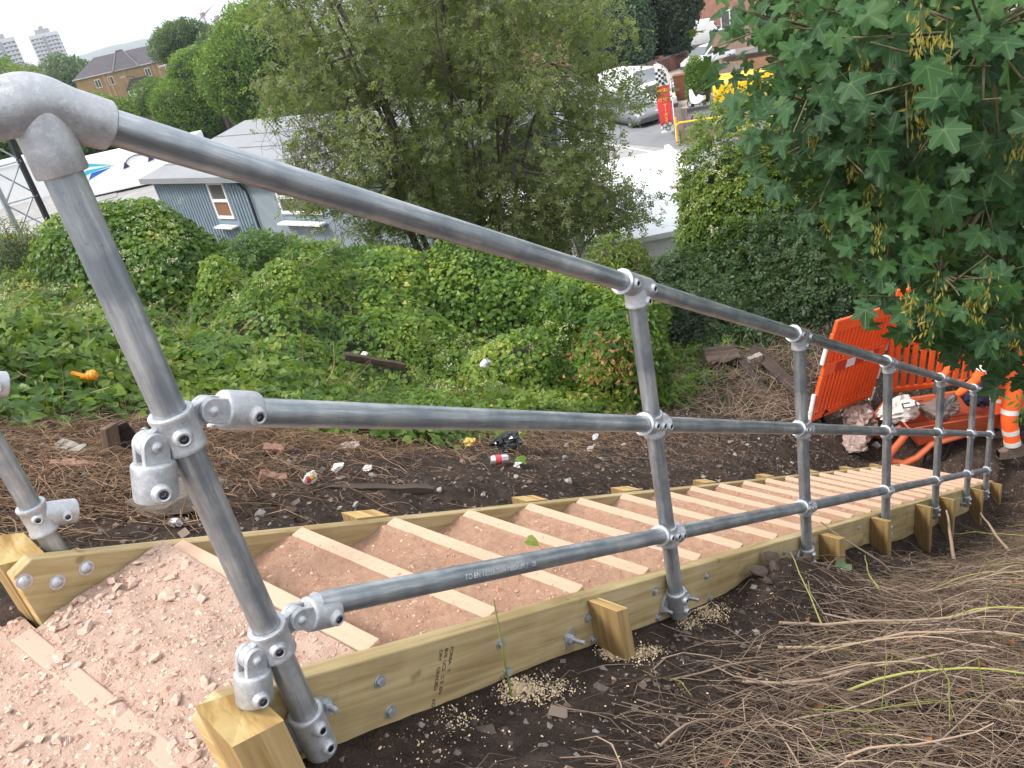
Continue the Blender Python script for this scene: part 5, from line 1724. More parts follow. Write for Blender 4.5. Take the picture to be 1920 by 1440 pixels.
# yellow brick flats
def flats():
    W0, W1 = np.array([62.7, 134.9]), np.array([74.7, 128.7])
    a = math.atan2(W1[1] - W0[1], W1[0] - W0[0])
    g = -9.5
    L = Local('apartment_block', (W0[0], W0[1], g), a, 'yellow brick flats with a dark hipped roof beyond the yard', 'building')
    ez = 8.75
    x0, x1, dep = -1.2, 21.0, 9.0
    L.put('wall', MB().box((x0, 0, 0), (x1, dep, ez)), M['yellowbrick'])
    for s in (3.05, 3.75, 6.05, 10.55, 11.3, 13.6):
        L.box('pier', (s - .14, -.12, 0), (s + .14, -.001, ez - .05), M['palebrick'])
    for s0, s1 in ((3.95, 5.85), (10.75, 11.1)):
        L.box('recess_panel', (s0, -.03, 0), (s1, -.002, ez - .1), M['brownwall'] if False else M['yellowbrick'])
    L.box('gutter', (x0 - .3, -.35, ez), (x1, -.2, ez + .14), M['upvc'])
    rf = MB()
    z0, z1 = ez + .05, ez + 2.6
    rf.add([(x0 - .4, -.4, z0), (x1 + .4, -.4, z0), (x1 - 3.5, 4.5, z1), (x0 + 3.8, 4.5, z1), (x1 + .4, dep + .4, z0), (x0 - .4, dep + .4, z0)],
           [(0, 1, 2, 3), (3, 2, 4, 5), (0, 3, 5), (1, 4, 2), (5, 4, 1, 0)])
    ro = L.put('roof', rf, M['slate'])
    # projecting hipped wings break the slope
    for s0, s1, zz in ((4.6, 8.6, 2.75), (10.6, 15.4, 3.1)):
        m = (s0 + s1) / 2
        w = MB()
        w.add([(s0, -.42, z0 + .01), (s1, -.42, z0 + .01), (m + .5, 3.2, z0 + zz), (m - .5, 3.2, z0 + zz), (s1, 6.5, z0 + 1.0), (s0, 6.5, z0 + 1.0), (m + .5, 6.0, z0 + zz), (m - .5, 6.0, z0 + zz)],
              [(0, 1, 2, 3), (1, 4, 6, 2), (0, 3, 7, 5), (3, 2, 6, 7), (5, 7, 6, 4)])
        wo = L.put('roof_wing', w, M['slate'])
        for p, q in (((s0, -.42, z0 + .05), (m - .5, 3.2, z0 + zz + .05)), ((s1, -.42, z0 + .05), (m + .5, 3.2, z0 + zz + .05)), ((m - .5, 3.2, z0 + zz + .05), (m + .5, 3.2, z0 + zz + .05))):
            L.put('ridge', MB().tube([p, q], .10, 5), M['ridge'], wo)
    def win(s, z, w=.85, h=1.25, y=0, n=2):
        f = MB()
        f.box((s - w / 2, y - .07, z - h / 2), (s + w / 2, y - .001, z + h / 2))
        fr = L.put('window', f, M['upvc'])
        for k in range(n):
            a_ = s - w / 2 + .07 + k * (w - .07) / n
            L.box('pane', (a_, y - .085, z - h / 2 + .09), (a_ + (w - .07) / n - .07, y - .072, z + h / 2 - .09), M['winglass'], fr)
    for s in (1.9, 4.75 - .9, 9.55, 12.7, 15.6, 18.4):
        win(s, ez - 1.12)
    for s in (1.9, 12.7, 15.6):
        win(s, ez - 3.75)
    for s in (1.9, 8.2, 9.2, 12.7):
        win(s, ez - 6.4)
    b = L.box('bay', (5.6, -1.1, ez - 4.9), (10.2, -.13, ez - 3.0), M['upvc'])
    for s in (6.0, 7.0, 7.95, 8.9, 9.8):
        L.box('pane', (s - .22, -1.13, ez - 4.2), (s + .22, -1.101, ez - 3.2), M['winglass'], b)
    L.box('bay_apron', (5.6, -1.08, ez - 5.9), (10.2, -.13, ez - 4.91), M['yellowbrick'])
    L.put('bay_roof', MB().prism([(5.4, ez - 3.0), (10.4, ez - 3.0), (9.4, ez - 1.5), (6.6, ez - 1.5)], -1.35, -.15, axis=1), M['slate'])
flats()

def boundary(name, p, q, h, mat, label, z=YARD, th=.3, coping=None):
    a = math.atan2(q[1] - p[1], q[0] - p[0]); d = math.hypot(q[0] - p[0], q[1] - p[1])
    L = Local(name, (p[0], p[1], z), a, label, 'wall')
    L.box('wall_face', (0, 0, -.2), (d, th, h), mat)
    k = 0
    while k * 3.2 < d:
        L.box('pier', (k * 3.2 - .22, -.08, -.2), (k * 3.2 + .22, th + .08, h + .25), mat)
        k += 1
    L.box('coping', (.23, -.04, h + .002), (d - .23, th + .04, h + .09), coping or M['ridge'])
boundary('boundary_wall', (36.8, 92.2), (50.5, 82.0), 2.4, M['brownwall'], 'brown brick boundary wall beyond the white trailer')
boundary('boundary_wall', (45.0, 71.5), (52.5, 58.0), 1.8, M['rust'], 'dark brown fence wall behind the willow', z=YARD)
boundary('garden_wall', (50.6, 30.0), (56.6, 28.55), .95, M['brick'], 'low red brick garden wall with piers beyond the road', z=YARD + .1)

def house():
    L = Local('terraced_house', (59.2, 52.5, YARD), math.atan2(-22, 8.5), 'red brick terraced house row above the street trees', 'house')
    W, h, dep = 26.0, 5.6, 8.0
    L.box('wall', (0, 0, 0), (W, dep, h), M['housebrick'])
    rf = MB()
    rf.add([(-.3, -.4, h + .01), (W + .3, -.4, h + .01), (W + .3, dep / 2, h + 3), (-.3, dep / 2, h + 3), (W + .3, dep + .4, h + .01), (-.3, dep + .4, h + .01)], [(0, 1, 2, 3), (3, 2, 4, 5), (0, 3, 5), (1, 4, 2), (5, 4, 1, 0)])
    L.put('roof', rf, M['slate'])
    for k in range(5):
        x = 2.2 + k * 5.2
        for z in (1.6, 4.2):
            fr = L.box('window', (x, -.06, z - .75), (x + 1.5, -.001, z + .75), M['upvc'])
            for q in (0, 1):
                L.box('pane', (x + .08 + q * .72, -.075, z - .66), (x + .70 + q * .72, -.061, z + .66), M['winglass'], fr)
        L.box('door', (x + 2.4, -.05, 0), (x + 3.3, -.001, 2.1), M['dark'])
        ch = L.box('chimney', (x + 3.2, dep / 2 - .5, h + 2.2), (x + 4.2, dep / 2 + .5, h + 4.2), M['housebrick'])
M['housebrick'] = plain('pink_red_brick', (.33, .17, .125), .85, 0, .15, 2)
house()
L = Local('garden_shed', (49.8, 23.2, YARD), math.radians(-70), 'small shed with a brown pitched roof behind the plank fence', 'shed')
L.box('wall', (0, 0, 0), (4.2, 2.6, 1.7), M['brownwall'])
L.t.scale = (1, 1, .55)
L.put('roof', MB().prism([(-.2, 1.69), (1.3, 2.65), (2.8, 1.69)], -.2, 4.4, axis=0), plain('brown_tiles', (.13, .075, .055), .8, 0, .2, 4))

# tower blocks
def tower(loc, ang, label, floors, g):
    L = Local('tower_block', loc, ang, label, 'tower block', 'tower blocks on the skyline')
    W, D, fh = 20.0, 16.0, 2.75
    H = floors * fh
    L.box('wall', (0, 0, 0), (W, D, H + 2.4), M['towerwall'])
    L.box('plant_room', (5.0, 4.0, H + 2.41), (15.0, 11.0, H + 5.6), M['towergrey'])
    L.box('plant_room', (8.5, 5.5, H + 5.61), (11.5, 8.5, H + 7.6), M['towergrey'])
    L.box('stair_core', (9.0, -.25, 0), (11.2, -.01, H + .5), M['towergrey'])
    me = {}
    for k in range(4 if floors > 14 else 3, floors):
        z = k * fh
        for a, b_ in ((1.0, 8.6), (11.6, 19.2)):
            L.box('balcony', (a, -.22, z + 1.05), (b_, -.01, z + 2.35), M['towerdark'])
            for u in (.33, .68):
                m = a + (b_ - a) * u
                L.box('balcony_front', (m - .75, -.55, z + .8), (m + .75, -.23, z + 1.75), M['towerwall'])
        for a, b_ in ((1.6, 6.8), (9.2, 14.4)):
            for side, x in ((-1, 0), (1, W)):
                L.box('window_band', (x - .2 if side < 0 else x + .01, a, z + 1.1), (x - .01 if side < 0 else x + .2, b_, z + 2.2), M['towerdark'])
M['towerwall'] = plain('pale_render', (.62, .60, .62), .8, 0, .05, .2)
M['towergrey'] = plain('grey_plant_room', (.30, .29, .31), .8)
M['towerdark'] = plain('dark_balcony', (.11, .10, .13), .6)
tower((295.6, 694.0, -13), math.radians(-28), 'right hand one of two white tower blocks with dark balconies', 14, -13)
tower((248.5, 655.5, -13), math.radians(-12), 'left hand one of two white tower blocks partly out of frame', 14, -13)

# tower cranes
def crane(base, top, jib, label):
    t = thing('tower_crane', base, label, 'crane', 'tower cranes on the skyline')
    b = MB()
    h = top[2] - base[2]
    w = .7
    for sx in (-w, w):
        for sy in (-w, w):
            b.tube([(base[0] + sx, base[1] + sy, base[2]), (base[0] + sx, base[1] + sy, top[2] - 3)], .17, 4)
    n = int(h / 2.2)
    for k in range(n):
        z = base[2] + k * 2.0
        if z < top[2] - 5:
            b.tube([(base[0] - w, base[1] - w, z), (base[0] + w, base[1] - w, z + 2)], .12, 4)
            b.tube([(base[0] + w, base[1] - w, z), (base[0] + w, base[1] + w, z + 2)], .12, 4)
    b.build('mast', M['craned'], t)
    c = MB()
    p = Vector((base[0], base[1], top[2] - 3))
    c.box((-1.3, -1.3, -.2), (1.3, 1.3, 2.2), c=p)
    c.build('cab', M['craned'], t)
    j = MB()
    e = p + Vector(jib)
    for o_ in ((0, 0, .5), (.5, 0, -.3), (-.5, 0, -.3)):
        j.tube([p + Vector(o_), e], .16, 4)
    for k in range(9):
        u, v = k / 9, (k + 1) / 9
        j.tube([p.lerp(e, u) + Vector((0, 0, .5 * (1 - u))), p.lerp(e, v) + Vector((.5 * (1 - v), 0, -.3 * (1 - v)))], .10, 4)
    j.build('jib', M['craned'], t)
    c2 = MB()
    q = p - Vector(jib) * .32
    c2.tube([p, q, q + Vector((0, 0, -1.6))], .5, 5)
    c2.build('counter_jib', M['craned'], t)
M['craned'] = plain('crane_steel', (.30, .19, .18), .6)
crane((351.2, 545.6, -12), (353, 544, 17.5), (6, -8, 5.5), 'taller tower crane with its jib raised to the right')
crane((380.5, 574.2, -12), (382, 573, 14.5), (4, -6, 3.2), 'shorter tower crane with its jib raised, right of the taller one')

# hill on the horizon
def hill():
    n = 220
    az = np.radians(np.linspace(30, 95, n))
    rows = []
    for rr, hh in ((2600, 0.0), (3100, .35), (3700, .8), (4200, 1.0), (4900, .9), (5600, .0)):
        R = rr
        prof = 46 + 13 * (fbm(np.degrees(az) * .18 + 3, np.zeros(n), 4) - .5) * 2 + 3.5 * vnoise(np.degrees(az) * 3.1, np.zeros(n) + 7)
        z = -14 + hh * (prof + 8) + (4 * (fbm(np.degrees(az) * 1.9, np.full(n, rr * .01), 3) - .5) if 0 < hh else 0)
        rows.append(np.stack([R * np.cos(az), R * np.sin(az), z], -1))
    v = np.concatenate(rows)
    i, j = np.meshgrid(np.arange(5), np.arange(n - 1), indexing='ij')
    a = i * n + j
    f = np.stack([a, a + 1, a + n + 1, a + n], -1).reshape(-1, 4)
    return tag(link('hill', raw_mesh('hill', v, f, M['hill'], smooth=True)), kind='structure')
M['hill'] = mat_ground('wooded_hill', [(.35, (.030, .050, .022)), (.52, (.05, .075, .03)), (.62, (.10, .11, .07)), (.7, (.42, .38, .34))], .022, .1)
hill()

# lattice mast on the bank
def lattice():
    t = thing('lattice_mast', (5.05, 15.1, gz1(5.05, 15.1)), 'pale grey steel lattice mast behind the first rail post', 'mast')
    A = [Vector((4.80, 14.86, 0)), Vector((5.30, 14.72, 0)), Vector((5.46, 15.22, 0)), Vector((4.96, 15.38, 0))]
    z0, z1 = gz1(5, 15) - .3, .95
    mats = ['zincl', 'darksteel', 'darksteel', 'zincl']  # dark steel on two legs paints the shade they stand in
    for k, p in enumerate(A):
        d = Vector((p.x, p.y, z0)); e = Vector((p.x, p.y, z1))
        b = MB()
        b.box((-.045, -.006, 0), (.045, .006, z1 - z0), c=d)
        b.box((-.045, -.045, 0), (-.033, -.0065, z1 - z0), c=d)
        b.build('leg', M[mats[k]], t)
    z = z0 + .2
    while z < z1 - .6:
        for k in range(4):
            p, q = A[k], A[(k + 1) % 4]
            a, c = Vector((p.x, p.y, z)), Vector((q.x, q.y, z + .62))
            if int(round((z - z0) / .62)) % 2:
                a, c = Vector((p.x, p.y, z + .62)), Vector((q.x, q.y, z))
            MB().tube([a, c], .016, 5).build('brace', M['zincl'], t)
            if k < 2:
                MB().tube([Vector((p.x, p.y, z)), Vector((q.x, q.y, z))], .013, 5).build('brace', M['zincl'], t)
        z += .62
    # ladder on the right side
    r0, r1 = Vector((5.52, 14.62, 0)), Vector((5.80, 14.55, 0))
    for r_ in (r0, r1):
        MB().tube([(r_.x, r_.y, z0), (r_.x, r_.y, z1)], .018, 6).build('ladder_rail', M['darksteel'], t)
    z = z0 + .3
    lad = MB()
    while z < z1:
        lad.tube([(r0.x, r0.y, z), (r1.x, r1.y, z)], .011, 5)
        z += .28
    o = lad.build('rungs', M['darksteel'], t)
    o['kind'] = 'stuff'
M['zincl'] = plain('grey_painted_steel', (.42, .44, .48), .5, .3, .1, 10)
M['darksteel'] = plain('dark_and_shaded_steel', (.03, .03, .035), .5)  # near black; on the mast legs it stands in for shade
lattice()

# street lamps
def lamp(base, h, ang, label):
    L = Local('street_lamp', base, ang, label, 'street lamp', 'street lamps beyond the yard')
    L.put('pole', MB().tube([(0, 0, 0), (0, 0, 1.2), (0, 0, 1.25), (0, 0, h)], [.10, .10, .07, .055], 10), M['dark'])
    L.put('arm', MB().tube([(0, 0, h - .15), (.5, 0, h + .05), (1.3, 0, h + .1)], .035, 8), M['dark'])
    L.put('lamp_head', MB().box((1.15, -.14, h + .06), (1.95, .14, h + .2)), M['zincl'], None, .03)
lamp((44.2, 74.7, YARD), 7.0, math.radians(150), 'dark street lamp in front of the broad round tree')
lamp((64.5, 122.6, -8.9), 7.2, math.radians(150), 'dark street lamp in front of the yellow brick flats')
lamp((46.0, 79.0, YARD), 2.9, math.radians(150), 'short dark lamp post beside the brown boundary wall')

# summer haze over the town
hz_ = MB().box((-90, -3050, -17), (6100, 5700, 78))
hm_ = bpy.data.materials.new('haze')
hm_.use_nodes = True
hm_.node_tree.nodes.clear()
pv = hm_.node_tree.nodes.new('ShaderNodeVolumePrincipled')
pv.inputs['Color'].default_value = (.80, .88, 1.0, 1)
pv.inputs['Density'].default_value = 0.00022
pv.inputs['Anisotropy'].default_value = 0.2
ho_ = hm_.node_tree.nodes.new('ShaderNodeOutputMaterial')
hm_.node_tree.links.new(pv.outputs[0], ho_.inputs['Volume'])
tag(hz_.build('haze', hm_), kind='stuff')

# ------------------------------------------------------------------ vehicles and street things
def wheel(L, x, y, r, side, parent=None, n=20):
    t_ = MB()
    s = side
    t_.lathe([(-.10, r * .62), (-.10, r * .9), (-.07, r), (.07, r), (.10, r * .9), (.10, r * .62)], (x, y, r), (0, s, 0), n)
    ty = L.put('wheel', t_, M['rubber'], parent)
    rm = MB()
    rm.lathe([(.085, r * .64), (.06, r * .55), (.05, .05), (.085, .045), (.085, .0005)], (x, y, r), (0, s, 0), n)
    for k in range(5):
        a = 2 * math.pi * k / 5
        c_, s_ = math.cos(a), math.sin(a)
        rm.tube([(x + c_ * .05, y + s * .083, r + s_ * .05), (x + c_ * r * .6, y + s * .083, r + s_ * r * .6)], .022, 5)
    L.put('rim', rm, M['zincl'], ty)

def loft(sections, mi=0):
    """sections: list of (x, [(y,z)...]) all of one length, left to right; closed round and capped"""
    b = MB()
    n = len(sections[0][1])
    vs = [(x, y, z) for x, s in sections for y, z in s]
    fs = []
    for i in range(len(sections) - 1):
        for j in range(n):
            j2 = (j + 1) % n
            fs.append((i * n + j, i * n + j2, (i + 1) * n + j2, (i + 1) * n + j))
    fs.append(tuple(range(n - 1, -1, -1)))
    fs.append(tuple((len(sections) - 1) * n + j for j in range(n)))
    return b.add(vs, fs, True)
def ring(w, z0, z1, t=.9, belly=1.0):
    """half section mirrored: lower edge, flank, shoulder, top"""
    zm = z0 + (z1 - z0) * .45
    h = [(w * .93, z0), (w * belly, z0 + .10), (w, zm), (w * (t + 1) / 2, z1 - .06), (w * t * .93, z1)]
    return h + [(-y, z) for y, z in reversed(h)]

def car(loc, ang, paint, low, label, length=4.3, h=1.55, w=.86):
    L = Local('parked_car', loc, ang, label, 'car')
    k = length / 4.3
    S = [(-2.12, w * .86, .42, .78), (-2.05, w * .95, .28, .92), (-1.3, w, .22, .98), (0, w, .22, .98), (.9, w, .22, .95), (1.55, w * .98, .24, .86), (1.98, w * .9, .30, .72), (2.12, w * .78, .40, .62)]
    body = L.put('body', loft([(x * k, ring(ww, a, b, .93)) for x, ww, a, b in S]), paint, None, 0, 55)
    lowb = [(-2.16, w * .86, .26, .46), (-1.9, w * 1.005, .20, .50), (1.75, w * 1.0, .20, .50), (2.17, w * .80, .26, .48)]
    L.put('bumper_trim', loft([(x * k, ring(ww * 1.012, a, b, .98)) for x, ww, a, b in lowb]), low, body, 0, 55)
    cab = [(-2.0, .70, .93, .99), (-1.78, .74, .93, h - .12), (-1.4, .74, .93, h), (-.1, .74, .93, h), (.25, .72, .93, h - .04), (1.15, .76, .93, .97)]
    cb = L.put('cabin', loft([(x * k, [(w * .93, a), (w * .93, a + .02), (ww * .98, max(a + .03, b - .05)), (ww * .80, b), (-ww * .80, b), (-ww * .98, max(a + .03, b - .05)), (-w * .93, a + .02), (-w * .93, a)]) for x, ww, a, b in cab]), paint, body, 0, 40)
    def side(x0, x1, u0, u1, s):
        y0, y1 = w * .935 + .004, .745
        za, zb = 1.0, h - .12
        b = MB()
        q = [(x0 * k, s * y0, za), (x1 * k, s * y0, za), (u1 * k, s * (y1 + .012), zb), (u0 * k, s * (y1 + .012), zb)]
        q2 = [(x, y - s * .02, z) for x, y, z in q]
        b.add(q + q2, [(0, 1, 2, 3), (7, 6, 5, 4), (0, 4, 5, 1), (1, 5, 6, 2), (2, 6, 7, 3), (3, 7, 4, 0)])
        L.put('side_window', b, M['glass'], body)
    for s in (-1, 1):
        side(-1.82, -.98, -1.66, -.95, s); side(-.88, .02, -.86, -.0, s); side(.12, .92, .10, .32, s)
        hb = MB().box((1.93 * k, s * .36 - .01 if s > 0 else -.70, .60), (2.06 * k, .70 if s > 0 else -.35, .72))
        L.put('headlight', hb, M['lens'], body, .02)
        tb = MB().box((-2.13 * k, .52 if s > 0 else -.74, .66), (-2.04 * k, .74 if s > 0 else -.52, .90))
        L.put('tail_light', tb, M['redlens'], body, .02)
        mb_ = MB().box((.72 * k, .86 if s > 0 else -1.02, .98), (.84 * k, 1.02 if s > 0 else -.86, 1.12))
        L.put('mirror', mb_, low, body, .03)
        for x in (-1.28, 1.30):
            wheel(L, x * k, s * (w - .10), .30, s, body)
    ws = MB()
    q = [(1.13 * k, -.70, 1.0), (1.13 * k, .70, 1.0), (.30 * k, .60, h - .06), (.30 * k, -.60, h - .06)]
    q = [(x + .05, y, z + .03) for x, y, z in q]
    ws.add(q + [(x - .02, y, z - .02) for x, y, z in q], [(0, 1, 2, 3), (7, 6, 5, 4), (0, 4, 5, 1), (1, 5, 6, 2), (2, 6, 7, 3), (3, 7, 4, 0)])
    L.put('windscreen', ws, M['paleglass'], body)
    return L
M['silver'] = plain('silver_paint', (.20, .21, .215), .3, .35, .03, 3)
M['lens'] = plain('headlight_lens', (.60, .62, .64), .15)
M['redlens'] = plain('red_lens', (.35, .02, .02), .2)
M['paleglass'] = mat_glass('sky_lit_glass', (.20, .22, .24), .06)
M['yellow'] = plain('yellow_paint', (.78, .45, .008), .35, 0, .04, 3)
M['darkgrey'] = plain('dark_grey_plastic', (.07, .07, .075), .5)

def van(name, loc, ang, paint, label, length=5.6, h=2.5, box=None, w=.98, group=None):
    L = Local(name, loc, ang, label, 'van', group)
    hl = length / 2
    cabb = hl - 1.75
    def sec(x, ww, z0, z1, t=.93):
        return (x, ring(ww, z0, z1, t))
    if box:
        bx0, bx1, bh = box
        S = [sec(cabb - .25, w * .98, .35, 2.15), sec(cabb + .2, w, .32, 2.2), sec(cabb + .55, w * .98, .32, 1.75), sec(hl - .55, w * .97, .32, 1.28), sec(hl - .15, w * .93, .34, 1.08), sec(hl, w * .84, .42, .92)]
        body = L.put('cab', loft(S), paint, None, 0, 55)
        bxo = L.put('cargo_box', MB().box((bx0, -1.05, .75), (bx1, 1.05, bh)), paint, body, .04)
        L.box('box_edge', (bx1 - .03, -1.07, .74), (bx1 + .01, 1.07, bh + .01), M['zincl'], bxo)
        L.box('chassis', (bx0 + .1, -.8, .4), (bx1, .8, .749), M['dark'], body)
    else:
        S = [sec(-hl, w * .95, .38, h - .06), sec(-hl + .12, w, .34, h), sec(cabb, w, .34, h), sec(cabb + .35, w * .99, .34, h - .08), sec(cabb + .95, w * .97, .34, 1.5), sec(hl - .3, w * .95, .34, 1.18), sec(hl - .06, w * .88, .38, .98), sec(hl, w * .8, .44, .88)]
        body = L.put('body', loft(S), paint, None, 0, 55)
        for k in range(3):
            x0 = -hl + .35 + k * (cabb + hl - .4) / 3
            for s in (-1, 1):
                L.box('side_panel', (x0, min(s * (w + .003), s * (w - .02)), 1.25), (x0 + (cabb + hl - .4) / 3 - .14, max(s * (w + .003), s * (w - .02)), h - .42), paint, body)
    L.put('bumper', loft([sec(hl - .55, w * .99, .26, .62, .98), sec(hl - .05, w * .93, .28, .60, .98), sec(hl + .06, w * .82, .32, .56, .98)]), M['darkgrey'], body, 0, 55)
    zt = 2.0 if box else h - .35
    for s in (-1, 1):
        y = s * (w + .006)
        q = [(cabb + .12, y, 1.22), (cabb + .98, y, 1.22), (cabb + .72, y - s * .05, 1.55), (cabb + .42, y - s * .10, zt - .05), (cabb + .12, y - s * .10, zt - .05)]
        b = MB()
        n = len(q)
        q2 = [(a, bb - s * .10, c) for a, bb, c in q]
        b.add(q + q2, [tuple(range(n)), tuple(range(2 * n - 1, n - 1, -1))] + [(i, n + i, n + (i + 1) % n, (i + 1) % n) for i in range(n)])
        L.put('side_window', b, M['glass'], body)
        L.put('mirror', MB().box((cabb + .85, min(y, y + s * .22), 1.2), (cabb + 1.0, max(y, y + s * .22), 1.55)), M['darkgrey'], body, .03)
        L.put('headlight', MB().box((hl - .30, min(s * .45, s * .86), .80), (hl - .02, max(s * .45, s * .86), 1.02)), M['lens'], body, .04)
        for x in (-hl + 1.0, hl - .95):
            wheel(L, x, s * (w - .12), .34, s, body)
    b = MB()
    q = [(cabb + 1.02, -.80, 1.42), (cabb + 1.02, .80, 1.42), (cabb + .42, .70, zt), (cabb + .42, -.70, zt)]
    q = [(x + .06, y, z + .04) for x, y, z in q]
    b.add(q + [(x - .04, y, z - .03) for x, y, z in q], [(0, 1, 2, 3), (7, 6, 5, 4), (0, 4, 5, 1), (1, 5, 6, 2), (2, 6, 7, 3), (3, 7, 4, 0)])
    L.put('windscreen', b, M['glass'], body)
    L.put('grille', MB().box((hl - .03, -.40, .66), (hl + .03, .40, .84)), M['dark'], body)
    return L
DR = math.atan2(-.86, -.51)
car((39.3, 23.35, YARD), DR, M['silver'], M['darkgrey'], 'silver grey people carrier parked in front of the white box truck', 4.5, 1.62)
van('box_truck', (41.9, 24.3, YARD), DR + .12, M['white'], 'white box truck parked behind the silver car', 6.2, 2.5, (-3.1, 1.15, 3.1)).t.scale = (.85, .82, .76)
van('parked_van', (65.0, 31.9, YARD + .1), math.radians(-68), M['white'], 'white van parked beyond the dark yew', 5.4, 2.5).t.scale = (.85, .85, .80)
car((55.2, 26.4, YARD), math.radians(165), M['white'], M['darkgrey'], 'white car parked below the white van', 4.2, 1.45)
van('parked_van', (40.6, 16.6, YARD), math.radians(-75), M['yellow'], 'bright yellow van seen through the sycamore leaves', 5.2, 2.5).t.scale = (.8, .8, .74)

# planks of the fence behind the bin
def plank_fence(name, p, q, h, n, mat, label, z=YARD):
    a = math.atan2(q[1] - p[1], q[0] - p[0]); d = math.hypot(q[0] - p[0], q[1] - p[1])
    L = Local(name, (p[0], p[1], z), a, label, 'fence')
    w = d / n
    for k in range(n):
        L.box('plank', (k * w + .008, 0, .05), ((k + 1) * w - .008, .025, h + random.uniform(-.03, .02)), mat)
    L.box('rail', (0, .026, .4), (d, .07, .5), mat)
    L.box('rail', (0, .026, h - .4), (d, .07, h - .3), mat)
    return L
M['greywood'] = plain('silvered_planks', (.20, .165, .145), .85, 0, .25, 4)
plank_fence('plank_fence', (45.9, 22.6), (43.2, 18.4), 1.9, 26, M['greywood'], 'weathered plank fence behind the small oval tree')
plank_fence('plank_fence', (35.9, 19.1), (35.4, 17.9), 1.35, 7, M['greywood'], 'short weathered board screen beside the feather flag')
def panel_wall():
    p, q = (36.0, 18.9), (38.4, 14.6)
    a = math.atan2(q[1] - p[1], q[0] - p[0]); d = math.hypot(q[0] - p[0], q[1] - p[1])
    L = Local('panel_barrier', (p[0], p[1], YARD), a, 'grey panelled barrier with a dark top beam behind the yellow rail', 'barrier')
    L.box('panel', (0, 0, .1), (d, .08, 1.0), M['towergrey'])
    L.box('top_beam', (-.1, -.06, 1.005), (d, .14, 1.14), M['darkgrey'])
    for x in (.02, d / 2, d - .02):
        L.box('post', (x - .05, -.05, 0), (x + .05, -.001, 1.0), M['darkgrey'])
    L.put('tall_post', MB().tube([(3.0, .2, 0), (3.0, .2, 2.4)], .06, 8), M['greywood'])
panel_wall()
def yellow_rail():
    p, q = (33.95, 17.75), (35.2, 14.7)
    a = math.atan2(q[1] - p[1], q[0] - p[0]); d = math.hypot(q[0] - p[0], q[1] - p[1])
    L = Local('yellow_guard_rail', (p[0], p[1], YARD), a, 'yellow tubular guard rail with black spoked wheels on it', 'guard rail')
    L.put('frame', MB().tube([(0, 0, 0), (0, 0, .82), (.05, 0, .93), (.16, 0, 1.0), (d, 0, 1.0)], .045, 8), M['yellow'])
    for x in (.0, d * .82):
        L.put('post', MB().tube([(x, .06, 0), (x, .06, 1.25 if x == 0 else 1.0)], .05, 8), M['yellow'])
    for x in (1.0, 1.85):
        b = MB()
        pts = [(x + .27 * math.cos(t), .07, 1.02 + .27 * math.sin(t)) for t in np.linspace(0, 2 * math.pi, 19)]
        b.tube(pts, .035, 6)
        for k in range(6):
            t = math.pi * k / 6
            b.tube([(x - .25 * math.cos(t), .07, 1.02 - .25 * math.sin(t)), (x + .25 * math.cos(t), .07, 1.02 + .25 * math.sin(t))], .014, 4)
        L.put('spoked_wheel', b, M['dark'])
    L.box('kick_board', (.1, .1, 0), (d, .16, .62), M['olive'])
M['olive'] = plain('olive_board', (.17, .14, .085), .8, 0, .15, 2)
yellow_rail()

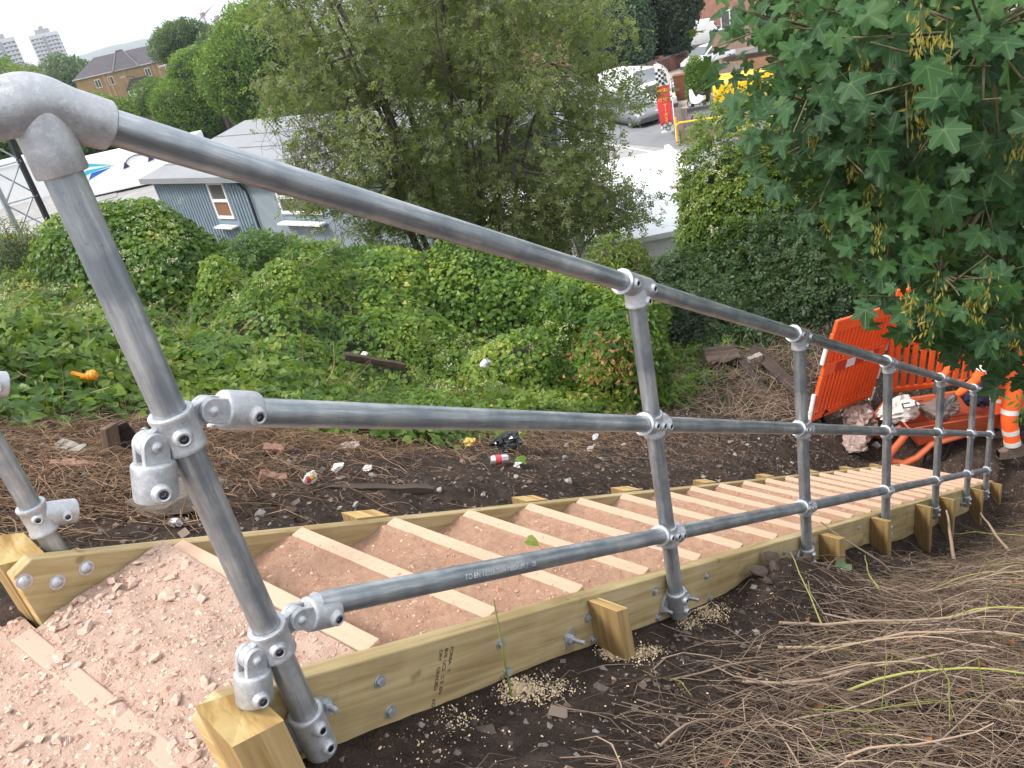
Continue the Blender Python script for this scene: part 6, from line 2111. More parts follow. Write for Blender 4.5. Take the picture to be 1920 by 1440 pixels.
def flag():
    L = Local('feather_flag', (34.85, 18.35, YARD), math.radians(-52), 'tall red feather flag for tyres seen from behind, chequered at the top', 'flag')
    # local x points to the right of the cloth as the steps see it; the pole stands at x = 0
    pole = [(.05, 0, 0), (.05, 0, .5), (.04, 0, 3.1), (.02, 0, 3.5), (-.06, 0, 3.8), (-.22, 0, 4.05), (-.50, 0, 4.28)]
    L.put('pole', MB().tube(pole, [.022, .022, .02, .018, .016, .012, .008], 8), M['white'])
    def edge(z):
        return float(np.interp(z, [0, 3.1, 3.5, 3.8, 4.05, 4.28], [.0, .0, -.02, -.10, -.26, -.5]))
    def cloth(name, z0, z1, mat, n=8):
        b = MB()
        zs = np.linspace(z0, z1, n)
        vs = []
        for y in (-.006, .006):
            for z in zs:
                wv = .03 * math.sin(z * 3.1)
                vs += [(min(edge(z), -.02), y + wv * .2, z), (-.58 + .03 * math.sin(z * 2.2), y + wv, z)]
        fs = []
        for i in range(n - 1):
            a = 2 * i
            fs += [(a, a + 1, a + 3, a + 2)]
            o = 2 * n
            fs += [(o + a, o + a + 2, o + a + 3, o + a + 1), (a, a + 2, o + a + 2, o + a), (a + 1, o + a + 1, o + a + 3, a + 3)]
        fs += [(0, 2 * n, 2 * n + 1, 1), (2 * n - 2, 2 * n - 1, 4 * n - 1, 4 * n - 2)]
        b.add(vs, fs)
        return L.put(name, b, mat)
    cloth('red_cloth', .92, 3.02, M['flagred'], 12)
    top = cloth('white_cloth', 3.02, 4.2, M['white'], 12)
    cloth('white_cloth', .52, .92, M['white'], 4)
    for iz in range(6):
        for ix in range(5):
            if (ix + iz) % 2 == 0:
                x, z = -.56 + ix * .115, 3.06 + iz * .145
                if x + .11 < edge(z + .14):
                    L.box('black_check', (x, -.048, z), (x + .105, -.036, z + .135), M['ink2'], top)
    def word(body, x, z, size, mat):
        me = text_mesh(body, size, 1.0, 'CENTER')
        for v in me.vertices:                     # the print shows through from the other side, so it reads backwards
            v.co = (x - v.co.x, -.050, z + v.co.y)
        me.flip_normals()
        me.materials.clear(); me.materials.append(mat)
        o = bpy.data.objects.new('flag_lettering', me)
        col.objects.link(o)
        o.matrix_basis = L.m
        adopt(o, L.t)
    word('NEW', -.29, 2.70, .25, M['flagyellow'])
    word('USED', -.29, 2.22, .22, M['flagyellow'])
    for k, c in enumerate('TIRES'):
        word(c, -.29, 1.88 - k * .235, .26, M['flagyellow'])
    L.t.scale = (1.1, 1, .86)
    for x, z in ((-.42, .80), (-.17, .84), (-.28, .64)):
        b = MB()
        b.lathe([(0, .12), (.010, .12), (.010, .085)], (x, -.048, z), (0, -1, 0), 18, mi=0)
        b.lathe([(.004, .085), (.004, .0005)], (x, -.048, z), (0, -1, 0), 18, mi=1)
        for k in range(5):
            a = 2 * math.pi * k / 5
            b.lathe([(.005, .022), (.005, .0004)], (x + .05 * math.cos(a), -.052, z + .05 * math.sin(a)), (0, -1, 0), 8, mi=0)
        L.put('wheel_print', b, [M['ink2'], M['white']])
M['flagred'] = plain('red_flag_cloth', (.62, .045, .045), .75, 0, .06, 3)
M['flagyellow'] = plain('yellow_print', (.82, .50, .03), .7)
M['ink2'] = plain('black_print', (.02, .02, .022), .7)
flag()
Lf = Local('small_flag', (37.9, 20.3, YARD), math.radians(-52), 'small red flag on a thin pole in front of the truck bonnet', 'flag')
Lf.put('pole', MB().tube([(0, 0, 0), (0, 0, 2.6)], .02, 6), M['dark'])
Lf.put('cloth', MB().box((.0, -.01, 1.0), (.16, .01, 2.0)), M['flagred'])

def bin_(name, loc, ang, mat, label, lidm, h=1.05):
    L = Local(name, loc, ang, label, 'bin')
    b = MB()
    b.add([(-.25, -.28, .08), (.25, -.28, .08), (.25, .28, .08), (-.25, .28, .08), (-.30, -.36, h), (.30, -.36, h), (.30, .36, h), (-.30, .36, h)], [(3, 2, 1, 0), (0, 1, 5, 4), (1, 2, 6, 5), (2, 3, 7, 6), (3, 0, 4, 7), (4, 5, 6, 7)])
    L.put('body', b, mat, None, .02)
    L.put('lid', MB().box((-.32, -.40, h + .003), (.32, .38, h + .07)), lidm, None, .02)
    for s in (-1, 1):
        w = MB()
        w.lathe([(-.03, .01), (-.03, .10), (.03, .10), (.03, .01)], (s * .24, .30, .10), (1, 0, 0), 14)
        L.put('wheel', w, M['rubber'])
M['rustbin'] = plain('rust_brown_plastic', (.19, .065, .03), .55, 0, .1, 3)
M['greenbin'] = plain('green_plastic', (.012, .15, .075), .5, 0, .1, 3)
bin_('wheelie_bin', (43.8, 22.6, YARD + .12), .4, M['rustbin'], 'tall rust brown bin at the foot of the small oval tree', M['rustbin'], 1.35)
bin_('wheelie_bin', (57.6, 29.2, YARD + .1), .4, M['greenbin'], 'green wheelie bin behind the brick gate piers', M['greenbin'], 1.5)
for x in (52.9, 54.7):
    Lg = Local('iron_gate', (x, 29.05 - (x - 52.9) * .24, YARD + .12), math.radians(-13.6), 'dark iron gate %s in the brick garden wall' % ('left of the middle pier' if x < 54 else 'right of the middle pier'), 'gate', 'gates in the garden wall')
    Lg.box('frame', (0, 0, .95), (1.3, .04, 1.02), M['ridge'])
    for k in range(9):
        Lg.put('bar', MB().tube([(.05 + k * .15, .02, .05), (.05 + k * .15, .02, .95)], .02, 5), M['dark'])
    Lg.box('frame', (0, 0, .05), (1.3, .04, .11), M['dark'])
# scooter
Ls = Local('motor_scooter', (41.0, 20.2, YARD + .12), math.radians(60), 'small white scooter parked by the plank fence', 'scooter')
Ls.put('body', loft([(-.75, ring(.08, .55, .75)), (-.4, ring(.16, .35, .82)), (0, ring(.14, .28, .55)), (.35, ring(.16, .3, .6)), (.55, ring(.10, .4, 1.0))]), M['white'], None, 0, 60)
Ls.put('seat', loft([(-.75, ring(.10, .76, .86)), (-.35, ring(.14, .80, .92)), (0, ring(.12, .74, .84))]), M['dark'], None, 0, 60)
Ls.put('handlebar', MB().tube([(.48, -.33, 1.05), (.52, -.1, 1.1), (.52, .1, 1.1), (.48, .33, 1.05)], .02, 6), M['dark'])
for x in (-.55, .62):
    wheel(Ls, x, 0, .24, 1)

# ------------------------------------------------------------------ orange site barriers
def barrier(TL, TR, BL, BR, label, nslat, solid, strips):
    TL, TR, BL, BR = map(Vector, (TL, TR, BL, BR))
    ex = (BR - BL); W = ex.length; ex.normalize()
    up = (TL - BL); ez = (up - ex * up.dot(ex)); H = ez.length; ez.normalize()
    ey = ez.cross(ex)
    t = thing('site_barrier', BL, label, 'barrier', 'orange site barriers at the foot of the steps', Matrix((ex, ey, ez)).transposed())
    m = t.matrix_basis.copy()
    def put(name, b, mat, bevel=.006, parent=None):
        o = b.build(name, mat, None, bevel)
        o.matrix_basis = m
        adopt(o, parent or t)
        return o
    d = .022
    top0, mid0, mid1, bot1 = H - .15, H * .46, H * .46 + .15, .07
    put('top_band', MB().box((0.02, -d, top0), (W - .02, d, H)), M['orange'], .012)
    put('middle_band', MB().box((0.0, -d, mid0), (W, d, mid1)), M['orange'], .012)
    put('bottom_bar', MB().box((0.0, -d, 0), (W, d, bot1)), M['orange'], .012)
    for x0 in (0, W - .06):
        put('end_post', MB().box((x0, -d, bot1 + .001), (x0 + .06, d, mid0 - .001)), M['orange'], .008)
        put('end_post', MB().box((x0, -d, mid1 + .001), (x0 + .06, d, top0 - .001)), M['orange'], .008)
    pitch = (W - .12) / nslat
    for k in range(nslat):
        x = .06 + pitch * (k + .5)
        hw = pitch * (.30 if not solid else .34)
        for z0, z1 in ((bot1, mid0), (mid1, top0)):
            put('slat', MB().box((x - hw, -d * .8, z0 + .001), (x + hw, d * .8, z1 - .001)), M['orange'], .008)
        if solid:
            for z0 in (bot1, mid1):
                put('slat_foot', MB().lathe([(-.003, .017), (.004, .015), (.010, .008), (.012, .0005)], (x, -d * .8, z0 + .03), (0, -1, 0), 10), M['orange'], 0)
    if solid:
        put('back_skin', MB().box((.06, d * .3, bot1 + .0005), (W - .06, d * .75, top0 - .0005)), M['orange'], 0)
    for x0, x1 in strips:
        put('reflective_strip', MB().box((x0 * W, -d - .004, mid0 + .022), (x1 * W, -d - .0005, mid1 - .022)), M['reflect'], 0)
    put('recessed_label', MB().box((strips[0][0] * W - .22, -d - .003, mid0 + .012), (strips[-1][1] * W + .14, -d - .0003, mid1 - .012)), M['redband'], 0)
    return t, m, W, H
M['redband'] = plain('dull_red_band', (.50, .03, .012), .45, 0, .08, 6)
b1, m1, W1, H1 = barrier((7.39, 1.65, -2.71), (8.60, 1.36, -2.86), (7.31, 1.85, -3.93), (8.56, 1.56, -4.24), 'orange slatted site barrier seen edge-on, left of the pair', 15, True, [(.34, .48), (.64, .76)])
b2, m2, W2, H2 = barrier((8.72, 1.32, -2.86), (9.9, -.15, -2.95), (8.66, 1.42, -4.22), (9.85, -.05, -4.35), 'orange slatted site barrier standing across the path, right of the pair', 17, False, [(.28, .40), (.62, .74)])
for mm, x, zs, pr in ((m1, -.045, ((.72, 1.02), (.12, .0)), b1), (m1, W1 + .03, ((.98, 1.22), (.62, .86), (.25, .52), (-.05, .12)), b1)):
    for z0, z1 in zs:
        b = MB().tube([(x, 0, z0), (x, 0, z1)], .024, 10)
        o = b.build('white_hinge_post', M['white'])
        o.matrix_basis = mm
        adopt(o, pr)
MB().tube([(-.05, -.05, -.30), (-.04, 0, .35)], .024, 10).build('white_stake', M['white']).matrix_basis = m1
wsk = bpy.data.objects['white_stake']
adopt(wsk, b1)

# ------------------------------------------------------------------ barrow, bags
M['barrow'] = plain('worn_orange_plastic', (.52, .115, .045), .5, 0, .12, 8)
bar = Local('wheelbarrow', (8.22, .62, -4.52), math.atan2(-.78, .62), 'orange plastic wheelbarrow heaped with bags and dark cloths', 'wheelbarrow')
def tray():
    o_ = [(-.52, .30, .36), (-.40, .33, .30), (.35, .30, .30), (.62, .24, .40)]
    b = MB()
    vs = []
    for x, w_, z in ((-.60, .22, .18), (.30, .20, .16), (.70, .14, .26)):
        pass
    top = [(-.58, -.33, .52), (.62, -.30, .50), (.80, -.18, .52), (.80, .18, .52), (.62, .30, .50), (-.58, .33, .52)]
    low = [(-.42, -.22, .20), (.36, -.20, .20), (.48, -.12, .24), (.48, .12, .24), (.36, .20, .20), (-.42, .22, .20)]
    inn = [(x * .95, y * .93, z - .005) for x, y, z in top]
    il = [(x * .95, y * .93, z + .02) for x, y, z in low]
    n = 6
    vs = top + low + inn + il
    fs = []
    for i in range(n):
        j = (i + 1) % n
        fs += [(i, j, n + j, n + i), (2 * n + j, 2 * n + i, 3 * n + i, 3 * n + j), (i, 2 * n + i, 2 * n + j, j)]
    fs += [tuple(n + i for i in range(n - 1, -1, -1))[::-1], tuple(3 * n + i for i in range(n))]
    b.add(vs, fs)
    return b
bar.put('tray', tray(), M['barrow'] if 'barrow' in M else M['orange'], None, .02)
for s in (-1, 1):
    bar.put('handle', MB().tube([(.55, s * .14, .26), (-.30, s * .26, .22), (-.46, s * .29, .10), (-.62, s * .31, .06), (-.76, s * .31, .13), (-.78, s * .31, .21), (-.66, s * .31, .36), (-.56, s * .31, .50)], [.03, .035, .04, .045, .045, .04, .04, .035], 10), M['barrow'])
    bar.put('leg', MB().tube([(-.30, s * .22, .20), (-.36, s * .24, -.02), (-.14, s * .22, -.02), (-.05, s * .2, .18)], .018, 8), M['dark'])
wb = MB()
wb.lathe([(-.06, .06), (-.06, .14), (-.03, .185), (.03, .185), (.06, .14), (.06, .06)], (.72, 0, .17), (0, 1, 0), 20)
bar.put('wheel', wb, M['rubber'])
def crumple(name, c, rad, mat, label, cat, seed, amp=.35, ang=0, group=None):
    r = np.random.default_rng(seed)
    u = np.linspace(0, np.pi, 17); w = np.linspace(0, 2 * np.pi, 29)[:-1]
    U, W_ = np.meshgrid(u, w, indexing='ij')
    d = np.stack([np.sin(U) * np.cos(W_), np.sin(U) * np.sin(W_), np.cos(U)], -1).reshape(-1, 3)
    k = unit(r.normal(size=(26, 3)))
    f = 1 - amp * np.max(np.maximum(0, d @ k.T - .72) / .28, axis=1) * 1.0 + amp * .4 * (np.abs((d @ k[:9].T)).min(1) < .07)
    v = d * np.array(rad) * f[:, None]
    ca, sa = math.cos(ang), math.sin(ang)
    v = np.stack([v[:, 0] * ca - v[:, 1] * sa, v[:, 0] * sa + v[:, 1] * ca, v[:, 2]], -1)
    i, j = np.meshgrid(np.arange(16), np.arange(28), indexing='ij')
    fc_ = np.stack([i * 28 + j, (i + 1) * 28 + j, (i + 1) * 28 + (j + 1) % 28, i * 28 + (j + 1) % 28], -1).reshape(-1, 4)
    o = link(name, raw_mesh(name, v, fc_, mat, smooth=False), None, loc=c)
    return tag(o, label, cat, group)
M['bagwhite'] = plain('white_sack', (.62, .58, .55), .6, 0, .12, 9)
M['navycloth'] = plain('navy_cloth', (.02, .025, .06), .85, 0, .3, 14)
M['greycloth'] = plain('brown_grey_cloth', (.16, .125, .115), .85, 0, .25, 12)
M['clearbag'] = plain('cloudy_plastic', (.36, .27, .24), .3, 0, .25, 9)
sack = crumple('builders_sack', (7.88, 1.05, -3.95), (.33, .21, .15), M['bagwhite'], 'white printed sack lying over the handles of the wheelbarrow', 'sack', 3, .42, -.6)
lg = MB()
for q in ((-.07, .0), (.07, .0)):
    lg.box((q[0] - .05, -.012, -.03), (q[0] + .04, -.004, -.018)); lg.box((q[0] - .05, -.012, .02), (q[0] + .04, -.004, .032)); lg.box((q[0] - .05, -.012, -.018), (q[0] - .036, -.004, .02))
o = lg.build('print_mark', M['ink2'], None, loc=(7.80, .88, -3.80), rot=Matrix.Rotation(-.9, 3, 'Z') @ Matrix.Rotation(-.9, 3, 'X'))
adopt(o, sack)
crumple('cloth_bundle', (8.16, .68, -4.02), (.24, .18, .14), M['greycloth'], 'brown grey cloth heaped in the middle of the wheelbarrow', 'cloth', 4, .3, -.9)
crumple('cloth_bundle', (8.48, .40, -3.93), (.20, .18, .20), M['navycloth'], 'navy jacket bundled at the front of the wheelbarrow', 'cloth', 5, .3, -.9)
crumple('plastic_bag', (7.95, 1.5, -4.22), (.30, .24, .22), M['clearbag'], 'cloudy crumpled plastic bag on the soil under the barriers', 'bag', 6, .42)
crumple('plastic_bag', (7.55, 1.42, -4.26), (.24, .20, .10), M['clearbag'], 'flattened cloudy plastic bag in front of the crumpled one', 'bag', 7, .4)

# ------------------------------------------------------------------ worker
def worker():
    base = Vector((8.36, .08, gz1(8.36, .08)))
    f = Vector((-.62, .78, 0)).normalized()        # faces the barrow
    s = Vector((-f.y, f.x, 0))                     # own left
    z = Vector((0, 0, 1))
    P = lambda a, b, c: base + f * a + s * b + z * c
    V = {'pel': P(0, 0, .92), 'lhip': P(0, .10, .88), 'rhip': P(0, -.10, .88), 'lknee': P(.06, .16, .48), 'rknee': P(-.02, -.17, .48), 'lank': P(.0, .19, .10), 'rank': P(-.12, -.20, .10),
         'waist': P(.10, 0, 1.06), 'chest': P(.30, 0, 1.26), 'neck': P(.43, 0, 1.42), 'head0': P(.50, 0, 1.50), 'lsh': P(.36, .19, 1.34), 'rsh': P(.36, -.19, 1.34),
         'lel': P(.48, .25, 1.08), 'rel': P(.46, -.24, 1.08), 'lwr': P(.66, .20, .90), 'rwr': P(.62, -.18, .90)}
    R = {'pel': .155, 'lhip': .11, 'rhip': .11, 'lknee': .088, 'rknee': .088, 'lank': .085, 'rank': .085, 'waist': .15, 'chest': .165, 'neck': .06, 'head0': .055, 'lsh': .075, 'rsh': .075, 'lel': .055, 'rel': .055, 'lwr': .038, 'rwr': .038}
    E = [('pel', 'lhip'), ('lhip', 'lknee'), ('lknee', 'lank'), ('pel', 'rhip'), ('rhip', 'rknee'), ('rknee', 'rank'), ('pel', 'waist'), ('waist', 'chest'), ('chest', 'neck'), ('neck', 'head0'), ('chest', 'lsh'), ('lsh', 'lel'), ('lel', 'lwr'), ('chest', 'rsh'), ('rsh', 'rel'), ('rel', 'rwr')]
    t = thing('person', base, 'person in orange reflective trousers and jacket leaning over the wheelbarrow', 'person')
    def skin(name, names, edges, mats, chooser, root, sub=2):
        me = bpy.data.meshes.new(name)
        idx = {k: i for i, k in enumerate(names)}
        me.from_pydata([V[k] for k in names], [(idx[a], idx[b]) for a, b in edges], [])
        o = bpy.data.objects.new(name, me)
        col.objects.link(o)
        o.modifiers.new('skin', 'SKIN')
        for k in names:
            sv_ = me.skin_vertices[0].data[idx[k]]
            sv_.radius = (R[k], R[k])
            sv_.use_root = (k == root)
        sb = o.modifiers.new('sub', 'SUBSURF')
        sb.levels = sub; sb.render_levels = sub
        dg = bpy.context.evaluated_depsgraph_get()
        m2_ = bpy.data.meshes.new_from_object(o.evaluated_get(dg))
        bpy.data.objects.remove(o)
        for m_ in mats:
            m2_.materials.append(m_)
        for p in m2_.polygons:
            p.use_smooth = True
            p.material_index = chooser(p.center)
        ob = link(name, m2_, t)
        return ob
    names = list(V)
    skin('body', names, E, [M['hivis'], M['skin'], M['greysleeve']], lambda c: 2 if False else 0, 'pel', 3)
    # reflective bands round legs and sleeves
    def band(a, b, u, r, w=.055):
        p, q = V[a], V[b]
        d = (q - p).normalized()
        c = p.lerp(q, u)
        bb = MB()
        bb.lathe([(-w / 2, r - .012), (-w / 2, r), (w / 2, r), (w / 2, r - .012)], c, d, 26)
        bb.build('reflective_band', M['reflect'], t)
    for k in 'lr':
        band(k + 'hip', k + 'knee', .80, .089); band(k + 'knee', k + 'ank', .42, .083); band(k + 'knee', k + 'ank', .80, .083)
        band(k + 'sh', k + 'el', .55, .062)
    band('waist', 'chest', .35, .185)
    # boots
    for k, y in (('lank', .19), ('rank', -.20)):
        c = V[k]
        b = loft([(-.11, ring(.040, 0, .11)), (-.06, ring(.048, 0, .20)), (.02, ring(.046, 0, .18)), (.09, ring(.048, 0, .10)), (.16, ring(.038, 0, .07))])
        o = b.build('boot', M['boot'], None, 0, 60)
        o.matrix_basis = Matrix.Translation((c.x, c.y, base.z + .0)) @ Matrix((f, s, z)).transposed().to_4x4()
        adopt(o, t)
    # head with face, helmet, gloved hands
    hc = V['head0'] + f * .06 + z * .09
    HR = Matrix((f, s, z)).transposed() @ Matrix.Rotation(.55, 3, 'Y')
    u = np.linspace(0, np.pi, 15); w = np.linspace(0, 2 * np.pi, 25)[:-1]
    U, W_ = np.meshgrid(u, w, indexing='ij')
    d = np.stack([np.sin(U) * np.cos(W_), np.sin(U) * np.sin(W_), np.cos(U)], -1).reshape(-1, 3)
    v = d * np.array([.098, .078, .118])
    face = d[:, 0] > .55
    v[:, 0] += .022 * np.exp(-((d[:, 1] / .16) ** 2 + ((d[:, 2] + .12) / .22) ** 2)) * face
    v[:, 0] -= .012 * np.exp(-(((np.abs(d[:, 1]) - .38) / .16) ** 2 + ((d[:, 2] - .10) / .13) ** 2)) * face
    v[:, 0] += .008 * np.exp(-((d[:, 1] / .3) ** 2 + ((d[:, 2] + .52) / .12) ** 2)) * face
    i, j = np.meshgrid(np.arange(14), np.arange(24), indexing='ij')
    fcs = np.stack([i * 24 + j, (i + 1) * 24 + j, (i + 1) * 24 + (j + 1) % 24, i * 24 + (j + 1) % 24], -1).reshape(-1, 4)
    ho = link('head', raw_mesh('head', v, fcs, M['skin'], smooth=True), t, loc=hc, rot=HR)
    for sy in (-1, 1):
        e = MB(); e.lathe([(0, .010), (.004, .008), (.006, .0003)], (.085, sy * .030, .012), (1, sy * .25, 0), 10)
        e.build('eye', M['dark'], t, loc=hc, rot=HR)
        r_ = MB(); r_.lathe([(0, .024), (.008, .022), (.010, .0005)], (0, sy * .074, -.005), (0, sy, 0), 10)
        r_.build('ear', M['skin'], t, loc=hc, rot=HR)
    hm = MB()
    hm.lathe([(-.0, .125), (.03, .120), (.07, .098), (.10, .055), (.112, .0005)], (0, 0, .035), (0, 0, 1), 24)
    hm.prism([(.10 + .075 * math.cos(a), .09 * math.sin(a)) for a in np.linspace(-math.pi / 2, math.pi / 2, 11)], .033, .042, axis=2)
    hm.build('helmet', M['white'], t, loc=hc, rot=HR)
    for k, sy in (('lwr', 1), ('rwr', -1)):
        c = V[k]
        d_ = (V[k] - V['lel' if sy > 0 else 'rel']).normalized()
        b = MB()
        b.tube([c, c + d_ * .04, c + d_ * .09], [.030, .042, .036], 10)
        lat = d_.cross(z).normalized()
        for q, ln in enumerate((.065, .075, .07, .055)):
            o_ = c + d_ * .08 + lat * (-.03 + .02 * q)
            b.tube([o_, o_ + d_ * ln * .5 - z * .006, o_ + d_ * ln * .85 - z * .035, o_ + d_ * ln * .8 - z * .055], [.0095, .009, .0085, .007], 7)
        o_ = c + d_ * .03 - lat * .034 * sy
        b.tube([o_, o_ + d_ * .03 - lat * .022 * sy - z * .01, o_ + d_ * .055 - lat * .02 * sy - z * .02], [.012, .011, .009], 7)
        b.build('glove', M['darkgrey'], t)
M['skin'] = plain('skin', (.45, .27, .19), .55, 0, .05, 8)
M['greysleeve'] = plain('grey_sleeve', (.25, .24, .26), .8)
M['boot'] = plain('muddy_boot', (.16, .115, .09), .8, 0, .25, 20)
worker()

# ------------------------------------------------------------------ scrap timber, steel and litter on the bank
M['oldconc'] = plain('old_concrete', (.25, .22, .19), .9, 0, .25, 18, .4)
def beam(p, q, w, h, mat, label, cat, name, ishape=False, roll=0.0):
    p, q = Vector(p), Vector(q)
    d = (q - p); L_ = d.length; d.normalize()
    yv = Vector((0, 0, 1)).cross(d).normalized()
    zv = d.cross(yv)
    R = Matrix((d, yv, zv)).transposed() @ Matrix.Rotation(roll, 3, 'X')
    b = MB()
    if ishape:
        b.box((0, -w / 2, h / 2 - .012), (L_, w / 2, h / 2)); b.box((0, -w / 2, -h / 2), (L_, w / 2, -h / 2 + .012)); b.box((0, -.007, -h / 2 + .0121), (L_, .007, h / 2 - .0121))
    else:
        n = 9
        r = np.random.default_rng(int(L_ * 1000))
        sec = [(-w / 2, -h / 2), (w / 2, -h / 2), (w / 2, h / 2), (-w / 2, h / 2)]
        vs = []
        for k in range(n):
            for y_, z_ in sec:
                vs.append((L_ * k / (n - 1) + r.normal() * .008, y_ + r.normal() * w * .05, z_ + r.normal() * h * .06))
        fs = [(3, 2, 1, 0), tuple(4 * (n - 1) + i for i in range(4))]
        for k in range(n - 1):
            for i in range(4):
                j = (i + 1) % 4
                fs.append((4 * k + i, 4 * k + j, 4 * k + 4 + j, 4 * k + 4 + i))
        b.add(vs, fs)
    o = b.build(name, mat, None, .003, loc=p, rot=R)
    return tag(o, label, cat)
beam((8.75, 3.10, -3.92), (7.55, 1.75, -4.02), .15, .16, M['rust'], 'brown steel girder lying diagonally against the orange barrier', 'girder', 'steel_girder', True, .35)
beam((8.60, 3.28, -3.93), (7.75, 2.45, -4.05), .09, .09, M['rust'], 'thin rusty bar lying left of the diagonal girder', 'bar', 'steel_bar', True, .2)
beam((8.0, 2.95, -4.02), (7.35, 1.80, -4.05), .20, .15, M['sleeper'], 'split dark railway sleeper lying under the girder', 'sleeper', 'old_sleeper')
beam((8.9, 2.55, -4.12), (7.9, 1.95, -4.05), .18, .12, M['rust'], 'short rusty girder behind the diagonal one', 'girder', 'steel_girder', True, 1.2)
beam((8.35, 3.62, -3.86), (8.62, 3.28, -3.88), .42, .03, M['sleeper'], 'grey brown board lying on the shaded bank', 'board', 'loose_board')
beam((8.34, 3.0, -3.84), (8.50, 2.90, -3.84), .09, .09, M['oldconc'], 'pale broken block on the end of the girder', 'block', 'broken_block')
beam((4.02, 5.36, -1.93), (4.52, 5.10, -2.27), .085, .07, M['sleeper'], 'reddish brown rotten log lying in the creeper', 'log', 'rotten_log')
beam((1.10, 1.86, -.66), (1.68, 1.62, -1.0), .055, .05, M['sleeper'], 'dark brown board lying in the soil beside the steps', 'board', 'loose_board')
beam((4.55, 2.62, -2.72), (4.95, 2.42, -2.95), .07, .03, M['sleeper'], 'dark brown plank in the soil behind the second post', 'plank', 'loose_plank')
# old post stump and bricks at the left
M['sleeperz'] = mat_wood('weathered_stump', (0.13, 0.085, 0.06), (0.05, 0.034, 0.026), (0.21, 0.15, 0.11), ax=2, mud=0.0)
stp = MB().box((-.045, -.016, -.1), (.045, .016, .115)).build('timber_stump', M['sleeperz'], None, .004, loc=(.66, 2.40, -.30), rot=Matrix.Rotation(.25, 3, 'Y') @ Matrix.Rotation(.6, 3, 'Z'))
tag(stp, 'rotten upright plank stump standing in the straw', 'stump')
stp = MB().box((-.055, -.006, -.08), (.055, .006, .09)).build('rusty_plate', M['rust'], None, .002, loc=(.74, 2.44, -.31), rot=Matrix.Rotation(-.2, 3, 'Y') @ Matrix.Rotation(-.6, 3, 'Z'))
tag(stp, 'dark rusty plate beside the plank stump', 'plate')
M['oldbrick'] = plain('old_brick', (.24, .13, .09), .9, 0, .25, 18, .4)
beam((.515, 2.56, -.22), (.565, 2.45, -.265), .055, .045, M['oldconc'], 'grey brick leaning against the plank stump', 'brick', 'loose_brick')
beam((.37, 2.24, -.155), (.485, 2.19, -.22), .05, .035, M['oldbrick'], 'red brick lying in the straw in front of the stump', 'brick', 'loose_brick')
beam((1.04, 1.98, -.575), (1.13, 1.92, -.645), .055, .04, M['oldbrick'], 'red brick half buried near the bright food wrapper', 'brick', 'loose_brick')
beam((1.40, 2.55, -.78), (1.47, 2.50, -.82), .07, .025, M['oldbrick'], 'broken tan tile in the straw heap', 'tile', 'broken_tile')
rk = rock_mesh('rock_slab', 1.0, 301, plain('brown_rock', (.13, .105, .085), .9, 0, .3, 14, .8), flat=.6)
o = tag(link('rock_slab', rk, None, loc=(.55, 1.62, -.25)), 'long brown rock slab on the soil behind the first post', 'rock')
o.scale = (.27, .16, .14); o.rotation_euler = (.1, .25, -.35)

def can(c, ax, r, h, mats, label):
    d = Vector(ax).normalized()
    b = MB()
    b.lathe([(0, .0004), (.002, r * .78), (.006, r * .8), (.012, r), (h - .012, r), (h - .004, r * .82), (h, r * .82), (h - .004, r * .76), (h - .004, .0004)], (0, 0, 0), d, 20)
    b.lathe([(.03, r + .0006), (h * .62, r + .0006)], (0, 0, 0), d, 20, mi=1)
    o = b.build('drink_can', mats, None, sharp=50, loc=c)
    return tag(o, label, 'can', 'litter on the bank')
M['alu'] = plain('can_metal', (.60, .60, .62), .3, .8)
M['canred'] = plain('can_red_print', (.45, .05, .06), .4)
M['canblue'] = plain('can_blue_print', (.03, .06, .30), .4)
M['paper'] = plain('dirty_white_paper', (.66, .63, .60), .8, 0, .12, 20)
M['packyellow'] = plain('yellow_packet', (.62, .42, .10), .5, 0, .2, 16)
M['orangetoy'] = plain('orange_toy_plastic', (.80, .28, .01), .4)
M['blackbag'] = plain('black_polythene', (.012, .012, .014), .25)
can((2.56, 2.08, -1.49), (.75, -.62, -.2), .033, .115, [M['alu'], M['canred']], 'crushed white and red drinks can lying by the steps')
can((4.86, 4.30, -2.34), (.5, -.5, .7), .045, .10, [M['alu'], M['paper']], 'pale tin standing in the flowering creeper')
can((1.15, 4.55, -.42), (.8, -.5, .1), .035, .115, [M['alu'], M['canblue']], 'blue and white drinks can in the leaves at the left')
can((.42, 1.44, -.225), (.2, -1, .2), .017, .05, [M['alu'], M['paper']], 'squashed pale can end under the rock slab')
can((1.02, 2.95, -.53), (-.5, -.8, .3), .022, .06, [M['alu'], M['alu']], 'bare metal can behind the hanging socket')
def scrap(name, c, s, mat, label, cat, seed, flat=.45, rot=0.0):
    o = crumple(name, c, (s, s * .7, s * flat), mat, label, cat, seed, .5, rot, 'litter on the bank')
    return o
scrap('food_wrapper', (1.20, 1.84, -.66), .045, M['paper'], 'white food wrapper with red and yellow print on the soil', 'wrapper', 21, .8)
w_ = bpy.data.objects['food_wrapper']
for dx_, mt in ((-.014, 'canred'), (.012, 'packyellow')):
    ob = crumple('print_patch', (1.20 + dx_ - .012, 1.84 - .024, -.645), (.013, .010, .018), M[mt], None, None, 22)
    adopt(ob, w_)
scrap('paper_scrap', (1.44, 1.98, -.79), .045, M['paper'], 'torn white paper scrap right of the food wrapper', 'paper', 23)
scrap('paper_scrap', (1.62, 2.0, -.92), .035, M['paper'], 'small folded paper scrap beside the straw heap', 'paper', 24)
scrap('paper_cup', (2.66, 1.95, -1.56), .04, M['paper'], 'crumpled white paper cup by a green leaf', 'cup', 25, .8)
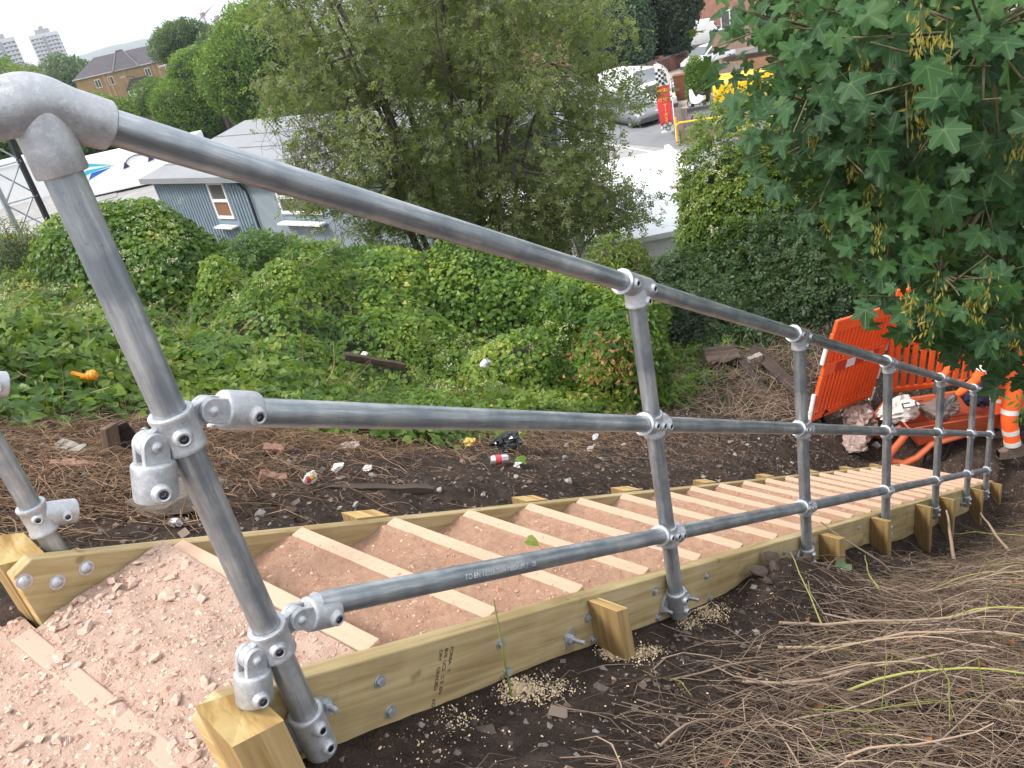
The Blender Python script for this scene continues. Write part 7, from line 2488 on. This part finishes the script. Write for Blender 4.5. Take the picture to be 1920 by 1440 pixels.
scrap('plastic_scrap', (2.62, 1.84, -1.60), .05, M['paper'], 'flat white plastic strip in the soil', 'plastic', 26, .15)
scrap('crisp_packet', (2.86, 2.56, -1.64), .065, M['packyellow'], 'yellow and white crisp packet under the creeper', 'packet', 27)
scrap('bin_liner', (3.05, 2.42, -1.74), .16, M['blackbag'], 'black polythene bag half under the creeper', 'bag', 28, .5, -.6)
scrap('plastic_bottle', (1.88, 2.52, -1.06), .085, M['clearbag'], 'flattened clear bottle at the edge of the straw heap', 'bottle', 29, .4, -.4)
scrap('old_glove', (1.50, 3.12, -.80), .085, M['paper'], 'dirty white glove lying on the straw', 'glove', 30, .5, -.5)
scrap('paper_scrap', (4.3, 5.42, -2.05), .05, M['paper'], 'white paper caught beside the rotten log', 'paper', 32)
scrap('foil_scrap', (4.5, 2.72, -2.62), .05, M['alu'], 'dull foil scrap on the soil behind the second post', 'foil', 33, .3)
scrap('paper_scrap', (7.75, 2.42, -3.98), .05, M['paper'], 'white paper under the diagonal girder', 'paper', 34)
scrap('paper_scrap', (7.35, .95, -4.40), .05, M['paper'], 'white paper on the soil in front of the wheelbarrow', 'paper', 35, .25)
scrap('wood_chip', (.70, -.22, -.56), .035, M['woodtop'], 'long pale wood splinter on the soil near the second stake', 'splinter', 36, .2, .8)
scrap('wood_chip', (1.32, -.16, -.88), .03, M['woodtop'], 'short pale wood splinter on the soil beside the second post', 'splinter', 37, .2, .3)
toy = Local('toy_pistol', (1.10, 3.98, -.44), math.radians(-48), 'bright orange plastic toy lying in the leaves', 'toy', 'litter on the bank')
toy.put('barrel', MB().tube([(-.16, 0, .0), (-.03, 0, .01)], [.011, .014], 10), M['orangetoy'])
toy.put('body', MB().tube([(-.03, 0, .01), (.0, 0, .012), (.05, 0, .02), (.10, 0, .0), (.12, 0, .0)], [.016, .026, .034, .022, .018], 12), M['orangetoy'])
toy.put('tank', MB().tube([(.12, 0, .0), (.135, 0, .0), (.17, 0, .0), (.185, 0, .0)], [.02, .034, .034, .02], 12), M['orangetoy'])
lf = leaf_mesh('fallen_leaf', np.array([[2.72, 1.93, -1.56]]), np.array([[-.2, -.4, 1.0]]), np.array([.09]), 'heart', M['ivy'], np.array([.5]))
tag(link('fallen_leaf', lf), 'single green leaf lying by the crumpled paper cup', 'leaf')
lf = leaf_mesh('fallen_leaf', np.array([[1.12, .47, -.50]]), np.array([[-.2, -.3, 1.0]]), np.array([.05]), 'heart', M['yelleaf'], np.array([.7]))
tag(link('fallen_leaf', lf), 'small bright green leaf lying on the fourth tread', 'leaf')
lf = leaf_mesh('fallen_leaf', np.array([[2.55, -.12, -1.52]]), np.array([[-.2, -.3, 1.0]]), np.array([.09]), 'heart', M['cypress'], np.array([.95]))
tag(link('fallen_leaf', lf), 'pale green leaf lying by the third post', 'leaf')
